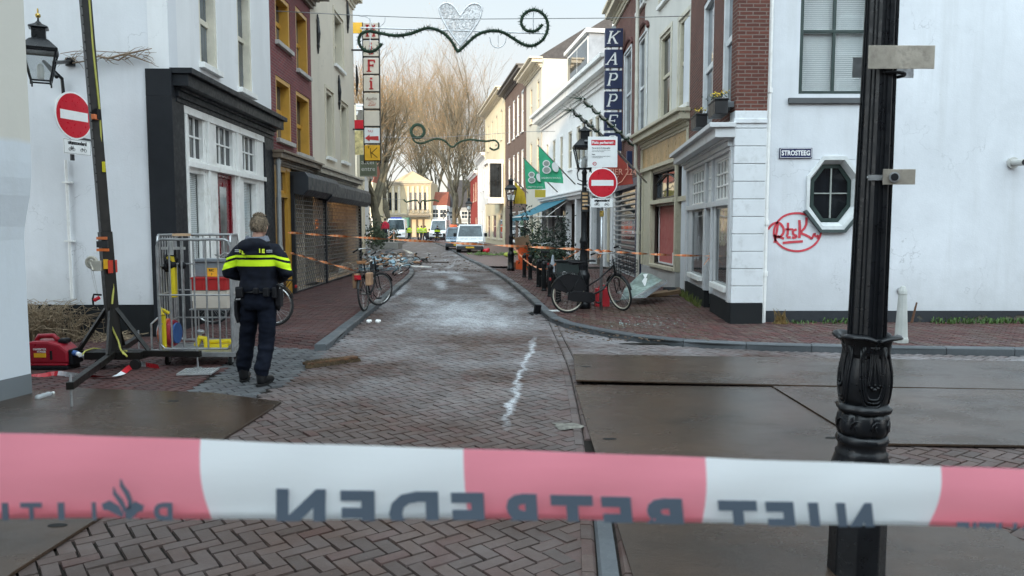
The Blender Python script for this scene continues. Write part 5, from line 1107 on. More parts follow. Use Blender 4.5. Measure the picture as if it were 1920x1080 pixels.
LET = {'K': [(-.28, -.5, -.28, .5, 1), (-.2, -.05, .38, .5, .6), (-.05, .06, .36, -.5, 1)] + SER(-.28, .5) + SER(-.28, -.5) + SER(.36, .5, .14) + SER(.38, -.5, .14),
       'A': [(-.42, -.5, .06, .5, .55), (.04, .5, .32, -.5, 1), (-.22, -.14, .22, -.14, .5)] + SER(-.42, -.5, .14) + SER(.32, -.5),
       'P': [(-.26, -.5, -.26, .5, 1)] + [(-.26, .5, .06, .5, .5), (-.26, -.04, .06, -.04, .5)] + arc(.06, .23, .24, .27, math.pi / 2, -math.pi / 2, .9) + SER(-.26, -.5) + SER(-.3, .5, .12),
       'E': [(-.26, -.5, -.26, .5, 1), (-.34, .5, .34, .5, .5), (-.26, .02, .18, .02, .5), (-.34, -.5, .34, -.5, .5), (.34, .5, .34, .3, .5), (.34, -.5, .34, -.28, .5), (.18, .12, .18, -.08, .5)],
       'R': [(-.3, -.5, -.3, .5, 1), (-.3, .5, .04, .5, .5), (-.3, .0, .04, .0, .5), (.0, .0, .34, -.5, 1)] + arc(.04, .25, .22, .25, math.pi / 2, -math.pi / 2, .9) + SER(-.3, -.5) + SER(.36, -.5, .12),
       'S': arc(0, .25, .26, .24, .5, math.pi * 1.5, .8) + arc(0, -.25, .27, .25, math.pi / 2, -math.pi + .5, .9)}
wb = MB(); bb = MB()
for i, ch in enumerate('KAPPERS'):
    z1 = ztop - i * pitch; z0 = z1 - pitch * .87; xc = (xk0 + xk1) / 2; bb.box(xk0, xk1, Ys, Ys + .22, z0, z1)
    strokes(wb, FM(xc - .03, Ys - .011, (z0 + z1) / 2), LET[ch], .40, .16)
    if i: wb.box(xk0 + .05, xk0 + .15, Ys + .04, Ys + .18, z1 + .001, z1 + pitch * .13 - .001); wb.box(xk0 + .24, xk1 - .16, Ys + .04, Ys + .18, z1 + .001, z1 + pitch * .13 - .001); wb.box(xk1 - .09, xk1 - .03, Ys + .04, Ys + .18, z1 + .001, z1 + pitch * .13 - .001)
bb.build('letter_box', NAVY, r, bevel=.01); wb.build('letters', WHITES, r)
b = MB(); zb_ = V(1190, 88, Ys).z; b.box(xk1, 4.0, Ys + .08, Ys + .14, zb_ - .03, zb_ + .03); zb_ = V(1190, 250, Ys).z; b.box(xk1, 4.0, Ys + .08, Ys + .14, zb_ - .03, zb_ + .03); b.build('bracket', IRON, r)
# lower navy box sign
a, c = V(1176, 283, 25.2), V(1203, 318, 25.2); b = MB(); b.box(a.x, c.x, 25.2, 25.4, c.z, a.z); tag(b.build('box_sign', NAVY, bevel=.01), 'plain navy box sign under the tall KAPPERS sign, above the slatted shutter', 'shop sign')
# Hi-Fi sign column
Yh = 26.4; xa, xb = V(680.5, 150, Yh).x, V(711.5, 150, Yh).x; zt0 = V(700, 43, Yh).z; ph = 31.6 * Yh / 1440
r = thing('shop_sign', 'tall sign of stacked white panels with red letters and a yellow K panel', 'shop sign', ((xa + xb) / 2, Yh, V(700, 298, Yh).z))
PAN = mat('aged_sign_panel', (.66, .58, .48), .5, 0, .06, 3); SRED = mat('sign_letter_red', (.50, .03, .03), .5); SYEL = mat('sign_yellow', (.75, .40, .02), .45)
fb_, pb = MB(), MB(); fb_.box(xa - .01, xa + .03, Yh + .02, Yh + .14, zt0 - 8.05 * ph, zt0 + .02); fb_.box(xb - .03, xb + .01, Yh + .02, Yh + .14, zt0 - 8.05 * ph, zt0 + .02)
xc = (xa + xb) / 2; yl = None
for i in range(8):
    z1 = zt0 - i * ph; z0 = z1 - ph * .88; M = FM(xc, Yh - .002, (z0 + z1) / 2); w2 = (xb - xa) / 2
    fb_.box(xa, xb, Yh + .03, Yh + .13, z0 - .03, z0)
    q = MB(); q.box(xa + .02, xb - .02, Yh, Yh + .15, z0, z1); pn = q.build('panel', SYEL if i == 7 else (PAN if i != 6 else WHITES), r, bevel=.008)
    q = MB()
    def serif(q, ch):
        if ch == 'H': sg = [(-.3, -.5, -.3, .5, 1), (.3, -.5, .3, .5, 1), (-.3, 0, .3, 0, .8)] + SER(-.3, .5) + SER(-.3, -.5) + SER(.3, .5) + SER(.3, -.5)
        elif ch == 'F': sg = [(-.2, -.5, -.2, .5, 1), (-.3, .5, .36, .5, .8), (-.2, .04, .2, .04, .7), (.34, .5, .34, .28, .7), (.18, .16, .18, -.08, .7)] + SER(-.2, -.5, .22)
        else: sg = [(0, -.5, 0, .2, 1), (0, .36, 0, .52, 1.1)] + SER(0, -.5, .2) + [(-.16, .2, 0, .2, .6)]
        strokes(q, M, sg, .36, .2, 0)
    if i < 4: serif(q, 'HiFi'[i]); q.build('letter', SRED, pn)
    elif i == 4:
        q.text('Audio', .15, M @ TR(0, .07, .004), depth=.002); q.build('lettering', mat('faded_brown', (.2, .12, .08), .6), pn); q = MB(); q.text('Zaal', .15, M @ TR(0, -.12, .004), depth=.002, shear=.3); strokes(q, M @ TR(0, 0, .004), [(-.3, .1, .3, -.2, .5)], .3, .06, 0); q.build('lettering', mat('faded_red', (.5, .14, .08), .6), pn)
    elif i == 6:
        q.text('NU', .12, M @ TR(-.05, .14, .004), depth=.002); q.add([(-.24, -.09, .006), (-.08, .03, .006), (-.08, -.03, .006), (.22, -.02, .006), (.23, -.17, .006), (-.08, -.14, .006), (-.08, -.2, .006)], [(0, 1, 2, 3, 4, 5, 6)], M); q.build('arrow', SRED, pn)
    elif i == 7: strokes(q, M, [(-.1, -.5, -.18, .45, .5), (-.1, -.05, .5, .5, .5), (-.05, 0, .5, -.48, .5), (-.42, .6, -.26, .6, .4), (-.34, .6, -.34, .42, .4)], .34, .12, 0); q.build('letter', BLACKS, pn)
fb_.build('frame', IRON, r)
b = MB()
for yy in (93, 242): z = V(680, yy, Yh).z; b.box(-5.6, xa, Yh + .05, Yh + .1, z - .025, z + .025)
b.build('bracket', IRON, r)
Yg = 27.6; a, c = V(667, 290, Yg), V(706.5, 331, Yg); b = MB(); b.box(-5.42, c.x, Yg, Yg + .08, c.z, a.z); r = b.build('shop_sign', mat('olive_sign', (.17, .20, .14), .5), bevel=.006); tag(r, 'olive green projecting sign with pale lettering below the stacked panel sign', 'shop sign')
b = MB(); cx = (-5.42 + c.x) / 2; cz = (a.z + c.z) / 2; b.text('accél', .23, FM(cx - .02, Yg - .001, cz + .12), depth=.002); b.text('entre', .23, FM(cx + .0, Yg - .001, cz - .12), depth=.002)
for s_ in (1,): b.box(-5.40, c.x - .02, Yg - .003, Yg - .001, c.z + .01, c.z + .02)
b.build('lettering', WHITES, r)
for (x0_, y0_, x1_, y1_, Y, m, lb) in ((667, 42, 680, 62, 29.5, SYEL, 'small yellow sign edge behind the top of the stacked panel sign'), (671, 225, 681, 243, 30.5, REDS, 'small red projecting sign behind the stacked panel sign'), (671, 245, 681, 290, 31.5, mat('mottled_poster', (.5, .42, .2), .5, 0, .7, 5), 'mottled yellow projecting sign just above the olive green sign')):
    a, c = V(x0_, y0_, Y), V(x1_, y1_, Y); b = MB(); b.box(a.x - .2, c.x, Y, Y + .06, c.z, a.z); b.tube([(-6.3, Y + .03, (a.z + c.z) / 2), (a.x - .2, Y + .03, (a.z + c.z) / 2)], .015, 6); tag(b.build('projecting_sign', m), lb, 'shop sign')
# ---- flags on poles
def flag(pxs, Y, m, pole, label, draw=None, wave=.05):
    """cloth hanging from a sloping pole: pxs outlines it"""
    P = [V(x, y, Y) for x, y in pxs]; r = thing('flag', label, 'flag', (P[0].x, Y, P[-1].z), 0, 'flags hanging over the right pavement')
    cx = [p.x for p in P]; x0_, x1_ = min(cx), max(cx); n = 14; b = MB(); vs = []
    def edge(x):
        zs = []
        for a, c_ in zip(P, P[1:] + P[:1]):
            if (a.x - x) * (c_.x - x) <= 0 and abs(a.x - c_.x) > 1e-6: t_ = (x - a.x) / (c_.x - a.x); zs.append(a.z + (c_.z - a.z) * t_)
        return (min(zs), max(zs)) if zs else (P[0].z, P[0].z)
    for i in range(n + 1):
        x = x0_ + (x1_ - x0_) * (i / n) * .998 + .001 * (x1_ - x0_); lo, hi = edge(x)
        for j in range(9): z = lo + (hi - lo) * j / 8; vs.append((x, Y + wave * math.sin(i * .9 + z * 2) * (1 - j / 8 * .8), z))
    b.add(vs, [(i * 9 + j, (i + 1) * 9 + j, (i + 1) * 9 + j + 1, i * 9 + j + 1) for i in range(n) for j in range(8)]); cl = b.build('cloth', m, r, recalc=False, smooth=True)
    b = MB(); p_, q_ = V(*pole[0], Y + .03), V(*pole[1], pole[2]); b.tube([p_, q_], .022, 8); b.build('pole', mat('pale_pole', (.5, .48, .44), .5), r)
    if draw: draw(cl, Y)
    return r
def cloth(name, col):
    m, n, b_ = _new(name); b_.inputs['Base Color'].default_value = (*col, 1); b_.inputs['Roughness'].default_value = .8
    c = mixc(n, mrange(n, noise(n, 2, 4), .3, .7), tuple(x * .8 for x in col), tuple(min(1, x * 1.2) for x in col)); n.links.new(c, b_.inputs['Base Color']); b_.inputs['Subsurface Weight'].default_value = .0; return m
GFL = cloth('flag_green', (.05, .42, .22))
def lemon(cx, cy, s):
    def d(cl, Y):
        b = MB()
        def ell(x, y, rx, ry, ang, m=0, dn=.06):
            pts = []
            for i in range(20):
                a = 2 * math.pi * i / 20; u, v = rx * math.cos(a), ry * math.sin(a); pts.append(V(cx + s * (x + u * math.cos(ang) - v * math.sin(ang)), cy + s * (y + u * math.sin(ang) + v * math.cos(ang)), Y - dn))
            b.add(pts, [tuple(range(20))], mi=m)
        ell(.3, .05, .22, .36, -.35); ell(-.32, -.2, .26, .24, 0, 0, .062); ell(-.3, .25, .3, .26, 0, 0, .064); ell(-.32, -.2, .19, .17, 0, 1, .066); ell(-.3, .25, .23, .19, 0, 1, .068)
        b.add([V(cx + s * x, cy + s * y, Y - .06) for x, y in ((-.7, .8), (.62, .8), (.62, .9), (-.7, .9))], [(0, 1, 2, 3)]) if False else b.text('DRESMITH WINKEL', .07 * s / 26, FM(V(cx, cy + s * .82, Y).x, Y - .06, V(cx, cy + s * .82, Y).z), depth=.001)
        b.build('printed_fruit', [WHITES, mat('print_grey', (.3, .33, .3), .7)], cl, recalc=False)
    return d
flag([(1010, 274), (1056, 324), (1056, 344), (1010, 340)], 24.5, GFL, ((1008, 272), (1078, 345), 27.5), 'nearer and larger bright green flag with a white fruit print', lemon(1033, 312, 27))
flag([(983, 298), (1022, 338), (1023, 354), (986, 355)], 26.5, GFL, ((981, 296), (1045, 360), 30), 'further and smaller bright green flag with a white fruit print, partly hidden', lemon(1004, 332, 23))
flag([(965, 340), (984, 362), (987, 382), (962, 382)], 28.5, cloth('flag_yellow', (.60, .42, .03)), ((964, 335), (990, 362), 32), 'yellow flag hanging behind the far lantern post')
b = MB(); a, c = V(1003, 356, 31), V(1023, 370, 31); b.box(a.x, c.x, 31, 31.06, c.z, a.z); tag(b.build('shop_sign', cloth('yellow_cloth', (.5, .4, .05))), 'yellow panel under the green flags above the awning', 'shop sign')
def rt(cl, Y):
    b = MB(); p_ = V(1166, 323, Y); b.text('TIER 224', .2, FM(p_.x, Y - .055, p_.z), depth=.001, xs=.9)
    b.tube([V(1158, 345, Y - .05), V(1166, 340, Y - .05), V(1178, 322, Y - .05), V(1176, 305, Y - .05)], .01, 4); b.tube([V(1152, 340, Y - .05), V(1160, 330, Y - .05)], .008, 4); b.build('lettering', mat('flag_print', (.62, .30, .22), .7), cl)
flag([(1128, 298), (1130, 290), (1158, 288), (1187, 322), (1187, 345), (1128, 352)], 18.0, cloth('flag_red', (.30, .045, .03)), ((1150, 275), (1212, 342), 20.5), 'brick red flag with pale lettering behind the right no entry sign', rt, .03)
# ================================================================== GARLANDS
FIR = mat('fir_green', (.014, .036, .018), .85, 0, .45, 9)
def garland(b, P, r_, dens=1.0, needle=.07):
    b.tube(P, r_ * .55, 6)
    for a, c_ in zip(P, P[1:]):
        l = (c_ - a).length; k = max(2, int(l * 75 * dens))
        for _ in range(k):
            p = a.lerp(c_, random.random()); d = Vector((random.gauss(0, 1), random.gauss(0, 1), random.gauss(0, 1))).normalized(); e = d.orthogonal().normalized() * .016; q = p + d * (r_ + random.random() * needle)
            b.add([p - e, p + e, q], [(0, 1, 2)])
def smoothpx(pts, Y, it=2): 
    return [V(p.x, p.y, Y) for p in smooth2([(x, y) for x, y in pts], it)]
Yd = 18.0
r = thing('street_garland', 'nearest festive garland with a wire heart, hung over the street from a cable', 'garland', (V(850, 60, Yd).x, Yd, V(850, 100, Yd).z), 0, 'garlands hung across the street')
gp_ = [(716, 82), (708, 92), (696, 98), (683, 95), (674, 85), (672, 73), (678, 62), (692, 58), (707, 61), (740, 68), (770, 64), (798, 52), (815, 54), (833, 62), (848, 78), (857, 97), (862, 95), (880, 77), (897, 63), (920, 57), (942, 59), (962, 72), (985, 86), (1002, 86), (1019, 75), (1028, 55), (1026, 35), (1012, 20), (995, 18), (981, 27), (976, 42), (982, 55), (995, 60), (1008, 57), (1017, 46)]
b = MB(); garland(b, smoothpx(gp_, Yd, 2), .065, 2.2, .06); b.build('garland', FIR, r, recalc=False)
hp = [(863, 86), (851, 71), (838, 52), (828, 34), (823, 20), (826, 10), (836, 5), (848, 9), (858, 22), (863, 32), (870, 20), (880, 9), (891, 6), (902, 11), (904, 22), (899, 38), (888, 55), (875, 72)]
HM = mat('silver_wire', (.72, .72, .73), .45, .3); b = MB(); hh = smoothpx(hp + [hp[0]], Yd, 2); b.tube(hh, .022, 6)
poly = [(p.x, p.z) for p in hh]; cand = rng.uniform([V(823, 5, Yd).x, V(860, 86, Yd).z], [V(904, 5, Yd).x, V(860, 5, Yd).z], (1500, 2)); cand = cand[inpoly(cand, poly)]
for q in cand[:900]:
    a = random.uniform(0, 6.28); l = random.uniform(.03, .09); b.tube([(q[0], Yd, q[1]), (q[0] + l * math.cos(a), Yd + random.uniform(-.02, .02), q[1] + l * math.sin(a))], .0055, 3)
b.build('wire_heart', HM, r)
b = MB(); b.tube(smoothpx([(676, 52), (1022, 63)], Yd, 0), .017, 6); b.tube(smoothpx([(845, 58), (862, 84), (880, 60)], Yd, 0), .015, 6); b.tube(smoothpx([(694, 34), (694, 100)], Yd, 0), .014, 6); b.tube(smoothpx([(1000, 20), (1000, 64)], Yd, 0), .014, 6); b.tube(smoothpx([(918, 70), (922, 86), (934, 91), (946, 84), (949, 72)], Yd, 2), .012, 6); b.tube(smoothpx([(934, 65), (934, 91)], Yd, 0), .008, 6); b.tube(smoothpx([(674, 30), (690, 31), (700, 48)], Yd, 2), .01, 6); b.tube(smoothpx([(712, 50), (722, 42), (722, 32)], Yd, 2), .008, 5)
b.tube(smoothpx([(672, 80), (682, 60), (676, 52)], Yd, 1), .01, 5); b.tube(smoothpx([(700, 98), (712, 92), (718, 80)], Yd, 1), .012, 5); b.build('frame', mat('white_tube', (.62, .63, .64), .4, .3), r)
b = MB(); b.tube([V(505, 20, 17.6), V(672, 29, Yd), V(860, 36, Yd), V(1140, 34, Yd), V(1298, 30, 18.1)], .009, 5); b.build('cable', mat('steel_cable', (.2, .2, .2), .5, .5), r)
Y2 = 38.0; r = thing('street_garland', 'second garland down the street, a scrolling line against the trees', 'garland', (V(850, 260, Y2).x, Y2, V(850, 283, Y2).z), 0, 'garlands hung across the street')
g2 = [(784, 262), (774, 252), (770, 244), (774, 236), (785, 234), (794, 240), (795, 250), (788, 257), (778, 256), (771, 250), (776, 266), (790, 270), (805, 264), (820, 259), (835, 264), (848, 279), (860, 266), (880, 261), (900, 264), (915, 265), (928, 262), (936, 270), (934, 279), (925, 282), (918, 277)]
b = MB(); garland(b, smoothpx(g2[9:], Y2, 2), .085, 1.2, .06); b.ring(V(783, 246, Y2), .32, .08, 'Y', 24, 5); b.build('garland', FIR, r, recalc=False); b = MB(); b.tube([V(800, 259, Y2), V(985, 247, Y2), V(1041, 246, 37)], .012, 5); b.tube([V(640, 255, Y2 - 4), V(800, 259, Y2)], .01, 5); b.build('cable', MATS['steel_cable'], r)
Y3 = 85.0; r = thing('street_garland', 'furthest tiny garland in front of the yellow theatre', 'garland', (V(790, 380, Y3).x, Y3, V(790, 386, Y3).z), 0, 'garlands hung across the street')
b = MB(); b.tube([V(x, y, Y3) for x, y in ((757, 374), (762, 379), (775, 376), (783, 376), (787, 384), (792, 376), (800, 377), (815, 375), (823, 378))], .09, 5); b.build('garland', FIR, r); b = MB(); b.tube([V(757, 374, Y3), V(700, 372, Y3)], .02, 4); b.build('cable', MATS['steel_cable'], r)
# fir-clad poles slanting off the right houses
for (a, c, Ya, Yc, lb) in (((1092, 185), (1187, 270), 22.0, 24.0, 'nearer slanting pole wrapped in fir sprigs over the lantern post'), ((1072, 206), (1150, 270), 25.0, 29.5, 'further slanting pole wrapped in fir sprigs behind the lantern top')):
    r = thing('fir_pole', lb, 'garland', V(*c, Yc), 0, 'fir-wrapped poles'); P0, P1 = V(*a, Ya), V(*c, Yc); b = MB(); b.tube([P0, P1], .03, 8); b.build('pole', WHITEP, r)
    b = MB(); pts = [P0.lerp(P1, i / 40) + Vector((.05 * math.cos(i * 1.1), 0, .06 * math.sin(i * 1.1) - .02)) for i in range(41)]; garland(b, pts, .05, .9, .12)
    for _ in range(30):
        d = Vector((random.gauss(-.8, .6), random.gauss(0, .5), random.gauss(0, .7))).normalized(); b.tube([P0, P0 + d * random.uniform(.2, .5)], [.006, .002], 3)
    b.build('fir_sprigs', FIR, r, recalc=False)
# ================================================================== AWNING AND FLOWER STALL
pA0, pA1 = Wf.uz(1066, 372)[0], 0
r = thing('awning', 'teal cloth awning with white folding arms over the flower stall', 'awning', Wf.M @ Vector((5.2, .8, 2.2)))
ua, ub = Wf.uz(1067, 372)[0], Wf.uz(1020, 380)[0]; ub = max(ub, ua + 4.2); zt1 = Wf.uz(1067, 372)[1]; proj = 1.9; zf = zt1 - .85
tl = []
b = MB(); n = 8
for k in range(n + 1):
    t_ = k / n; tl.append([Wf.M @ Vector((u, .05 + proj * t_, zt1 + (zf - zt1) * t_ - .06 * math.sin(math.pi * t_))) for u in (ua, ub)])
b.add([p for q in tl for p in q], [(2 * k, 2 * k + 1, 2 * k + 3, 2 * k + 2) for k in range(n)]); P_ = [Wf.M @ Vector((u, .05 + proj, z)) for u, z in ((ua, zf), (ub, zf), (ub, zf - .2), (ua, zf - .2))]; b.add(P_, [(0, 1, 2, 3)]); b.build('cloth', cloth('teal_awning', (.012, .12, .17)), r, recalc=False)
b = MB(); b.tube([Wf.M @ Vector((ua, .05 + proj, zf)), Wf.M @ Vector((ub, .05 + proj, zf))], .03, 6); b.build('front_bar', WHITEP, r)
for u in (ua + .1, ub - .1):
    b = MB(); b.tube([Wf.M @ Vector((u, .05, zf - .02)), Wf.M @ Vector((u, proj, zf - .02))], .025, 6); b.tube([Wf.M @ Vector((u, .05, zt1 - .1)), Wf.M @ Vector((u, proj * .55, zf))], .02, 6); b.build('folding_arm', WHITEP, r)
PL = [mat('leaf_dark', (.012, .022, .014), .8, 0, .5, 5), mat('leaf_mid', (.022, .040, .020), .8, 0, .5, 5), mat('flower_mix', (.45, .40, .30), .7, 0, .6, 9), mat('flower_orange', (.5, .10, .02), .7)]
def bush(label, p, rad, h, m, n=420, flowers=None, name='potted_plant', pot=True, cat='plant', group=None, leaf=.07):
    r = thing(name, label, cat, (p[0], p[1], ZP), 0, group); b = MB(); leafball(b, (p[0], p[1], ZP + h * .62), rad, n, leaf, (1, 1, h / rad * .55)); b.build('leaves', m, r, recalc=False)
    if pot: b = MB(); b.lathe([(rad * .32, 0), (rad * .42, h * .28), (rad * .45, h * .3), (rad * .3, h * .3)], 12, TR(p[0], p[1], ZP)); b.build('pot', mat('dark_pot', (.03, .032, .035), .6), r)
    if flowers: b = MB(); leafball(b, (p[0], p[1], ZP + h * .72), rad, 40, .04, (1, 1, .7)); b.build('flowers', flowers, r, recalc=False)
    return r
st = 'potted plants and flowers under the awning'
for px, py, Y, rad, h, mi, fl, lb in ((1052, 505, 25, .45, 1.7, 0, None, 'tall dark conifer-like potted tree under the teal awning'), (1022, 500, 26, .32, .9, 1, PL[2], 'flowering potted plant with pale blooms behind the bollards'), (1005, 498, 28, .45, 1.0, 1, MATS['yellow_petals'], 'potted plant with yellow blooms left of the flower stall'), (1040, 500, 22.5, .35, .9, 0, PL[3], 'low dark potted plant with orange blooms near the lantern post'), (985, 480, 33, .35, 2.0, 0, None, 'tall climbing plant against the shop pillar under the awning'), (1012, 480, 31, .5, 1.7, 1, None, 'dark leafy plant inside the flower shop entrance')):
    bush(lb, V(px, py, Y), rad, h, PL[mi], 520, fl, group=st)
c = V(1080, 520, 20.5)
r = thing('plant_crates', 'dark flower stall trolley of black crates behind the parked bicycle', 'flower stall', (c.x - .5, 20.6, ZP)); b = MB()
for i in range(3):
    for j in range(2): x = c.x - 1.0 + i * .42; b.box(x, x + .38, 20.3 + j * .4, 20.65 + j * .4, ZP + .02, ZP + .3); b.box(x + .02, x + .36, 20.32 + j * .4, 20.63 + j * .4, ZP + .34, ZP + .62)
b.build('crates', BLACK, r, bevel=.01)
b = MB(); leafball(b, (c.x - .5, 20.6, ZP + .8), .5, 260, .05, (1, .6, .5)); b.build('leaves', PL[1], r, recalc=False)
# brown cardboard box and orange bin
c = V(982, 452, 29); b = MB(); b.box(-.28, .28, -.2, .2, 0, .42, TR(c.x, 29, V(982, 464, 29).z, 0, R(-12))); tag(b.build('cardboard_box', mat('cardboard', (.24, .15, .09), .8)), 'brown cardboard box standing on the orange bin near the far lantern post', 'box')
c = V(982, 470, 29); b = MB(); b.lathe([(.2, 0), (.26, .5), (.29, .52), (.29, .56), (.0, .56)], 14, TR(c.x, 29, V(982, 478, 29).z - .2)); z0 = V(982, 478, 29).z - .2; b.box(c.x - .3, c.x + .3, 28.8, 29.2, ZP, z0); tag(b.build('orange_bin', mat('orange_plastic', (.7, .10, .02), .5)), 'orange tub on a stand near the far lantern post', 'bin')
c = G(972, 503, ZP); b = MB(); b.box(c.x - .35, c.x + .35, c.y - .2, c.y + .2, ZP, ZP + .22); b.box(c.x - .3, c.x + .3, c.y - .15, c.y + .15, ZP + .22, ZP + .24); tag(b.build('wooden_crate', mat('crate_wood', (.20, .09, .04), .7, 0, .3, 3), bevel=.008), 'low reddish brown crate on the pavement beside the far lantern post', 'crate')
# small shrub left of the road by the further shutter
c = G(690, 500); bush('loose evergreen shrub in a pot at the far end of the shuttered shops', (c.x - .1, 28.6), .55, 1.3, mat('grey_green_leaves', (.07, .10, .05), .8, 0, .4, 5), 420, None, leaf=.08)
# ================================================================== TREES
def grow(seed, H, r0, fork, spread, nl=(5, 4, 4, 4, 4), lean=0.):
    rd = random.Random(seed); wood, twig, tips = MB(), MB(), []
    def br(p, d, L_, r, lv):
        n = 5 if lv < 2 else (4 if lv < 4 else 2); pts = [p]; dd = d.copy()
        for i in range(n):
            w_ = .10 if lv == 0 else .16; dd = (dd + Vector((rd.gauss(0, w_), rd.gauss(0, w_), rd.gauss(0, w_ * .6) + (.10 if lv > 0 else .02)))).normalized(); pts.append(pts[-1] + dd * L_ / n)
        end = r * (.62 if lv < 5 else .35); rr = [r + (end - r) * i / n for i in range(n + 1)]
        if lv == 0: rr[0] = r * 1.25
        (wood if lv < 4 else twig).tube(pts, rr, (10, 7, 5, 4, 3, 3, 3)[lv])
        if lv >= 5: tips.append(pts[-1]); return
        k = nl[lv]
        for i in range(k):
            t_ = 1.0 if i < 2 else rd.uniform(.35, .95); j = min(n - 1, int(t_ * n)); q = pts[j].lerp(pts[j + 1], t_ * n - j) if t_ < 1 else pts[-1]
            a = rd.uniform(0, 6.28) if lv else 6.28 * i / k + rd.uniform(-.3, .3); o = dd.orthogonal().normalized(); o = Matrix.Rotation(a, 3, dd) @ o
            s_ = spread * rd.uniform(.6, 1.2) * (1 if lv else .9); nd = (dd + o * s_).normalized(); br(q, nd, L_ * rd.uniform(.55, .85) if lv else (H - fork) * rd.uniform(.36, .46), r * (rd.uniform(.38, .52) if lv < 1 else rd.uniform(.42, .60) if lv < 3 else rd.uniform(.36, .5)), lv + 1)
    br(Vector((0, 0, 0)), Vector((lean, 0, 1)).normalized(), fork, r0, 0); return wood, twig, tips
BARK = mat('grey_olive_bark', (.10, .088, .06), .9, 0, .35, 1.2, .8, 8); TWIG = mat('winter_twigs', (.18, .135, .08), .85, 0, .35, .4); LEAFO = mat('clinging_brown_leaves', (.36, .18, .07), .8, 0, .4, .5)
def tree(label, loc, H, r0, fork, spread, seed, lean=0., leaves=1500, nl=(6, 5, 4, 5, 5)):
    wood, twig, tips = grow(seed, H, r0, fork, spread, nl, lean); r = thing('plane_tree', label, 'tree', loc, 0, 'bare plane trees on the square')
    wood.build('trunk', BARK, r, local=True, recalc=False, smooth=True); tw = twig.build('crown', TWIG, r, local=True, recalc=False)
    b = MB(); rd = random.Random(seed + 5)
    for _ in range(leaves):
        p = rd.choice(tips) + Vector((rd.gauss(0, .3), rd.gauss(0, .3), rd.gauss(0, .3))); d = Vector((rd.gauss(0, 1), rd.gauss(0, 1), rd.gauss(0, 1))).normalized(); e = d.orthogonal().normalized(); s_ = rd.uniform(.04, .08); b.add([p - d * s_, p + e * s_ * .7, p + d * s_, p - e * s_ * .7], [(0, 1, 2, 3)])
    b.build('leaves', LEAFO, r, local=True, recalc=False); return r
p = V(713, 430, 73); ta = tree('broad bare tree nearest the yellow theatre, its limbs spreading over the left of the street', (p.x, 73, 0), 17.5, .55, 4.0, .62, 11, .0, 1300)
p = V(850, 430, 108); tb = tree('tall bare tree with a leaning trunk near the white high van', (p.x, 108, 0), 24.5, .36, 6.5, .42, 23, -.14, 1300)
p = V(864, 430, 113); tree('tall straight bare tree just right of the leaning one', (p.x, 113, 0), 25.0, .27, 7.0, .40, 37, .02, 1300)
for px, Y, lb, rz, sc_ in ((775, 138, 'tall bare tree behind the middle of the yellow theatre roof', 1.2, 1.10), (812, 145, 'tall bare tree behind the pale grey end house', 2.6, 1.18), (735, 122, 'bare tree rising behind the broad left tree', 4.0, .93)):
    p = V(px, 430, Y); o = dup(tb, None, (p.x, Y, 0), rz, lb); o.scale = (sc_,) * 3
p = V(893, 430, 128); o = dup(tb, None, (p.x, 128, 0), 5.1, 'bare tree at the right edge of the group, over the small red house'); o.scale = (.9, .9, .9)
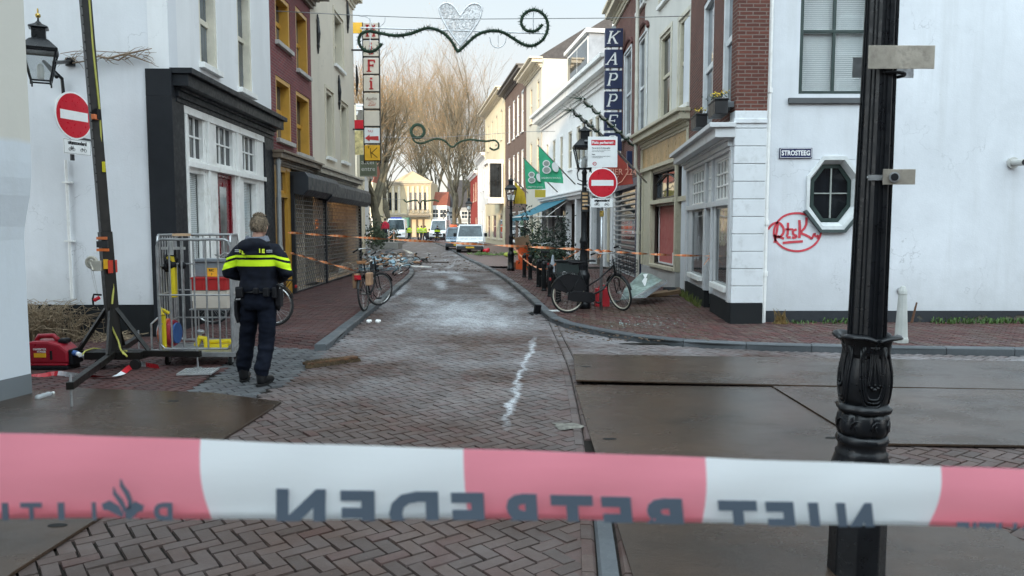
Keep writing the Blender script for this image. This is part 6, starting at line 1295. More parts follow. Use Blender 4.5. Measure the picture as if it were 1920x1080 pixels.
# ================================================================== VEHICLES
CARG = glass('windscreen_glass', (.05, .07, .08), .05); CARW = mat('white_car_paint', (.72, .74, .76), .25, 0, .03, 2, spec=.6); CARB = mat('grey_blue_car_paint', (.20, .26, .32), .25, .3, .05, 2)
LAMPM = mat('headlamp', (.75, .75, .72), .15, .3); TYRE = mat('tyre', (.015, .015, .016), .85); RIMM = mat('alloy_rim', (.35, .35, .36), .35, .8)
def vehicle(name, label, cat, loc, rz, paint, L_=4.4, W=1.8, H=1.85, hood=.95, ws=.75, roofy=1.6, nose=1.0, group='vehicles parked down the street', beacon=None, mat_plate=True):
    r = thing(name, label, cat, loc, rz, group); hw = W / 2
    prof = [(0, .3), (-.02, .62), (.06, nose * .86), (ws, nose), (roofy, H - .06), (roofy + .35, H), (L_ - .15, H - .02), (L_, nose * 1.0), (L_, .32)]
    def X_(z): return hw * (1 - .13 * max(0, z - nose) / (H - nose))
    b = MB(); n = len(prof); vs = [(-X_(z), y, z) for y, z in prof] + [(X_(z), y, z) for y, z in prof]
    b.add(vs, [tuple(range(n)), tuple(range(n, 2 * n))] + [(i, (i + 1) % n, n + (i + 1) % n, n + i) for i in range(n)]); b.build('body', paint, r, local=True, bevel=.07)
    def quad(y0, z0, y1, z1, k0, k1, d): a = X_(z0) * k0; c = X_(z1) * k1; nv = Vector((0, -(z1 - z0), (y1 - y0))).normalized() * d; return [Vector(v) + nv for v in ((-a, y0, z0), (a, y0, z0), (c, y1, z1), (-c, y1, z1))]
    b = MB(); t0, t1 = .08, .93; P0 = (ws + (roofy - ws) * t0, nose + (H - .06 - nose) * t0); P1 = (ws + (roofy - ws) * t1, nose + (H - .06 - nose) * t1); q = quad(*P0, *P1, .9, .88, .025); q2 = [v - Vector((0, -.02, .02)) for v in q]
    b.add(q + q2, [(0, 1, 2, 3), (4, 5, 6, 7), (0, 1, 5, 4), (1, 2, 6, 5), (2, 3, 7, 6), (3, 0, 4, 7)]); b.build('windscreen', CARG, r, local=True, bevel=.01)
    for s_ in (-1, 1):
        b = MB(); zz0, zz1 = nose + .06, H - .2; b.add([(s_ * (X_(zz0) + .006), ws + .35, zz0), (s_ * (X_(zz0) + .006), ws + 1.5, zz0), (s_ * (X_(zz1) + .006), ws + 1.45, zz1), (s_ * (X_(zz1) + .006), roofy + .12, zz1)], [(0, 1, 2, 3)]); b.build('side_window', CARG, r, local=True)
        b = MB(); b.box(s_ * hw * .62, s_ * hw * .95, -.045, .08, nose * .66, nose * .82); b.build('headlight', LAMPM, r, local=True, bevel=.03)
        b = MB(); b.box(s_ * (hw + .02), s_ * (hw + .2), ws + .25, ws + .33, nose + .05, nose + .28); b.build('mirror', BLACKS, r, local=True, bevel=.03)
        for y in (.75, L_ - .75):
            b = MB(); b.tube([(s_ * (hw - .2), y, .32), (s_ * (hw + .005), y, .32)], .32, 20); w_ = b.build('wheel', TYRE, r, local=True, bevel=.03); b = MB(); b.tube([(s_ * (hw - .02), y, .32), (s_ * (hw + .012), y, .32)], .2, 16); b.build('rim', RIMM, w_, local=True)
    b = MB(); b.box(-hw * .55, hw * .55, -.05, .03, nose * .55, nose * .72); b.build('grille', BLACKS, r, local=True, bevel=.01)
    b = MB(); b.box(-hw * .96, hw * .96, -.08, .1, .26, .5); b.build('bumper', mat('bumper_black', (.03, .03, .032), .6), r, local=True, bevel=.04)
    b = MB(); b.box(-.26, .26, -.095, -.08, .36, .46); b.build('licence_plate', mat('plate_yellow', (.7, .45, .03), .5), r, local=True)
    if beacon: b = MB(); b.box(-hw * .6, hw * .6, roofy + .3, roofy + .55, H - .01, H + .14); b.build('beacon_bar', beacon, r, local=True, bevel=.03)
    return r
p = G(880, 477); vehicle('white_van', 'small white van facing the viewer on the right side of the street', 'van', (p.x, 47.5, 0), R(2), CARW, 4.4, 1.72, 1.83)
p = G(857, 471); vehicle('grey_car', 'pale blue grey car partly hidden behind the small white van', 'car', (p.x - .05, 54, 0), R(4), CARB, 4.2, 1.7, 1.65, ws=.95, roofy=1.75, nose=.92)
p = G(823, 450); vehicle('white_van', 'high white panel van further down the street by the leaning tree', 'van', (p.x + .3, 92, 0), R(-3), CARW, 5.6, 2.0, 2.55, ws=.7, roofy=1.45, nose=1.15)
p = G(752, 452); vehicle('emergency_truck', 'white emergency truck standing before the green theatre door', 'truck', (p.x, 86, 0), R(5), CARW, 6, 2.1, 2.6, ws=.35, roofy=.9, nose=1.25, beacon=mat('blue_beacon', (.02, .06, .4), .2))
p = G(873, 447); b = MB(); b.box(-.4, .4, -.3, .3, 1.1, 1.9, TR(p.x, 88, 0)); b.box(-.05, .05, -.05, .05, 0, 1.1, TR(p.x, 88, 0)); tag(b.build('orange_sign_board', mat('orange_board', (.7, .12, .04), .5)), 'small orange sign board showing above the small white van', 'sign')
# ================================================================== BICYCLES
CHROME = mat('dull_chrome', (.45, .45, .44), .3, .9); TAN = mat('tan_saddle', (.30, .14, .06), .55)
def bicycle(label, loc, rz, steer=0., rx=0., frame=BLACK, rimc=CHROME, chaincase=True, front='basket', r_=.345, case=BLACKS, rearlight=True, group='city bicycles', seatc=BLACKS, dress=False):
    t = thing('bicycle', label, 'bicycle', loc, rz, group, rx); wb = 1.08
    def wheel(x, M):
        b = MB(); b.ring((0, 0, 0), r_ - .018, .019, 'Y', 40, 8, M=M); w_ = b.build('wheel', TYRE, t, local=True, smooth=True)
        b = MB(); b.ring((0, 0, 0), r_ - .045, .012, 'Y', 40, 6, M=M); b.build('rim', rimc, w_, local=True)
        b = MB()
        for i in range(28): a = 2 * math.pi * i / 28; b.tube([M @ Vector((.02 * math.cos(a + 1.3), .02 * (-1) ** i, .02 * math.sin(a + 1.3))), M @ Vector(((r_ - .05) * math.cos(a), 0, (r_ - .05) * math.sin(a)))], .0016, 3)
        b.tube([M @ Vector((0, -.05, 0)), M @ Vector((0, .05, 0))], .02, 8); b.build('spokes', CHROME, w_, local=True)
        b = MB(); n = 18; vs = []
        for i in range(n + 1):
            a = R(-5) + (R(165) if x == 0 else R(140)) * i / n + (R(0) if x == 0 else R(30)); vs += [M @ Vector(((r_ + .018) * math.cos(a), -.028, (r_ + .018) * math.sin(a))), M @ Vector(((r_ + .026) * math.cos(a), 0, (r_ + .026) * math.sin(a))), M @ Vector(((r_ + .018) * math.cos(a), .028, (r_ + .018) * math.sin(a)))]
        b.add(vs, [(3 * i + j, 3 * i + j + 1, 3 * i + j + 4, 3 * i + j + 3) for i in range(n) for j in (0, 1)]); b.build('mudguard', frame, t, local=True, recalc=False)
    wheel(0, TR(0, 0, r_))
    head0, head1 = Vector((wb - .17, 0, .98)), Vector((wb - .11, 0, .72)); ax_ = (head0 - head1).normalized(); RM = Matrix.Translation(head1) @ Matrix.Rotation(steer, 4, ax_) @ Matrix.Translation(-head1)
    wheel(1, RM @ TR(wb, 0, r_))
    b = MB(); bb_ = Vector((.42, 0, .29)); seat = Vector((.22, 0, .80))
    b.tube([bb_, seat], .016, 8); b.tube([seat + Vector((0, 0, -.02)), Vector((.195, 0, .94))], .013, 8); b.tube([head1, Vector((.72, 0, .42)), bb_], .018, 8); b.tube([head1 + ax_ * .16, Vector((.62, 0, .62)), Vector((.34, 0, .46))], .015, 8); b.tube([head1 - ax_ * .02, head0], .02, 8)
    for s_ in (-1, 1): b.tube([bb_ + Vector((0, s_ * .03, 0)), Vector((0, s_ * .06, r_))], .01, 6); b.tube([seat + Vector((0, s_ * .02, -.1)), Vector((0, s_ * .06, r_))], .008, 6)
    b.build('frame', frame, t, local=True, smooth=True)
    b = MB(); ft = head1 - ax_ * .08
    for s_ in (-1, 1): b.tube([RM @ ft, RM @ (ft + Vector((0, s_ * .055, -.03))), RM @ Vector((wb - .04, s_ * .055, r_ + .08)), RM @ Vector((wb, s_ * .055, r_))], .011, 6)
    b.build('fork', frame, t, local=True)
    b = MB(); st_ = head0 + ax_ * .12; b.tube([RM @ head0, RM @ st_], .012, 6); b.tube([RM @ (st_ + Vector(p_)) for p_ in ((-.26, -.28, -.02), (-.12, -.28, .04), (.02, -.2, .06), (.04, 0, .02), (.02, .2, .06), (-.12, .28, .04), (-.26, .28, -.02))], .011, 8); hb = b.build('handlebar', CHROME, t, local=True, smooth=True)
    for s_ in (-1, 1): b = MB(); b.tube([RM @ (st_ + Vector((-.28, s_ * .28, -.03))), RM @ (st_ + Vector((-.16, s_ * .28, .03)))], .017, 8); b.build('grip', RUBBER, hb, local=True)
    b = MB(); b.add([(.02, -.1, .96), (.02, .1, .96), (.14, .09, .95), (.30, .025, .95), (.36, 0, .94), (.30, -.025, .95), (.14, -.09, .95), (.02, -.08, .90), (.02, .08, .90), (.14, .05, .91), (.34, 0, .92), (.14, -.05, .91)], [(0, 1, 2, 6), (2, 3, 5, 6), (3, 4, 5), (0, 7, 8, 1), (1, 8, 9, 2), (2, 9, 10, 4, 3), (0, 6, 11, 7), (6, 5, 4, 10, 11), (7, 11, 9, 8), (11, 10, 9)]); b.build('saddle', seatc, t, local=True, bevel=.012)
    b = MB()
    if chaincase:
        P = [(-.05, .26), (-.03, .40), (.1, .42), (.46, .38), (.53, .33), (.53, .22), (.44, .18), (.05, .23)]; vs = [(x, -.075, z) for x, z in P] + [(x, -.045, z) for x, z in P]; n = len(P); b.add(vs, [tuple(range(n)), tuple(range(n, 2 * n))] + [(i, (i + 1) % n, n + (i + 1) % n, n + i) for i in range(n)]); b.build('chain_case', case, t, local=True, bevel=.01)
    else: b.ring((bb_.x, -.05, bb_.z), .09, .006, 'Y', 20, 5); b.tube([(bb_.x, -.05, bb_.z + .09), (0, -.05, r_ + .03)], .004, 4); b.tube([(bb_.x, -.05, bb_.z - .09), (0, -.05, r_ - .03)], .004, 4); b.build('chain', BLACKS, t, local=True)
    if dress:
        b = MB(); n = 14; P = [(0 + .05 * math.cos(a), r_ + .05 * math.sin(a)) for a in [R(10) + R(150) * i / n for i in range(n + 1)]] + [((r_ + .01) * math.cos(a), r_ + (r_ + .01) * math.sin(a)) for a in [R(160) - R(150) * i / n for i in range(n + 1)]]
        for s_ in (-1, 1): b.add([(x, s_ * .034, z) for x, z in P], [tuple(range(len(P)))])
        b.build('coat_guard', case, t, local=True, recalc=False)
    for s_, a in ((-1, -.6), (1, 2.5)): b = MB(); q = bb_ + Vector((.17 * math.cos(a), s_ * .09, .17 * math.sin(a))); b.tube([bb_ + Vector((0, s_ * .07, 0)), q], .009, 6); b.box(q.x - .045, q.x + .045, q.y, q.y + s_ * .09, q.z - .012, q.z + .012); b.build('pedal', BLACKS, t, local=True)
    b = MB()
    for s_ in (-1, 1): b.tube([(.12, s_ * .07, .76), (-.34, s_ * .07, .74)], .007, 5); b.tube([(-.3, s_ * .07, .74), (0, s_ * .07, r_ + .02)], .006, 5)
    for x in (-.3, -.15, 0, .1): b.tube([(x, -.07, .745), (x, .07, .745)], .006, 5)
    b.build('carrier', frame, t, local=True)
    if rearlight: b = MB(); b.box(-.40, -.37, -.025, .025, .62, .67); b.build('rear_light', mat('dark_red_lens', (.25, .01, .01), .3), t, local=True, bevel=.008)
    b = MB(); q = RM @ Vector((wb - .02, 0, .78)); b.tube([q, q + (RM.to_3x3() @ Vector((.07, 0, 0)))], .035, 10); b.build('headlamp', CHROME, t, local=True)
    if front == 'basket':
        b = MB(); x0, x1, w2, z0, z1 = wb - .02, wb + .30, .2, .82, 1.06
        for k in range(5): z = z0 + (z1 - z0) * k / 4; b.tube([RM @ Vector(v) for v in ((x0, -w2, z), (x1, -w2, z), (x1, w2, z), (x0, w2, z))], .005, 4, closed=True)
        for k in range(6):
            y = -w2 + 2 * w2 * k / 5; x = x0 + (x1 - x0) * k / 5
            for aa in ((x1, y), (x0, y)): b.tube([RM @ Vector((*aa, z0)), RM @ Vector((*aa, z1))], .004, 4)
            for yy in (-w2, w2): b.tube([RM @ Vector((x, yy, z0)), RM @ Vector((x, yy, z1))], .004, 4)
            b.tube([RM @ Vector((x0, y, z0)), RM @ Vector((x1, y, z0))], .004, 4)
        b.build('basket', frame, t, local=True)
        b = MB(); b.tube([RM @ Vector((x1 - .08, -.12, z0)), RM @ Vector((wb, -.07, r_))], .006, 4); b.tube([RM @ Vector((x1 - .08, .12, z0)), RM @ Vector((wb, .07, r_))], .006, 4); b.build('basket_stay', frame, t, local=True)
    return t
g0, g1 = G(1065, 587, ZP), G(1158, 582, ZP); d_ = g1 - g0; rzb = math.atan2(d_.y, d_.x)
bk = bicycle('black town bicycle with a chain case and front rack, leaning by the near lantern post', (g0.x, g0.y, ZP), R(22), steer=R(-82), rx=R(3), front='basket', r_=.36, rimc=mat('cream_rim', (.55, .52, .42), .4), chaincase=True, dress=True)
b = MB(); b.box(.1, .52, -.30, .12, .0, .42); c = V(1075, 508, 15.6)
r = thing('parcel_crate', 'dark crate with pale worn lettering behind the parked black bicycle', 'crate', (V(1072, 500, 15.9).x, 15.9, V(1072, 521, 15.9).z)); b = MB(); b.box(-.32, .30, -.15, .15, 0, .34); b.build('box', mat('dark_green_crate', (.03, .042, .04), .6), r, local=True, bevel=.01); b = MB(); b.box(-.36, .48, -.18, .18, .34, .37); b.build('lid', BLACKS, r, local=True); b = MB(); b.text('Crum', .11, FM(-.08, -.152, .1), depth=.001); b.build('lettering', WHITES, r, local=True)
for i in (-.28, .26): b = MB(); zc_ = V(1072, 521, 15.9).z - ZP; b.box(i - .02, i + .02, -.02, .02, -zc_, 0); b.build('leg', BLACKS, r, local=True)
g0 = G(684, 584, ZP); bicycle('dark bicycle with tan panniers standing at the left kerb, its front wheel turned', (g0.x, g0.y, ZP), R(84), steer=R(-36), rx=R(-4), front=None, r_=.335, chaincase=False, seatc=TAN)
r = thing('pannier_bag', 'tan and red bags hung on the carrier of the left kerb bicycle', 'bag', (g0.x - .02, g0.y - .08, ZP + .5)); b = MB(); b.box(-.17, -.06, -.1, .2, -.05, .24); b.box(.07, .17, -.1, .2, 0, .24); b.build('bag', mat('tan_canvas', (.32, .19, .11), .8, 0, .3, 9), r, local=True, bevel=.02); b = MB(); b.box(-.12, .0, -.16, -.11, .12, .2); b.build('reflector', REDS, r, local=True)
b = MB(); b.box(-.2, .2, -.12, .12, 0, .28, TR(V(716, 500, 19).x, 19, ZP + .0, 0, R(20)))
g0 = G(545, 617, ZP); bicycle('bicycle mostly hidden behind the police officer, only its dark wheels showing', (g0.x - .38, 12.35, ZP), R(172), steer=R(10), front=None, r_=.34, group='city bicycles')
g0 = G(700, 510); bicycle('fallen bicycle lying among the debris beyond the left kerb', (g0.x + .3, 26.0, .12), R(12), steer=R(25), rx=R(74), front=None, frame=mat('pale_blue_frame', (.2, .28, .32), .4), r_=.34, chaincase=False)
g0 = G(790, 492); bicycle('distant fallen bicycle flat on the sooty road', (g0.x - .3, 33.0, .1), R(100), steer=R(25), rx=R(80), front=None, r_=.34, chaincase=False)
g0 = G(1005, 545, ZP); bicycle('bicycle standing upright between the black bollards', (G(1001, 545, ZP).x + .35, 20.2, ZP), R(95), front=None, r_=.34)
b = MB(); p = V(1035, 520, 18.5); b.tube([(p.x, 18.5, V(1035, 510, 18.5).z), (p.x + .02, 18.5, V(1035, 478, 18.5).z)], [.08, .02], 8); tag(b.build('grey_umbrella', mat('grey_film', (.4, .45, .5), .3)), 'folded grey umbrella standing in the flower stall', 'umbrella')
# red can in front of grey pole
c = G(1128, 575, ZP); b = MB(); b.box(c.x - .12, c.x + .16, c.y + .0, c.y + .22, ZP, ZP + .36); b.tube([(c.x - .06, c.y + .11, ZP + .36), (c.x - .02, c.y + .11, ZP + .42), (c.x + .08, c.y + .11, ZP + .42), (c.x + .12, c.y + .11, ZP + .36)], .012, 6); tag(b.build('red_jerrycan', mat('red_plastic', (.45, .02, .03), .45), bevel=.03), 'red plastic can standing at the foot of the grey sign pole', 'can')
# ================================================================== RIGHT PAVEMENT DEBRIS
c = G(1180, 562, ZP); r = thing('glass_sheet', 'broken greenish glass sheet with a torn white sticker leaning by the beige shop', 'glass', (c.x, c.y, ZP))
Pm = [V(1163, 562, 15.6), V(1172, 540, 16.3), V(1203, 511, 17.4), V(1222, 514, 17.2), V(1248, 528, 16.4), V(1205, 556, 15.7)]
for p in Pm: p.z = max(p.z, ZP + .01)
b = MB(); b.add(Pm + [p - Vector((0, -.01, .02)) for p in Pm], [tuple(range(6)), tuple(range(6, 12))[::-1]] + [(i, (i + 1) % 6, 6 + (i + 1) % 6, 6 + i) for i in range(6)]); b.build('pane', glass('green_mirror', (.26, .33, .30), .06), r)
b = MB(); b.add([V(x, y, Y) + Vector((0, -.03, .01)) for x, y, Y in ((1205, 515, 17.2), (1214, 514, 17.2), (1211, 522, 16.95), (1219, 524, 16.9), (1217, 532, 16.6), (1208, 537, 16.4), (1203, 528, 16.7), (1208, 521, 16.95))], [tuple(range(8))]); b.build('sticker', WHITES, r)
b = MB(); a_ = [V(1184, 560, 15.65), V(1210, 560, 15.7), V(1252, 530, 16.35), V(1246, 524, 16.5)]; b.add([p + Vector((0, -.02, .015)) for p in a_], [(0, 1, 2, 3)]); b.build('bright_edge', mat('silver_foil', (.6, .64, .68), .15, .8), r)
for k, (px, py, ln, rz) in enumerate(((1250, 548, .9, 15), (1236, 556, 1.0, 8))):
    c = G(px, py, ZP); b = MB(); b.box(-ln / 2, ln / 2, -.1, .1, 0, .05 + .04 * k, TR(c.x, c.y, ZP, 0, R(-8), R(rz))); tag(b.build('wood_board', mat('weathered_board', (.14, .085, .045), .85, 0, .3, 4), bevel=.005), ('dark brown board propped under the broken glass sheet', 'brown board lying flat in front of the broken glass sheet')[k], 'board', 'boards by the beige shop')
b = MB()
for _ in range(420):
    q = random.random(); c = G(*( (random.gauss(1128, 18), random.gauss(530, 9)) if q < .5 else (random.gauss(1205, 45), random.gauss(607, 7)) ), ZP); s_ = random.uniform(.006, .022); a = random.uniform(0, 6.28); b.add([(c.x + s_ * math.cos(a + t_) * random.uniform(.6, 1.4), c.y + s_ * math.sin(a + t_), ZP + .006 + random.random() * .008) for t_ in (0, 2, 4)], [(0, 1, 2)])
tag(b.build('glass_shards', mat('pale_glass_crumbs', (.45, .62, .60), .15), recalc=False), 'crumbs of shattered glass scattered on the right pavement', 'broken glass', kind='stuff')
b = MB()
for _ in range(900):
    c = G(random.uniform(1040, 1330), random.uniform(556, 640), ZP) if random.random() < .6 else G(random.uniform(745, 960), random.uniform(478, 510)); s_ = random.uniform(.006, .03) * (1 if c.y < 20 else 2); b.ball((c.x, c.y, c.z + s_ * .2), s_, 5, sc=(1, .8, .4))
tag(b.build('rubble', mat('rubble_brown', (.10, .07, .05), .9, 0, .6, 12), recalc=False), 'small stones, soot and grit scattered on the ground', 'rubble', kind='stuff')
for k, (px, py, s_) in enumerate(((1140, 568, .16), (1125, 571, .12), (1152, 566, .14), (1108, 572, .1))):
    c = G(px, py, ZP); b = MB(); b.box(-s_, s_, -s_ * .6, s_ * .6, 0, .04, TR(c.x, c.y, ZP, R(4), R(6), R(30 * k))); tag(b.build('loose_slab', mat('slab_grey', (.10, .10, .10), .8), bevel=.008), ('loose dark slab right of the grey sign pole', 'loose slab at the foot of the grey sign pole', 'loose slab nearest the turned bicycle wheel', 'loose slab left of the grey sign pole')[k], 'slab', 'loose slabs under the parked bicycle')
c = G(1046, 583, ZP); b = MB(); b.box(-.16, .16, -.1, .1, 0, .012, TR(c.x, c.y, ZP, 0, 0, R(20))); tag(b.build('white_tile', WHITES), 'flat white tile on the pavement by the rear wheel of the black bicycle', 'tile')
# far pavement clutter: fallen green branches, red bag, planks
c = G(920, 480, ZP); b = MB()
for i in range(26): a = random.uniform(-.4, .4) + (math.pi if i % 2 else 0); p = Vector((c.x + random.uniform(-.9, .9), c.y + random.uniform(-.4, .4), ZP + .05)); q = p + Vector((math.cos(a), math.sin(a) * .5, .15)) * random.uniform(.3, .8); b.tube([p, q], [.02, .008], 4); leafball(b, q, .18, 14, .05, (1.4, .6, .5))
tag(b.build('fallen_branches', mat('fresh_green_leaves', (.10, .16, .04), .7, 0, .4, 6), recalc=False), 'fallen leafy branches on the right pavement before the white van', 'branches')
for k, (px, py, m, lb) in enumerate(((952, 482, mat('lime_bag', (.28, .32, .04), .6), 'lime yellow bundle by the fallen branches'), (912, 474, REDS, 'small red bag near the fallen branches'), (968, 478, mat('lime_bag', (.45, .5, .05), .6), 'lime green bundle just left of the orange tub'))):
    c = G(px, py, ZP); b = MB(); b.ball((c.x, c.y, ZP + .13), .17, 10, sc=(1.3, .8, .8)); b.ball((c.x + .12, c.y, ZP + .22), .1, 8); tag(b.build('bag', m, smooth=True), lb, 'bag', 'bags on the far right pavement')
# ---- left debris beyond the kerb
for k, (x0_, y0_, x1_, y1_, w_, m, lb) in enumerate(((742, 500, 806, 505, .16, WHITEP, 'long white plank lying across the road edge in the debris'), (700, 504, 760, 500, .18, mat('pale_plank', (.5, .45, .38), .7), 'pale plank under the fallen bicycle'), (756, 472, 772, 496, .12, mat('pale_plank', (.5, .45, .38), .7), 'grey plank sloping on the sooty road'), (790, 500, 840, 503, .1, mat('charred_plank', (.05, .04, .035), .9), 'charred plank at the end of the white plank'))):
    a, c = G(x0_, y0_), G(x1_, y1_); d = c - a; b = MB(); b.box(0, d.length, -w_ / 2, w_ / 2, 0, .05, TR(a.x, a.y, .02 + .05 * k, 0, -.02, math.atan2(d.y, d.x))); tag(b.build('plank', m, bevel=.004), lb, 'plank', 'planks in the debris')
b = MB()
for _ in range(260):
    c = G(random.gauss(725, 30), random.gauss(494, 7)); s_ = random.uniform(.04, .16); b.box(-s_, s_, -s_ * .5, s_ * .5, 0, s_ * .4, TR(c.x, c.y, .02 + random.random() * .25, random.uniform(-.5, .5), random.uniform(-.5, .5), random.uniform(0, 3)), mi=random.choice((0, 0, 1, 2, 3)))
tag(b.build('debris_heap', [mat('debris_dark', (.04, .035, .03), .9), mat('debris_pale', (.4, .38, .36), .8), mat('debris_tan', (.28, .16, .09), .8), mat('debris_blue', (.2, .3, .36), .6)], recalc=False), 'heap of mixed debris around the fallen bicycle', 'debris', kind='stuff')
r = thing('white_bucket', 'dented white tub in the debris by the shutter end', 'bucket', (G(690, 505).x, 26.6, 0)); b = MB(); b.lathe([(.2, 0), (.26, .3), (.28, .32), (.25, .32), (.19, .03)], 16, TR(0, 0, .06, R(60))); b.build('tub', WHITES, r, local=True)
for k, (x, y) in enumerate(((691, 607), (708, 607))):
    c = G(x, y); b = MB(); b.ball((c.x, c.y, .04), .045, 8, sc=(1, .8, .9)); b.ball((c.x + .03, c.y, .05), .03, 6); tag(b.build('crumpled_paper', WHITES, smooth=True), ('left one of two crumpled white papers by the left kerb', 'right one of two crumpled white papers by the left kerb')[k], 'litter', 'crumpled papers by the left kerb')
# broom head (coir) on the road
a, c = G(572, 690), G(672, 676); d = c - a; r = thing('coir_mat', 'brown ragged bristle strip lying on the road right of the officer', 'bristle strip', (a.x, a.y, 0)); M = Matrix.Translation((0, 0, 0)) @ Matrix.Rotation(math.atan2(d.y, d.x), 4, 'Z'); L0 = d.length
b = MB(); b.box(0, L0 * .96, -.05, .07, .03, .065, M); b.build('backing', mat('rusty_brown', (.09, .042, .018), .85, 0, .5, 14), r, local=True, bevel=.01)
b = MB()
for _ in range(1300): x = random.uniform(-.01, L0); hh = .085 * (1 - .55 * (x / L0) ** 3); p = Vector((x, random.uniform(-.07, -.02), 0)); b.tube([M @ p, M @ (p + Vector((random.gauss(0, .006), .03, hh * random.uniform(.7, 1.1))))], [.0028, .0016], 3)
b.build('bristles', mat('bristle_tan', (.09, .06, .032), .9, 0, .5, 20), r, local=True, recalc=False)
c = G(1063, 800); b = MB(); b.add([(c.x + .13 * math.cos(a) * random.uniform(.7, 1.3), c.y + .12 * math.sin(a) * random.uniform(.7, 1.3), .006) for a in [i * math.pi / 9 for i in range(18)]] + [(c.x, c.y, .012)], [(i, (i + 1) % 18, 18) for i in range(18)]); tag(b.build('concrete_patch', mat('pale_cement', (.15, .14, .12), .85, 0, .6, 14, .8, 30)), kind='structure')
c = G(1026, 578); b = MB(); b.box(-.06, .06, -.03, .03, 0, .18, TR(G(1006, 588).x, G(1006, 588).y, 0, .2, .1, .4)); 
for _ in range(40): b.ball((G(1006, 588).x + random.gauss(0, .14), G(1006, 588).y + random.gauss(0, .12), .01), random.uniform(.01, .035), 5, sc=(1, 1, .5))
tag(b.build('charred_scraps', BLACKS, recalc=False), 'black charred scraps at the bend of the right kerb', 'debris', kind='stuff')
# puddle at the right kerb
c = G(1218, 643); b = MB(); b.add([(c.x + .42 * math.cos(a) * (1 + .2 * math.sin(3 * a)), c.y - .12 + .09 * math.sin(a), .0075) for a in [i * math.pi / 12 for i in range(24)]], [tuple(range(24))]); m_, n_, bs = _new('puddle_water'); bs.inputs['Base Color'].default_value = (.03, .025, .02, 1); bs.inputs['Roughness'].default_value = .02; tag(b.build('puddle', m_, recalc=False), kind='structure')
# ================================================================== LEFT CORNER EQUIPMENT
MASTM = mat('mast_black_steel', (.010, .009, .008), .45, .1, .2, 6, spec=.3)
mb0 = Vector((-4.76, 9.12, 0)); r = thing('light_mast', 'tall dark telescopic light mast on a four-legged base beside the roll cage', 'light mast', mb0)
tp = V(160, 0, 9.12); up = (tp - Vector((mb0.x, 9.12, .2))); up = up / up.z; ptz = lambda z: Vector((mb0.x, 9.12, .2)) + up * (z - .2)
def sqtube(b, a, c, w_): b.tube([a, c], w_ * .72, 4)
b = MB(); sqtube(b, ptz(.2), ptz(1.62), .125); b.build('lower_mast', MASTM, r, bevel=.004); b = MB(); sqtube(b, ptz(1.62), ptz(7.2), .105); o = b.build('mast', MASTM, r, bevel=.004)
b = MB()
for i in range(24): z = 2.2 + i * .1; p = ptz(z) + Vector((-.006, -.0765, 0)); b.tube([p, p + Vector((0, -.002, 0))], .009, 8)
b.build('pin_holes', BLACKS, o)
ends = [(-5.95, 9.02), tuple(G(133, 768)[:2]), tuple(G(377, 690)[:2]), tuple(G(262, 655)[:2])]
for i, e in enumerate(ends):
    b = MB(); zz = .17; a = Vector((mb0.x, mb0.y, zz)); c = Vector((e[0], e[1], zz + (.05 if i == 1 else 0))); d = (c - a).normalized(); n_ = Vector((-d.y, d.x, 0)) * .032
    for s_ in (0,): b.add([a - n_ - Vector((0, 0, .035)), a + n_ - Vector((0, 0, .035)), c + n_ - Vector((0, 0, .035)), c - n_ - Vector((0, 0, .035)), a - n_ + Vector((0, 0, .035)), a + n_ + Vector((0, 0, .035)), c + n_ + Vector((0, 0, .035)), c - n_ + Vector((0, 0, .035))], [(0, 1, 2, 3), (4, 5, 6, 7), (0, 1, 5, 4), (1, 2, 6, 5), (2, 3, 7, 6), (3, 0, 4, 7)])
    o = b.build('outrigger', MASTM, r, bevel=.003); q = c - d * .04; b = MB(); b.tube([q + Vector((0, 0, .1)), Vector((q.x, q.y, .01))], .011, 8); b.lathe([(.05, 0), (.05, .008), (0, .012)], 12, TR(q.x, q.y, 0)); b.build('levelling_foot', GALV, o)
    b = MB(); sqtube(b, ptz(.72) + d * .05, a + d * .42 + Vector((0, 0, .03)), .04); b.build('brace', MASTM, r)
b = MB(); p = ptz(.17); b.box(p.x - .3, p.x + .36, 8.98, 9.26, .11, .2); b.build('base_frame', MASTM, r, bevel=.005)
for x in (-.1, .32): b = MB(); b.tube([(mb0.x + x, 8.93, .06), (mb0.x + x, 8.98, .06)], .06, 14); b.build('castor', RUBBER, r)
b = MB(); wz = V(172, 492, 9.05); b.ring((wz.x, 9.05, wz.z), .06, .02, 'Y', 20, 8); b.tube([(wz.x, 9.02, wz.z), (wz.x, 9.09, wz.z)], .035, 14); b.box(wz.x + .02, wz.x + .13, 9.0, 9.1, wz.z - .1, wz.z + .02); b.tube([(wz.x, 9.02, wz.z), (wz.x + .05, 8.98, wz.z - .09)], .01, 6); b.build('winch', mat('winch_cream', (.5, .47, .4), .4, .4), r, bevel=.004)
for (y0_, y1_, col, w_) in ((444, 449, (.6, .16, .05), .12), (452, 464, (.03, .03, .03), .13), (466, 471, (.7, .16, .03), .14)):
    b = MB(); z0, z1 = V(190, y1_, 9.05).z, V(190, y0_, 9.05).z; p = ptz((z0 + z1) / 2); b.box(p.x - w_ / 2, p.x + w_ / 2, 9.12 - .092, 9.12 - .07, z0, z1); b.build('sticker', mat('sticker_%d' % y0_, col, .5), r)
b = MB(); z0, z1 = V(195, 504, 9.05).z, V(195, 486, 9.05).z; p = ptz(z0); b.box(p.x + .0, p.x + .05, 9.02, 9.035, z0, z1); b.build('warning_label', mat('label_yellow', (.8, .42, .02), .5), r)
b = MB(); z0, z1 = V(195, 512, 9.05).z, V(195, 488, 9.05).z; b.box(p.x + .052, p.x + .07, 9.02, 9.2, z0, z1); b.build('warning_strip', mat('label_red', (.55, .05, .03), .5), r)
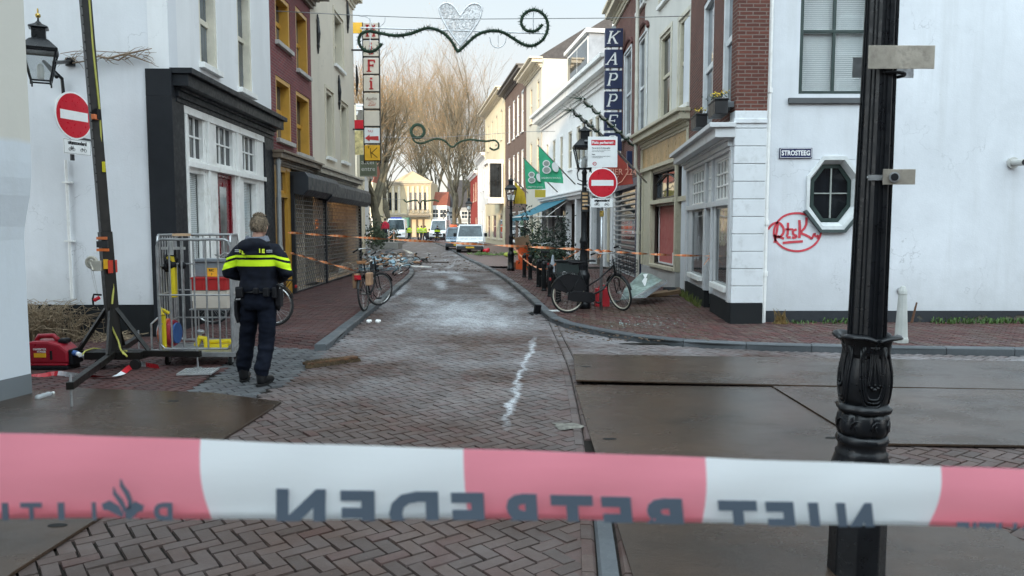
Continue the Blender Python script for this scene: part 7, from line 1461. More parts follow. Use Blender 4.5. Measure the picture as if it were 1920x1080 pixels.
b = MB(); p = V(176, 219, 9.0); b.box(p.x - .025, p.x + .025, 8.98, 9.06, p.z - .03, p.z + .03); b.build('amber_lamp', mat('amber_lens', (.7, .2, .08), .2), r, bevel=.008)
b = MB(); p = V(182, 214, 9.05); b.box(p.x - .02, p.x + .02, 9.02, 9.1, p.z - .06, p.z + .06); b.build('clamp', BLACKS, r)
b = MB(); p = V(191, 553, 9.03); b.tube([V(x, y, 9.03) for x, y in ((190, 553), (176, 552), (174, 560), (175, 573), (188, 575))], .012, 6); b.build('crank_handle', BLACKS, r); b = MB(); b.tube([V(177, 563, 9.02), V(186, 558, 9.02)], .022, 8); b.build('crank_grip', REDS, r)
YCAB = mat('yellow_cable', (.42, .40, .08), .5); b = MB(); b.tube([V(167, 0, 9.1), V(174, 90, 9.1), V(186, 200, 9.1), V(193, 320, 9.12), V(205, 480, 9.1), V(213, 540, 9.1), V(210, 570, 9.05)], .012, 6); b.tube([V(208, 610, 9.05), V(222, 640, 9.05), V(226, 655, 9.0), V(232, 664, 8.9), V(238, 668, 8.9), V(229, 658, 8.95), V(238, 658, 8.95)], .011, 6); b.build('power_cable', YCAB, r)
b = MB(); p = V(193, 313, 9.1); b.box(p.x - .0, p.x + .03, 9.08, 9.1, p.z - .06, p.z + .06); b.build('yellow_tag', mat('tag_yellow', (.7, .6, .03), .5), r)
b = MB()
for i in range(2): b.tube([V(170 + i * 4, 504, 9.05), V(178 + i * 3, 540, 9.05), V(184, 556, 9.05)], .003, 4)
b.build('winch_rope', mat('rope_grey', (.4, .4, .38), .6), r)
# generator
c = G(100, 690); r = thing('generator', 'compact red suitcase generator on the ground at the left beside the light mast', 'generator', (c.x, c.y, 0)); GRD = mat('generator_red', (.30, .012, .025), .35, 0, .1, 5)
P = [(-.27, .07), (-.29, .14), (-.285, .27), (-.24, .32), (-.16, .34), (.02, .34), (.16, .30), (.25, .22), (.26, .10), (.25, .07)]; n = len(P)
b = MB(); vs = [(x, -.13, z) for x, z in P] + [(x, .14, z) for x, z in P]; b.add(vs, [tuple(range(n)), tuple(range(n, 2 * n))] + [(i, (i + 1) % n, n + (i + 1) % n, n + i) for i in range(n)]); b.build('body', GRD, r, local=True, bevel=.03)
b = MB(); b.tube([(-.19, 0, .32), (-.15, 0, .385), (.02, 0, .39), (.08, 0, .33)], [.03, .028, .028, .03], 10); b.build('carry_handle', GRD, r, local=True, smooth=True)
b = MB(); b.box(-.27, .25, -.14, .14, .0, .05); b.build('rubber_base', BLACKS, r, local=True, bevel=.015); b = MB(); b.box(-.275, .24, -.135, .135, .05, .075); b.build('lower_shell', GRD, r, local=True, bevel=.01)
b = MB(); b.box(-.14, .0, -.136, -.13, .15, .2); b.build('yellow_label', mat('label_yellow', (.8, .42, .02), .5), r, local=True); b = MB(); b.text('INVERTER', .035, FM(-.07, -.134, .245), depth=.001); b.text('POWER', .03, FM(-.05, -.134, .215), depth=.001); b.build('lettering', WHITES, r, local=True)
b = MB(); b.box(.045, .075, -.137, -.12, .12, .23); b.build('side_vent', BLACKS, r, local=True, bevel=.008); b = MB(); b.box(.1, .2, -.06, .06, .3, .36); b.build('filler_cap', BLACKS, r, local=True, bevel=.02); b = MB(); b.box(.255, .30, -.12, .12, .06, .24); b.build('socket_panel', BLACKS, r, local=True, bevel=.01)
BLU = mat('blue_plug', (.03, .10, .30), .4)
for z, y in ((.2, -.08), (.16, .03)): b = MB(); b.tube([(.28, y, z), (.36, y - .03, z - .01)], .032, 12); o = b.build('plug', BLU, r, local=True); b = MB(); b.tube([(.36, y - .03, z - .01), (.40, y - .05, z - .02)], .026, 12); b.build('plug_ring', WHITES, o, local=True)
b = MB(); b.tube([c + Vector((.4, -.1, .17)), V(160, 658, 9.0), V(175, 653, 9.2), V(190, 655, 9.3)], .01, 6); tag(b.build('power_lead', YCAB), 'yellow cable running from the generator plugs to the mast', 'cable')
# ---- roll cage
x0, x1 = (298 - 960) * 9.25 / 1440, (434 - 960) * 9.25 / 1440; y0, y1 = 9.2, 9.95; zt_, zb_ = V(360, 441, 9.25).z, .17
r = thing('roll_cage', 'grey wire roll cage trolley holding crates and a cable reel, left of the officer', 'roll cage', ((x0 + x1) / 2, 9.55, 0), 0); CG = mat('cage_steel', (.36, .365, .37), .4, .7, .3, 9)
for nm, pts, nb in (('front_panel', [(x0, y0), (x1, y0)], 5), ('back_panel', [(x0 - .10, y1), (x1 - .17, y1)], 8), ('side_panel', [(x0, y0 + .02), (x0 - .10, y1 - .02)], 6), ('side_panel', [(x1, y0 + .02), (x1 - .17, y1 - .02)], 7)):
    b = MB(); A_, B_ = Vector((*pts[0], 0)), Vector((*pts[1], 0)); d = (B_ - A_); e = d.normalized() * .06; z_ = Vector((0, 0, 1)); rr = .016
    zl_ = zt_ - .05 if nm == 'front_panel' else zt_
    b.tube([A_ + z_ * zb_, A_ + z_ * (zl_ - .08), A_ + e * .4 + z_ * (zl_ - .02), A_ + e + z_ * zl_, B_ - e + z_ * zl_, B_ - e * .4 + z_ * (zl_ - .02), B_ + z_ * (zl_ - .08), B_ + z_ * zb_], rr, 8); b.tube([A_ + z_ * (zb_ + .1), A_ + e + z_ * (zb_ + .04), B_ - e + z_ * (zb_ + .04), B_ + z_ * (zb_ + .1)], rr * .8, 8)
    for i in range(1, nb + 1):
        t_ = i / (nb + 1)
        if nm == 'front_panel' and i == 1: pass
        b.tube([A_ + d * t_ + z_ * (zb_ + .04), A_ + d * t_ + z_ * (zl_ - .01)], .009 if nm != 'front_panel' else .011, 6)
    for z in ((.86,) if nm == 'front_panel' else (.5, .86, 1.2)): b.tube([A_ + z_ * z, B_ + z_ * z], .011, 6)
    b.build(nm, CG, r, smooth=False)
b = MB(); b.box(x0 - .01, x1 + .03, y0 - .015, y0 + .03, .11, .17); b.box(x0 - .10, x1 - .17, y1 - .03, y1 + .02, .11, .17); b.prism([(x0 + .01, y0 + .03), (x1 + .02, y0 + .03), (x1 - .16, y1 - .03), (x0 - .09, y1 - .03)], .13, .16); b.build('base_frame', CG, r, bevel=.004)
for wx, wy in ((x0 + .06, y0 + .06), (x1 - .04, y0 + .04), (x0 - .03, y1 - .05), (x1 - .2, y1 - .05)):
    b = MB(); b.tube([(wx - .017, wy, .058), (wx + .017, wy, .058)], .058, 18); w_ = b.build('castor', RUBBER, r, bevel=.006); b = MB(); b.box(wx - .028, wx - .019, wy - .02, wy + .02, .04, .12); b.box(wx + .019, wx + .028, wy - .02, wy + .02, .04, .12); b.box(wx - .028, wx + .028, wy - .025, wy + .025, .105, .115); b.build('castor_fork', GALV, w_)
b = MB(); b.box(x0 + .30, x1 - .05, y0 + .15, y1 - .2, .66, .675); b.build('shelf', GALV, r)
xi0, xi1 = V(359, 500, 9.35).x, V(429, 500, 9.35).x - .03
def zc(py): return V(400, py, 9.32).z
CP = mat('cream_box', (.62, .55, .47), .6, 0, .06, 5)
b = MB(); b.box(xi0, xi1, 9.34, 9.62, .68, zc(545)); tag(b.build('cream_crate', CP, bevel=.008), 'cream crate on the cage shelf under the red crate', 'crate')
zz = zc(545) + .004; b = MB(); b.box(xi0 + .0, xi1, 9.33, 9.62, zz, zc(524)); b.box(xi0 - .01, xi1 + .01, 9.32, 9.63, zc(524), zc(520))
for i in range(5): x = xi0 + (xi1 - xi0) * (i + .5) / 5; b.box(x - .006, x + .006, 9.32, 9.33, zz, zc(524))
tag(b.build('red_crate', mat('crate_red', (.42, .02, .02), .45), bevel=.005), 'red plastic crate in the cage between the cream crate and the grey bin', 'crate')
r2 = thing('grey_bin', 'grey ribbed plastic bin with an orange yellow label at the top of the cage load', 'bin', ((xi0 + xi1) / 2, 9.55, zc(520) + .003)); b = MB(); b.box(xi0 + .02, xi1 + .02, 9.4, 9.61, zc(520) + .003, zc(492)); b.box(xi0 + .0, xi1 + .04, 9.38, 9.62, zc(492), zc(486)); b.build('bin_body', mat('bin_grey', (.20, .22, .24), .5), r2, bevel=.006)
b = MB(); b.box(V(385, 500, 9.38).x, V(406, 500, 9.38).x, 9.392, 9.399, zc(521) + .012, zc(503)); o = b.build('bin_label', mat('label_orange', (.85, .42, .03), .5), r2); b = MB(); q = V(395.5, 500, 9.38).x; b.text('RIC', .04, FM(q, 9.391, (zc(512) + zc(503)) / 2), depth=.001, off=.001); b.text('3', .04, FM(q, 9.391, zc(515)), depth=.001); b.build('lettering', BLACKS, o)
# cable reel
c = V(322, 618, 9.5); r2 = thing('cable_reel', 'yellow and blue cable reel with orange cable standing in the cage', 'cable reel', (c.x, 9.5, .17)); zr = .17 + .19
b = MB(); b.tube([(c.x - .1, 9.5, zr), (c.x - .02, 9.5, zr)], .18, 24); b.build('cable', mat('orange_cable', (.60, .13, .04), .5, 0, .2, 40), r2)
for x, m, w_ in ((c.x - .11, GALV, .155), (c.x + .065, BLU, .13)): b = MB(); b.tube([(x - .012, 9.5, zr), (x + .012, 9.5, zr)], w_, 24); b.build('reel_flange', m, r2)
b = MB(); b.tube([(c.x - .02, 9.5, zr), (c.x + .04, 9.5, zr)], .16, 24); b.build('red_coil', mat('red_coil', (.4, .03, .05), .5), r2)
YP = mat('yellow_plastic', (.80, .62, .02), .45); b = MB(); b.box(c.x - .055, c.x + .015, 9.28, 9.32, .18, .60); b.tube([(c.x - .02, 9.3, .60), (c.x - .05, 9.33, .68), (c.x + .04, 9.36, .62)], [.035, .03, .02], 8); b.build('stand', YP, r2, bevel=.008)
b = MB(); b.tube([(c.x - .15, 9.28, .18), (c.x - .15, 9.28, .5), (c.x - .12, 9.4, .56)], .012, 6); b.tube([(c.x - .15, 9.28, .18), (c.x + .09, 9.28, .18), (c.x + .12, 9.3, .22)], .012, 6); b.build('tube_frame', GALV, r2)
b = MB(); c = V(325, 525, 9.45); b.box(c.x - .04, c.x + .03, 9.42, 9.5, V(325, 558, 9.45).z, V(325, 495, 9.45).z); b.tube([(c.x, 9.46, V(325, 495, 9.45).z), (c.x - .04, 9.46, V(325, 480, 9.45).z)], [.03, .05], 8); tag(b.build('yellow_strap', YP, bevel=.01), 'yellow strap hanging inside the left side of the cage', 'strap')
b = MB(); c = V(322, 488, 9.5)
for _ in range(14): b.ball((c.x + random.gauss(0, .045), 9.5 + random.gauss(0, .04), c.z + random.gauss(0, .05)), random.uniform(.04, .07), 8)
tag(b.build('black_bag', BLACKS, smooth=True), 'crumpled black cloth bag at the upper left inside the cage', 'bag')
b = MB(); b.box(V(302, 465, 9.3).x, V(346, 465, 9.3).x, 9.3, 9.33, V(320, 468, 9.3).z, V(320, 463, 9.3).z); b.box(V(318, 460, 9.3).x - .02, V(322, 460, 9.3).x + .02, 9.28, 9.3, V(320, 478, 9.3).z, V(320, 448, 9.3).z)
tag(b.build('pale_batten', mat('pale_metal_slat', (.5, .5, .48), .5)), 'pale crossed battens stuck in the left side of the cage', 'battens')
b = MB(); c = V(388, 652, 9.5); b.tube([(c.x - .13, 9.5, .2), (c.x - .08, 9.5, .3), (c.x - .02, 9.5, .29), (c.x, 9.5, .2)], .035, 8); b.tube([(c.x - .03, 9.55, .24), (c.x + .3, 9.5, .26), (c.x + .34, 9.5, .2)], .025, 8); b.box(c.x - .02, c.x + .28, 9.46, 9.6, .175, .22); tag(b.build('yellow_chock', YP), 'yellow plastic wheel chock on the floor of the cage', 'chock')
b = MB(); c = V(376, 622, 9.6); b.ball((c.x, 9.6, .36), .04, 10, sc=(1.3, 1, .8)); b.tube([(c.x, 9.6, .35), (c.x, 9.6, .2)], .012, 6); b.lathe([(.05, 0), (.05, .02), (0, .02)], 12, TR(c.x, 9.6, .175)); tag(b.build('work_lamp', GALV), 'small silver work lamp on the cage floor between reel and chock', 'lamp')
b = MB(); p = V(342, 440, 9.3); b.box(p.x - .08, p.x + .08, 9.2, 9.35, zt_ - .01, zt_ + .02); tag(b.build('wood_scrap', mat('light_wood', (.5, .33, .2), .7)), 'short strip of light wood lying on top of the cage', 'wood')
# floor grate in front of the cage
c = G(372, 700); r = thing('drain_grate', 'flat white metal grate lying on the ground in front of the cage', 'grate', (c.x, c.y, 0)); b = MB(); M = TR(0, 0, .012, 0, 0, R(6)); b.box(-.19, .19, -.17, -.15, 0, .02, M); b.box(-.19, .19, .15, .17, 0, .02, M); b.box(-.19, -.17, -.15, .15, 0, .02, M); b.box(.17, .19, -.15, .15, 0, .02, M)
for i in range(9): b.box(-.15 + i * .036, -.135 + i * .036, -.15, .15, .004, .018, M)
b.box(-.17, .17, -.01, .01, .003, .019, M); b.build('grate_bars', mat('pale_zinc', (.45, .46, .46), .4, .4), r, local=True); b = MB(); b.tube([(0, .0, .02), (0, .0, .14)], .008, 6); b.build('lifting_pin', GALV, r, local=True)
# plastic bottle
a, c = G(70, 752), G(104, 741); d = c - a; d.normalize(); r = thing('plastic_bottle', 'crushed clear plastic bottle lying at the far left by the wall', 'bottle', (a.x, a.y, 0)); M = Matrix.Rotation(math.atan2(d.y, d.x), 4, 'Z') @ TR(0, 0, .03, 0, math.pi / 2)
b = MB(); b.lathe([(.0, 0), (.028, .002), (.032, .02), (.026, .05), (.033, .08), (.024, .11), (.032, .14), (.028, .17), (.012, .2), (.012, .215)], 12, M); m_, n_, bs = _new('clear_plastic'); bs.inputs['Base Color'].default_value = (.8, .85, .88, 1); bs.inputs['Roughness'].default_value = .15; bs.inputs['Transmission Weight'].default_value = .6; b.build('bottle_body', m_, r, local=True, smooth=True); b = MB(); b.lathe([(.015, .213), (.015, .235), (0, .235)], 10, M); b.build('cap', WHITES, r, local=True)
# barrier tape on the ground, alternating red and white
def ribbon(b, pts, w_, cuts, z=.012, up_=True, wob=.01, mats=2):
    P = resample3(pts, .03)
    k = len(P); acc = 0
    for i in range(k - 1):
        d = (P[i + 1] - P[i]); 
        if d.length < 1e-6: continue
        def side(j): 
            dd = (P[min(j + 1, k - 1)] - P[max(j - 1, 0)]).normalized(); s_ = Vector((-dd.y, dd.x, 0)) if abs(dd.z) < .95 else Vector((1, 0, 0)); s_ = s_.normalized(); ph = j * .17 + math.sin(j * .05) * 1.5; return (s_ * math.cos(ph * wob) + Vector((0, 0, 1)) * math.sin(ph * wob)) * w_ / 2
        a, c = side(i), side(i + 1); acc += d.length; mi = int(acc / cuts) % mats; b.add([P[i] - a, P[i] + a, P[i + 1] + c, P[i + 1] - c], [(0, 1, 2, 3)], mi=mi)
def resample3(pts, step):
    P = [Vector(p) for p in pts]
    for _ in range(2):
        Q_ = [P[0]]
        for a, c in zip(P, P[1:]): Q_ += [a * .75 + c * .25, a * .25 + c * .75]
        P = Q_ + [P[-1]]
    o = [P[0]]
    for a, c in zip(P, P[1:]):
        n_ = max(1, int((c - a).length / step)); o += [a.lerp(c, (i + 1) / n_) for i in range(n_)]
    return o
def gz(x, y, z): p = G(x, y, z); return p
TRED = mat('tape_red', (.50, .02, .03), .35); TWHT = mat('tape_white', (.70, .72, .74), .35)
b = MB(); ribbon(b, [gz(57, 703, .015), gz(80, 704, .02), gz(105, 700, .015), gz(130, 702, .03), gz(160, 704, .02), gz(190, 706, .02), gz(215, 706, .03), gz(230, 700, .02), gz(243, 688, .04), gz(262, 682, .02), gz(280, 685, .03), gz(298, 688, .02)], .06, .34, wob=.5)
tag(b.build('fallen_tape', [TRED, TWHT], recalc=False), 'crumpled red and white barrier tape lying under the light mast', 'barrier tape')
# orange barrier tapes across the street
OT = mat('tape_orange', (.62, .17, .05), .5, 0, .25, 30); OT2 = mat('tape_orange_pale', (.62, .30, .16), .5)
def sag(p, q, s_, n=14): return [p.lerp(q, i / n) - Vector((0, 0, s_ * 4 * (i / n) * (1 - i / n))) for i in range(n + 1)]
b = MB(); A_ = V(540, 436, 17.1); B_ = V(1100, 468, 14.93); C_ = V(1128, 470, 14.72); D_ = V(1332, 480, 14.6)
ribbon(b, sag(A_, B_, .02, 30), .05, .06, wob=1.4); ribbon(b, sag(B_, C_, 0, 4), .045, .06, wob=1.4); ribbon(b, sag(C_, D_, .02, 14), .045, .06, wob=1.6)
for i in range(8): ribbon(b, [C_, C_ + Vector((random.uniform(-.25, .05), -.03, -random.uniform(.05, .16)))], .03, .1)
for i in range(4): ribbon(b, [D_, D_ + Vector((random.uniform(-.16, .05), -.03, -random.uniform(.08, .2)))], .035, .1)
tag(b.build('orange_tape', [OT, OT2], recalc=False), 'long orange barrier tape strung across the whole street at waist height', 'barrier tape')
b = MB(); ribbon(b, sag(V(545, 474, 17.1), V(668, 508, 14.9), .0, 14), .05, .06, wob=1.5); tag(b.build('orange_tape', [OT, OT2], recalc=False), 'shorter orange tape sloping down from the shutters to the left kerb bicycle', 'barrier tape')
b = MB(); ribbon(b, sag(V(962, 460, 27.9), V(1020, 506, 19.4), .15, 12), .06, .2, wob=.8); ribbon(b, sag(V(1020, 506, 19.4), V(1090, 466, 15.0), .02, 12), .05, .15, wob=.8); tag(b.build('orange_tape', [OT, OT2], recalc=False), 'slack orange tape hanging in a V over the black bollards', 'barrier tape')
# ================================================================== PEOPLE
from mathutils import noise as mnoise
def fuse(b, name, voxel, m, parent, wr=0., wscale=(9, 9, 16), smooth_it=3, seed=0):
    me = bpy.data.meshes.new('tmp'); me.from_pydata([v[:] for v in b.v], [], b.f); o = bpy.data.objects.new('tmp', me); COL.objects.link(o)
    bm = bmesh.new(); bm.from_mesh(me); bmesh.ops.recalc_face_normals(bm, faces=bm.faces); bm.to_mesh(me); bm.free()
    md = o.modifiers.new('r', 'REMESH'); md.mode = 'VOXEL'; md.voxel_size = voxel; md.use_smooth_shade = True; s_ = o.modifiers.new('s', 'SMOOTH'); s_.factor = .6; s_.iterations = smooth_it
    bpy.context.view_layer.update(); dg = bpy.context.evaluated_depsgraph_get(); me2 = bpy.data.meshes.new_from_object(o.evaluated_get(dg)); bpy.data.objects.remove(o); bpy.data.meshes.remove(me)
    if wr:
        for v in me2.vertices:
            q = Vector((v.co.x * wscale[0] + seed, v.co.y * wscale[1], v.co.z * wscale[2])); k = mnoise.noise(q) + .5 * mnoise.noise(q * 2.1); k2 = 1 - abs(mnoise.noise(q * .7)) * 3
            v.co += v.normal * wr * (k * .7 + k2 * .35)
    me2.materials.clear()
    for mm in (m if isinstance(m, list) else [m]): me2.materials.append(mm)
    me2.polygons.foreach_set('use_smooth', [True] * len(me2.polygons)); me2.name = name; ob = bpy.data.objects.new(name, me2); COL.objects.link(ob); ob.parent = parent; return ob
def limb(b, pts, rr, n=14):
    """tapered limb with round joints"""
    P = [Vector(p) for p in pts]; Q_, Rr = [], []
    for i in range(len(P) - 1):
        for k in range(4): t_ = k / 4; Q_.append(P[i].lerp(P[i + 1], t_)); Rr.append(rr[i] + (rr[i + 1] - rr[i]) * t_)
    Q_.append(P[-1]); Rr.append(rr[-1]); b.tube(Q_, Rr, n)
    for p, q in zip(P, rr): b.ball(p, q * 1.0, 12)
def loft(b, secs, n=20):
    vs = []
    for z, cx, cy, rx, ry in secs:
        for k in range(n): a = 2 * math.pi * k / n; vs.append((cx + rx * math.copysign(abs(math.cos(a)) ** .85, math.cos(a)), cy + ry * math.copysign(abs(math.sin(a)) ** .85, math.sin(a)), z))
    m = len(secs); b.add(vs, [(i * n + k, i * n + (k + 1) % n, (i + 1) * n + (k + 1) % n, (i + 1) * n + k) for i in range(m - 1) for k in range(n)] + [tuple(range(n)), tuple(range((m - 1) * n, m * n))])
SKIN = mat('skin', (.48, .27, .20), .55, 0, .08, 6)
def hand(b, w_, d, s_, side):
    """palm with four bent fingers of unequal length and a thumb leaving its side"""
    d = Vector(d).normalized(); up_ = Vector((0, 0, 1)); lat = d.cross(up_).normalized() * side; pal = w_ + d * .045 * s_
    limb(b, [w_, pal, w_ + d * .085 * s_], [.026 * s_, .034 * s_, .030 * s_], 10); limb(b, [w_ + d * .03 * s_ + lat * .018, w_ + d * .08 * s_ + lat * .026], [.018 * s_, .015 * s_], 8); limb(b, [w_ + d * .03 * s_ - lat * .018, w_ + d * .08 * s_ - lat * .026], [.018 * s_, .015 * s_], 8)
    for i, ln in enumerate((.070, .080, .074, .058)):
        o = w_ + d * .088 * s_ + lat * (.030 - .02 * i) * s_; p = o + (d * .9 - up_ * .3) * ln * .45 * s_; q = p + (d * .5 - up_ * .85) * ln * .32 * s_; e = q + (d * .1 - up_) * ln * .25 * s_; limb(b, [o, p, q, e], [.0095 * s_, .009 * s_, .0085 * s_, .007 * s_], 8)
    o = w_ + d * .025 * s_ + lat * .028 * s_; limb(b, [o, o + (d * .5 + lat * .8 - up_ * .2) * .035 * s_, o + (d * 1.0 + lat * .6 - up_ * .5) * .055 * s_], [.013 * s_, .0105 * s_, .008 * s_], 8)
def person(label, loc, rz, jm, tm, hm, feet=((-.19, .06, 0), (.07, -.16, 0)), arms='front', vox=.016, jr=.0, hairlen=.0, group=None, extras=None, hood=False, boots=None):
    r = thing('person', label, 'person', loc, rz, group); (lx, ly, _), (rx_, ry_, _) = feet
    hipL, hipR = Vector((-.09, 0, .88)), Vector((.09, 0, .88)); fl, fr_ = Vector((lx, ly, .09)), Vector((rx_, ry_, .09)); kl, kr = hipL.lerp(fl, .5) + Vector((-.01, .03, 0)), hipR.lerp(fr_, .5) + Vector((.01, .04, 0))
    if arms == 'front': E_ = {-1: Vector((-.315, -.02, 1.19)), 1: Vector((.315, -.02, 1.19))}; W_ = {-1: Vector((-.13, .24, 1.10)), 1: Vector((.14, .24, 1.10))}; hd = {-1: (.5, .75, -.1), 1: (-.5, .75, -.1)}
    else: E_ = {-1: Vector((-.27, -.02, 1.16)), 1: Vector((.27, -.02, 1.16))}; W_ = {-1: Vector((-.29, .06, .90)), 1: Vector((.29, .06, .90))}; hd = {-1: (.05, .1, -.99), 1: (-.05, .1, -.99)}
    b = MB(); hc = Vector((.02, .02, 1.685)); b.ball(hc, .1, 18, sc=(.80, .98, 1.12)); b.ball(hc + Vector((0, .035, -.05)), .068, 14, sc=(.85, .9, 1.05)); b.ball(hc + Vector((0, .10, -.02)), .014, 8, sc=(.8, 1, 1.6)); b.ball(hc + Vector((0, .083, -.062)), .02, 8, sc=(1.3, .5, .5))
    for s_ in (-1, 1): b.ball(hc + Vector((s_ * .08, -.005, -.015)), .026, 10, sc=(.4, .7, 1.15)); b.ball(hc + Vector((s_ * .032, .083, .01)), .014, 8)
    limb(b, [(.01, -.01, 1.60), (0, -.01, 1.46)], [.056, .062]); loft(b, [(.86, 0, 0, .14, .10), (1.0, 0, 0, .13, .09), (1.2, 0, 0, .15, .10), (1.4, 0, 0, .17, .10), (1.48, 0, 0, .10, .08)])
    for s_ in (-1, 1): limb(b, [(s_ * .16, 0, 1.43), E_[s_], W_[s_]], [.05, .038, .026]); hand(b, W_[s_], hd[s_], 1.0, -s_)
    for h, k, f_ in ((hipL, kl, fl), (hipR, kr, fr_)): limb(b, [h, k, f_], [.08, .055, .04]); limb(b, [f_ + Vector((0, -.03, -.04)), f_ + Vector((0, .12, -.06))], [.03, .025])
    fuse(b, 'body', vox * .55 if vox < .02 else vox, SKIN, r, smooth_it=2)
    b = MB(); loft(b, [(.985, 0, 0, .195, .145), (1.03, 0, 0, .20, .15), (1.12, 0, 0, .19, .14), (1.28, 0, 0, .215, .15), (1.40, 0, -.005, .225, .145), (1.47, 0, -.01, .18, .12), (1.53, 0, -.01, .10, .10), (1.555, 0, -.01, .085, .09)])
    for s_ in (-1, 1): limb(b, [(s_ * .175, -.005, 1.425), Vector((s_ * .25, -.01, 1.33)), E_[s_], W_[s_] - Vector(hd[s_]) * .02], [.078, .08, .068, .045])
    if hood: b.ball((0, -.12, 1.475), .1, 14, sc=(1.75, .75, .85)); b.ball((0, -.135, 1.41), .08, 12, sc=(1.3, .6, 1.0))
    fuse(b, 'jacket', vox, jm, r, .012, (7, 7, 11), 4, 3)
    b = MB(); loft(b, [(.80, 0, 0, .17, .125), (.87, 0, 0, .185, .14), (.95, 0, 0, .18, .135), (1.03, 0, 0, .17, .125)])
    for h, k, f_ in ((hipL, kl, fl), (hipR, kr, fr_)): limb(b, [h, h.lerp(k, .5), k, k.lerp(f_, .45), f_ + Vector((0, 0, .10)), f_ + Vector((0, 0, .05))], [.105, .098, .083, .080, .082, .068])
    fuse(b, 'trousers', vox, tm, r, .012, (8, 8, 17), 3, 9)
    for f_ in (fl, fr_):
        b = MB(); a_ = -.18 if f_.x < 0 else .15; d = Vector((math.sin(a_), math.cos(a_), 0)); limb(b, [f_ + Vector((0, 0, .13)), f_ + Vector((0, 0, .02)) - d * .01, f_ - d * .025 + Vector((0, 0, -.045))], [.054, .055, .047]); limb(b, [f_ + Vector((0, 0, -.03)), f_ + d * .1 + Vector((0, 0, -.045)), f_ + d * .19 + Vector((0, 0, -.052))], [.052, .048, .040])
        bo = fuse(b, 'boot', vox * .8, boots or mat('boot_leather', (.006, .006, .007), .45, spec=.3), r, .003)
        b = MB(); n = 18; pl_ = [(.052 * math.cos(t_) * (1 if math.sin(t_) < 0 else .95), .05 + .155 * math.sin(t_)) for t_ in [2 * math.pi * i / n for i in range(n)]]; b.prism(pl_, 0.0, .022, Matrix.Translation((f_.x, f_.y, 0)) @ Matrix.Rotation(-a_, 4, 'Z')); b.build('sole', RUBBER, bo, local=True)
    b = MB(); b.ball(hc + Vector((0, -.012, .012)), .107, 20, sc=(.84, .98, 1.10)); hv = []
    me = b; cut = MB(); 
    for f_ in b.f:
        c_ = sum((b.v[i] for i in f_), Vector()) / len(f_) - hc
        if not (c_.y > .045 and c_.z < .055) and not (c_.z < -.062) and not (abs(c_.x) > .05 and c_.z < -.0 and c_.y > -.02): cut.add([b.v[i] for i in f_], [tuple(range(len(f_)))])
    hb = MB(); hb.v, hb.f, hb.m = cut.v, cut.f, cut.m
    rd = random.Random(4)
    for _ in range(3200 if vox < .02 else 120):
        th = rd.uniform(0, 6.28); ph = math.acos(rd.uniform(-.5, 1)); n_ = Vector((math.sin(ph) * math.cos(th), math.sin(ph) * math.sin(th), math.cos(ph)))
        if (n_.y > .35 and n_.z < .5) or (abs(n_.x) > .55 and n_.z < 0 and n_.y > -.2): continue
        p = hc + Vector((0, -.012, .012)) + Vector((n_.x * .092, n_.y * .105, n_.z * .119)); fl_ = (n_ * .35 + Vector((rd.gauss(0, .25), rd.gauss(0, .25) + .1, -.75 if n_.z < .75 else -.1))).normalized(); e = fl_.cross(n_).normalized() * .0022; q = p + fl_ * rd.uniform(.012, .026) + n_ * .004; hb.add([p - e, p + e, q], [(0, 1, 2)])
    hb.build('hair', hm, r, local=True, recalc=False, smooth=False)
    if extras: extras(r)
    return r
def jacketmat(name, base, hv, bands, slope=.28):
    m, n, b_ = _new(name); o = N(n, 'ShaderNodeTexCoord').outputs['Object']; sp = N(n, 'ShaderNodeSeparateXYZ'); n.links.new(o, sp.inputs[0])
    ax_ = math_(n, 'MAXIMUM', math_(n, 'SUBTRACT', math_(n, 'ABSOLUTE', sp.outputs[0]), .2), 0); z = math_(n, 'ADD', sp.outputs[2], math_(n, 'MULTIPLY', ax_, slope))
    k = None
    for lo, hi in bands:
        s_ = math_(n, 'MULTIPLY', math_(n, 'GREATER_THAN', z, lo), math_(n, 'LESS_THAN', z, hi)); k = s_ if k is None else math_(n, 'ADD', k, s_)
    c = mixc(n, mrange(n, noise(n, 12, 4), .3, .7), tuple(x * .6 for x in base), tuple(x * 1.4 for x in base)); c = mixc(n, k, c, hv); n.links.new(c, b_.inputs['Base Color']); b_.inputs['Roughness'].default_value = .75; b_.inputs['Specular IOR Level'].default_value = .2; bump(n, b_, noise(n, 130, 3), .2, .003); return m
HV = (.62, .88, .02); JN = jacketmat('police_jacket', (.005, .007, .014), HV, [(1.262, 1.33), (1.355, 1.38)]); TN = mat('navy_trousers', (.005, .007, .014), .88, 0, .3, 8, .2, 110, spec=.15)
HAIRM, hn, hb_ = _new('sandy_grey_hair'); hb_.inputs['Roughness'].default_value = .8; hg = N(hn, 'ShaderNodeNewGeometry'); hn.links.new(mixc(hn, math_(hn, 'POWER', hg.outputs['Random Per Island'], 1.6), (.045, .032, .022), (.36, .27, .18)), hb_.inputs['Base Color'])
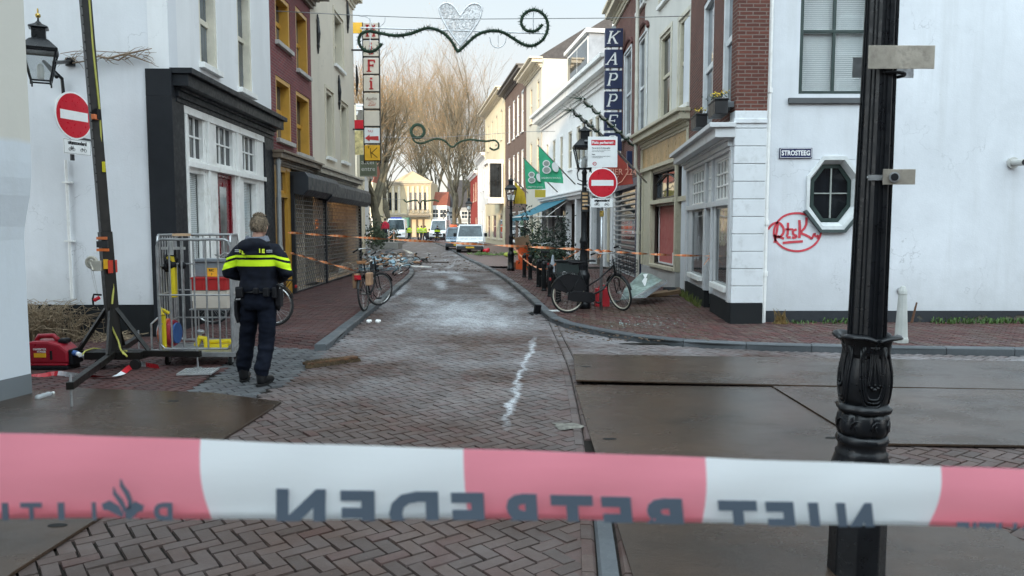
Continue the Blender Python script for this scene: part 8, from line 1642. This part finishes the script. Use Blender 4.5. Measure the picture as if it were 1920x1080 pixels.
def officer_extras(r):
    b = MB(); P = [(.205 * math.cos(a), .152 * math.sin(a)) for a in [2 * math.pi * i / 28 for i in range(28)]]; vs = [(x, y, z) for z in (.985, 1.035) for x, y in P]; b.add(vs, [(i, (i + 1) % 28, 28 + (i + 1) % 28, 28 + i) for i in range(28)]); belt = b.build('duty_belt', mat('belt_black', (.012, .012, .013), .55), r, local=True, recalc=False)
    b = MB(); b.box(.195, .25, -.06, .04, .83, 1.02); b.tube([(.225, -.05, 1.0), (.235, -.08, 1.07)], .016, 8); b.build('holster', BLACKS, r, local=True, bevel=.015)
    for x, y, w_, h in ((-.21, -.03, .05, .12), (-.15, -.135, .07, .1), (.13, -.14, .06, .09), (.2, -.09, .045, .11), (.03, -.155, .05, .06)): b = MB(); b.box(x - w_ / 2, x + w_ / 2, y - .03, y + .03, 1.035 - h, 1.04); b.build('pouch', BLACKS, r, local=True, bevel=.012)
    b = MB()
    for k in range(5): limb(b, [(-.23 + .006 * k, -.05 + .02 * k, .88), (-.235 + .008 * k, -.045 + .022 * k, .74), (-.22 + .008 * k, -.04 + .022 * k, .66 + .01 * k)], [.022, .02, .013], 8)
    fuse(b, 'gloves', .008, BLACKS, r); b = MB(); b.tube([(-.225, -.03, .97), (-.24, -.05, .9), (-.22, -.06, .86)], .006, 5); b.build('glove_strap', BLACKS, r, local=True)
    b = MB(); b.tube([(.21, .02, .93), (.22, .03, .86), (.215, -.02, .80), (.205, -.05, .86)], .02, 8); b.build('handcuff_pouch', BLACKS, r, local=True)
    # pale grey lining of the collar and hood edge
    b = MB(); n = 26; vs = []
    for zz, rx_, ry_ in ((1.525, .118, .118), (1.575, .098, .108), (1.582, .088, .098), (1.55, .082, .09)):
        for i in range(n): a = R(165) + R(210) * i / (n - 1); vs.append((.0 + rx_ * math.cos(a) * 1.15, -.015 + ry_ * math.sin(a), zz - .012 * math.sin(a) * -1))
    b.add(vs, [(j * n + i, j * n + i + 1, (j + 1) * n + i + 1, (j + 1) * n + i) for j in range(3) for i in range(n - 1)]); b.build('collar_lining', mat('grey_melange', (.13, .14, .17), .9, 0, .3, 40), r, local=True, recalc=False, smooth=True)
    YT = mat('reflective_yellow', (.70, .85, .05), .5)
    def on(x): return -.158 * math.sqrt(max(0, 1 - (x / .24) ** 2)) - .012
    for ch, x, dz in (('P', -.125, 0), ('L', -.095, -.018), ('I', .082, 0), ('E', .115, -.004)):
        b = MB(); yaw = math.atan2(x, .2) ; b.text(ch, .055, Matrix.Translation((x, on(x) - .006, 1.425 + dz)) @ Matrix.Rotation(yaw * .9, 4, 'Z') @ Matrix.Rotation(math.pi / 2, 4, 'X'), depth=.006, off=.003); b.build('jacket_lettering', YT, r, local=True)
    b = MB()
    for i in range(4):
        for j in range(2): x = -.205 + i * .017; b.box(x, x + .011, on(x) - .010, on(x) + .02, 1.412 + j * .017, 1.421 + j * .017)
    for i in range(3):
        for j in range(2): x = .145 + i * .017; b.box(x, x + .011, on(x) - .010, on(x) + .02, 1.408 + j * .017, 1.417 + j * .017)
    b.build('reflective_blocks', mat('reflective_white', (.5, .52, .55), .4), r, local=True)
    for s_ in (-1, 1): b = MB(); b.box(s_ * .12, s_ * .2, -.03, .02, 1.487, 1.497, Matrix.Rotation(0, 4, 'Y')); b.build('epaulette', BLACKS, r, local=True, bevel=.004)
off_p = G(477, 722); person('police officer seen from behind in a navy jacket with fluorescent yellow bands', (-2.70, 8.16, .004), R(-2), JN, TN, HAIRM, feet=((-.225, .10, 0), (.055, -.12, 0)), arms='front', vox=.012, hood=True, extras=officer_extras)
HVJ = jacketmat('hivis_vest', (.55, .75, .03), (.6, .62, .6), [(1.1, 1.14), (1.3, 1.34)]); DT = mat('dark_trousers', (.02, .022, .03), .8); DH = mat('dark_hair', (.04, .03, .02), .7)
pb_ = G(778, 451); p_hv = person('leftmost distant officer in a fluorescent yellow jacket by the emergency truck', (G(775, 451).x, 90, 0), 0, HVJ, DT, DH, arms='down', vox=.035, group='distant officers in yellow')
for px, Y, rz, lb in ((784, 91, 2.0, 'middle distant officer in a fluorescent yellow jacket right of the emergency truck'), (790, 90, -.7, 'third distant officer in a fluorescent yellow jacket before the theatre'), (797, 88.5, 1.0, 'rightmost of the group of distant officers in yellow jackets')): dup(p_hv, None, (G(px, 451).x * Y / G(px, 451).y, Y, 0), rz, lb)
JD = jacketmat('dark_vest_jacket', (.015, .018, .03), HV, [(1.15, 1.25), (1.3, 1.33)]); q = V(820, 430, 84)
person('distant officer in a dark jacket with a yellow band before the high white van', (q.x, 84, 0), 0, JD, DT, DH, arms='down', vox=.035)
q = V(722, 430, 58); b = MB(); b.box(q.x - 1.1, q.x + 1.1, 57, 59.4, 0, .52); tag(b.build('stone_platform', mat('stone_step', (.25, .24, .22), .8), bevel=.03), 'low stone platform under the person in red', 'platform')
person('distant person in a bright red jacket at the left before the big tree', (q.x, 58, .52), .5, mat('red_jacket', (.55, .02, .05), .8), DT, DH, arms='down', vox=.035)
# planters and bikes around the square at left, kept simple as far-off things
for px, Y, rad, h, lb in ((700, 55, .9, 2.0, 'dark round bush at the foot of the big left tree'), (708, 50, .7, 1.3, 'low dark bush in front of the person in red'), (735, 62, .5, 1.3, 'dark green clump between the person in red and the truck')):
    bush(lb, V(px, 450, Y), rad, h, mat('far_bush_leaves', (.04, .055, .03), .9, 0, .4, 3), 300, None, pot=False, name='bush', leaf=.12)
for px, Y, lb in ((738, 58, 'slim pale post of the street barrier before the emergency truck'), (729, 60, 'slim grey post beside the person in red')):
    q = V(px, 430, Y); b = MB(); b.tube([(q.x, Y, 0), (q.x, Y, 1.5)], .05, 8); tag(b.build('post', mat('pale_post', (.55, .45, .38), .6)), lb, 'post')
b = MB(); ribbon(b, sag(V(740, 436, 58), V(718, 446, 56), .2, 8), .1, .4, wob=.4); tag(b.build('orange_tape', [OT, OT2], recalc=False), 'far loop of orange tape by the pale post', 'barrier tape')
crowd = MB()
for k in range(16):
    q = V(random.uniform(798, 838), 438, random.uniform(94, 104)); s_ = random.uniform(.25, .45); crowd.ball((q.x, q.y, .5), s_, 7, sc=(1, 1, 1.6), mi=k % 4)
tag(crowd.build('parked_cycles_mass', [BLACKS, mat('far_pink', (.5, .3, .3), .7), mat('far_grey', (.2, .2, .22), .7), WHITES], recalc=False), 'far-off jumble of parked bicycles and bags before the theatre', 'jumble', kind='stuff')
# ================================================================== FOREGROUND LAMP POST
FX, FY = 1.665, 3.60; PXM = 400.0
r = thing('big_lamp_post', 'large ornate black cast iron lamp post in the right foreground with metal brackets', 'lamp post', (FX, FY, 0))
def zy(py): return V(1650, py, FY).z
def rr(px_): return px_ / 2 / PXM
MT = Matrix.Translation((0, 0, 0)) @ Matrix.Rotation(R(.55), 4, 'Y')
b = MB(); Z = zy
b.lathe([(.133, -.01), (.130, .05), (.128, Z(880) - .06)], 8, MT, ph=R(22.5)); b.build('plinth', IRON, r, local=True, bevel=.006)
b = MB(); b.lathe([(.128, Z(880) - .06), (.136, Z(876)), (.130, Z(868)), (.116, Z(850)), (.118, Z(846)), (.108, Z(842)), (.106, Z(832)), (.113, Z(828)), (.119, Z(822)), (.113, Z(815)), (.104, Z(812))], 40, MT); b.build('base_moulding', IRON, r, local=True, smooth=True)
def flute(n_, amp): return lambda a, z: 1 + amp * (abs(math.sin(a * n_ / 2)) ** .6 - .5)
b = MB(); b.lathe([(.102, Z(812)), (.112, Z(803)), (.114, Z(790)), (.108, Z(778)), (.098, Z(768))], 96, MT, mod=flute(8, .12)); 
for k in range(8):
    a = k * math.pi / 4 + .2; c = Vector((.108 * math.cos(a), .108 * math.sin(a), Z(793))); tg = Vector((-math.sin(a), math.cos(a), 0)); pts = [MT @ (c + tg * (.004 + .024 * t_ / 10) * math.cos(t_ * .75) + Vector((0, 0, 1)) * (.004 + .024 * t_ / 10) * math.sin(t_ * .75) + Vector((math.cos(a), math.sin(a), 0)) * .004) for t_ in range(14)]; b.tube(pts, .005, 6)
b.build('scroll_band', IRON, r, local=True, smooth=True)
b = MB(); b.lathe([(.098, Z(772)), (.118, Z(768)), (.125, Z(761)), (.112, Z(756)), (.098, Z(752))], 96, MT, mod=lambda a, z: 1 + .05 * math.sin(a * 6)); b.build('lower_collar', IRON, r, local=True, smooth=True)
# tulip-shaped vase with raised ribs
vp = [(.100, Z(757)), (.108, Z(740)), (.114, Z(715)), (.112, Z(695)), (.103, Z(675)), (.094, Z(660)), (.096, Z(650)), (.104, Z(643))]
b = MB(); b.lathe(vp, 96, MT); vz = b.build('vase', IRON, r, local=True, smooth=True)
def vr(z):
    for (r0, z0), (r1, z1) in zip(vp, vp[1:]):
        if z0 <= z <= z1: return r0 + (r1 - r0) * (z - z0) / (z1 - z0)
    return vp[0][0] if z < vp[0][1] else vp[-1][0]
b = MB(); zlo, zhi = vp[0][1] + .006, vp[-1][1] - .004
for k in range(4):
    a0 = -math.pi / 2 + k * math.pi / 2 - .05
    for w_ in (.72, .60, .50):         # nested U-shaped ribs
        pts = []
        for i in range(25):
            u = -1 + 2 * i / 24; zz_ = zlo + (zhi - zlo) * (abs(u) ** 2.6) * .98 + (.72 - w_) * .16; aa = a0 + w_ * math.copysign(abs(u) ** .55, u) * (1 - .18 * abs(u)); zz_ = min(zz_, zhi); q = vr(zz_) + .002; pts.append(MT @ Vector((q * math.cos(aa), q * math.sin(aa), zz_)))
        b.tube(pts, .0062, 6)
    for w_ in (-.16, -.08, 0, .08, .16):
        pts = []
        for i in range(12): t_ = i / 11; zz_ = zhi - (zhi - zlo) * .66 * t_; q = vr(zz_) + .002; aa = a0 + w_ * (1 - .25 * t_) + (0 if w_ == 0 else math.copysign(.16 * t_ ** 2, w_)); pts.append(MT @ Vector((q * math.cos(aa), q * math.sin(aa), zz_)))
        b.tube(pts, .0045, 6)
    zc_ = zlo + (zhi - zlo) * .30
    for da, dz, rd_ in ((0, 0, .011), (-.12, .008, .008), (.12, .008, .008), (0, .022, .006), (-.2, .02, .005), (.2, .02, .005)): q = vr(zc_ + dz) + .003; aa = a0 + da; b.ball(MT @ Vector((q * math.cos(aa), q * math.sin(aa), zc_ + dz)), rd_, 8)
b.build('relief_ribs', IRON, vz, local=True, smooth=True)
# flaring leaf crown
b = MB()
for k in range(4):
    a0 = -math.pi / 2 + k * math.pi / 2 + math.pi / 4; n = 14; m_ = 9; vs = []
    for j in range(m_):
        t_ = j / (m_ - 1)
        for i in range(n):
            u = -1 + 2 * i / (n - 1); aa = a0 + u * .74; out_ = t_ ** 1.25 * (1 - .5 * u * u); q = .098 + .050 * out_ + (.006 if t_ > .85 else 0) * (1 - abs(u)); zz_ = Z(670) + (Z(627) - Z(670)) * (math.sin(t_ * math.pi * .66)) * 1.02 * (1 - .30 * u * u) + .012 * abs(u); vs.append(MT @ Vector((q * math.cos(aa), q * math.sin(aa), zz_)))
    b.add(vs, [(j * n + i, j * n + i + 1, (j + 1) * n + i + 1, (j + 1) * n + i) for j in range(m_ - 1) for i in range(n - 1)])
o = b.build('leaf_crown', IRON, r, local=True, recalc=False, smooth=True); sm = o.modifiers.new('s', 'SOLIDIFY'); sm.thickness = .008
b = MB(); b.lathe([(.100, Z(650)), (.094, Z(640)), (.086, Z(632)), (.084, Z(560)), (.079, Z(330)), (.073, Z(100)), (.066, Z(-500)), (.06, 6.0)], 8, MT, ph=R(22.5))
for k in range(8):
    for da in (-.12, .12):
        a = k * math.pi / 4 + da; b.tube([MT @ Vector((q * math.cos(a), q * math.sin(a), z)) for q, z in ((.083, Z(628)), (.081, Z(560)), (.0765, Z(330)), (.0705, Z(100)), (.0635, Z(-500)))], .0035, 5)
b.build('shaft', IRON, r, local=True)
PM = mat('bare_zinc_plate', (.42, .38, .32), .42, .5, .3, 7, .15, 60, dirt=(.16, .14, .13), dscale=14)
def plateb(x0_, y0_, x1_, y1_, Y, m): a, c = V(x0_, y0_, Y), V(x1_, y1_, Y); b = MB(); b.box(a.x, c.x, Y, Y + .003, c.z, a.z); return b.build('bracket_plate', m, r, bevel=.001)
plateb(1629, 85, 1752, 129, 3.50, PM); plateb(1599, 107, 1713, 146, 3.70, GALV)
b = MB(); zz_ = V(1650, 138, 3.55).z; b.ring((FX + .055, FY, zz_), .078, .008, 'Z', 20, 6); b.build('strap', BLACKS, r); 
plateb(1656, 317, 1716, 346, 3.50, PM); a, c = V(1628, 328, 3.52), V(1660, 338, 3.52); b = MB(); b.box(a.x, c.x, 3.515, 3.52, c.z, a.z); zz_ = V(1650, 333, 3.55).z; b.ring((FX + .035, FY, zz_), .084, .006, 'Z', 20, 6); b.build('clamp_band', GALV, r)
q = V(1677, 332, 3.495); b = MB(); b.tube([(q.x, 3.498, q.z), (q.x, 3.493, q.z)], .024, 16); o = b.build('screw_boss', GALV, r); b = MB(); b.tube([(q.x, 3.493, q.z), (q.x, 3.490, q.z)], .017, 14); b.build('screw_hole', BLACKS, o)
# ================================================================== FOREGROUND BARRIER TAPE
TY = .72; tops = [(-1500, 770), (-400, 800), (0, 812), (375, 824), (870, 842), (1320, 857), (1765, 875), (1920, 880), (2600, 900), (3500, 915)]; bots = [(-1500, 950), (-400, 970), (0, 972), (397, 973), (878, 972), (1316, 979), (1743, 987), (1920, 990), (2600, 1004), (3500, 1010)]
def lin(P, x):
    for (a, y0_), (c, y1_) in zip(P, P[1:]):
        if a <= x <= c: return y0_ + (y1_ - y0_) * (x - a) / (c - a)
    return P[-1][1]
def tapemat(name, col, tr):
    m = bpy.data.materials.new(name); m.use_nodes = True; n = m.node_tree; b_ = n.nodes['Principled BSDF']; b_.inputs['Base Color'].default_value = (*col, 1); b_.inputs['Roughness'].default_value = .38
    t_ = N(n, 'ShaderNodeBsdfTranslucent'); t_.inputs[0].default_value = (*tr, 1); mx_ = N(n, 'ShaderNodeMixShader'); mx_.inputs[0].default_value = .5; n.links.new(b_.outputs[0], mx_.inputs[1]); n.links.new(t_.outputs[0], mx_.inputs[2]); n.links.new(mx_.outputs[0], n.nodes['Material Output'].inputs[0])
    bump(n, b_, noise(n, 9, 3, stretch=(1, 1, 4)), .10, .01); return m
TR_, TW_ = tapemat('tape_film_red', (1, .33, .42), (1, .37, .42)), tapemat('tape_film_white', (.95, .98, 1), (.97, .99, 1))
bounds = [(-1500, -1500), (-1060, -1040), (-590, -570), (-118, -100), (375, 397), (869, 878), (1322, 1316), (1765, 1743), (2230, 2210), (2700, 2680), (3200, 3200)]
r = thing('police_tape', 'wide red and white barrier tape with mirrored dark lettering across the foreground', 'barrier tape', (0, TY, V(960, 910, TY).z)); seg = 12; rows = 10
def tpt(px, t_): 
    yt, yb = lin(tops, px), lin(bots, px); y_ = yt + (yb - yt) * t_; p = V(px, y_, TY); p.y = TY - .006 * math.sin(math.pi * min(1, t_ * 1.05)) + .0015 * math.sin(px * .008) + .001 * math.sin(px * .021 + t_ * 4); return p
for i, (a, c) in enumerate(zip(bounds, bounds[1:])):
    b = MB(); vs = []
    for s_ in range(seg + 1):
        for j in range(rows + 1): t_ = j / rows; x0_ = a[0] + (a[1] - a[0]) * t_ ** 1.6; x1_ = c[0] + (c[1] - c[0]) * t_ ** 1.6; vs.append(tpt(x0_ + (x1_ - x0_) * s_ / seg, t_))
        for j in (1, 2, 3): p = tpt(x0_ + (x1_ - x0_) * s_ / seg, 1); vs.append(p + Vector((0, .003 + .002 * j, .0045 * j)))
    n = rows + 4; b.add(vs, [(s_ * n + j, (s_ + 1) * n + j, (s_ + 1) * n + j + 1, s_ * n + j + 1) for s_ in range(seg) for j in range(n - 1)]); b.build('red_band' if i % 2 == 1 else 'white_band', TR_ if i % 2 == 1 else TW_, r, recalc=False, smooth=True)
INK = mat('tape_ink', (.09, .115, .15), .5)
mpx = TY / 1440 * 1.0
def mirrored(txt, pxc, py_top, wpx, hpx, weight=.0, tilt=0., name='tape_lettering', shear=0.):
    """seen from behind, cut off where the tape folds under"""
    q = MB(); q.text(txt, 1.0, Matrix.Identity(4), depth=.0005, off=weight, shear=shear); xs_ = [v.x for v in q.v]; ys_ = [v.y for v in q.v]; sx_ = wpx * mpx / (max(xs_) - min(xs_)); sy_ = hpx * mpx / (max(ys_) - min(ys_)); xm = (max(xs_) + min(xs_)) / 2; ym = max(ys_)
    b = MB(); c = V(pxc, py_top, TY)
    for v in q.v:
        X_ = -(v.x - xm) * sx_; Z_ = (v.y - ym) * sy_; px_ = pxc + X_ / mpx; b.v.append(Vector((c.x + X_, TY - .0072 + .0015 * math.sin(px_ * .008) - v.z, c.z + Z_ - tilt * X_)))
    b.f = q.f; b.m = q.m; o = b.build(name, INK, r, recalc=False); bm = bmesh.new(); bm.from_mesh(o.data)
    off = r.location; p0, p1 = tpt(pxc - wpx / 2, 1) - off, tpt(pxc + wpx / 2, 1) - off; d = p1 - p0; nn_ = Vector((d.z, 0, -d.x)); bmesh.ops.bisect_plane(bm, geom=bm.verts[:] + bm.edges[:] + bm.faces[:], plane_co=p0 + Vector((0, 0, .001)), plane_no=nn_, clear_outer=True); bm.to_mesh(o.data); bm.free(); return o
for ch, x0_, x1_, sh in (('N', 520, 616, -.02), ('E', 640, 706, 0), ('D', 730, 826, .02), ('E', 845, 912, .04), ('R', 932, 1012, .06), ('T', 1030, 1112, .08), ('E', 1124, 1190, .1), ('B', 1206, 1286, .1), ('T', 1340, 1416, .12), ('E', 1428, 1494, .14), ('I', 1508, 1540, .16), ('N', 1560, 1642, .18)): mirrored(ch, (x0_ + x1_) / 2, 911 + (x0_ - 520) * .0262, x1_ - x0_, 88, .045, .012, shear=sh)
for ch, x, w_ in (('P', 311, 36), ('L', 172, 28), ('I', 121, 12), ('T', 66, 40), ('I', 18, 12), ('E', -42, 34)): mirrored(ch, x, 938, w_, 62, .01, .0)
mirrored('POLITIE', 1880, 975, 190, 62, .01, .012)
b = MB(); ex_ = lambda x, y: V(x, y, TY) + Vector((0, -.0078, 0))
def blade(P, w_): 
    q = [ex_(*p) for p in P]; k = len(q); vs = []
    for i, p in enumerate(q): d = (q[min(i + 1, k - 1)] - q[max(i - 1, 0)]).normalized(); n_ = Vector((-d.z, 0, d.x)) * w_[i] * mpx / 2; vs += [p + n_, p - n_]
    b.add(vs, [(2 * i, 2 * i + 1, 2 * i + 3, 2 * i + 2) for i in range(k - 1)])
blade([(234, 893), (236, 905), (246, 920), (252, 935), (248, 950)], [2, 8, 10, 9, 3]); blade([(221, 908), (223, 920), (234, 934), (241, 948), (240, 956)], [2, 8, 10, 9, 3])
blade([(200, 945), (212, 942), (226, 950), (238, 962)], [12, 20, 18, 6]); blade([(276, 948), (264, 944), (252, 955), (246, 966)], [12, 22, 22, 10]); b.build('tape_emblem', INK, r, recalc=False)
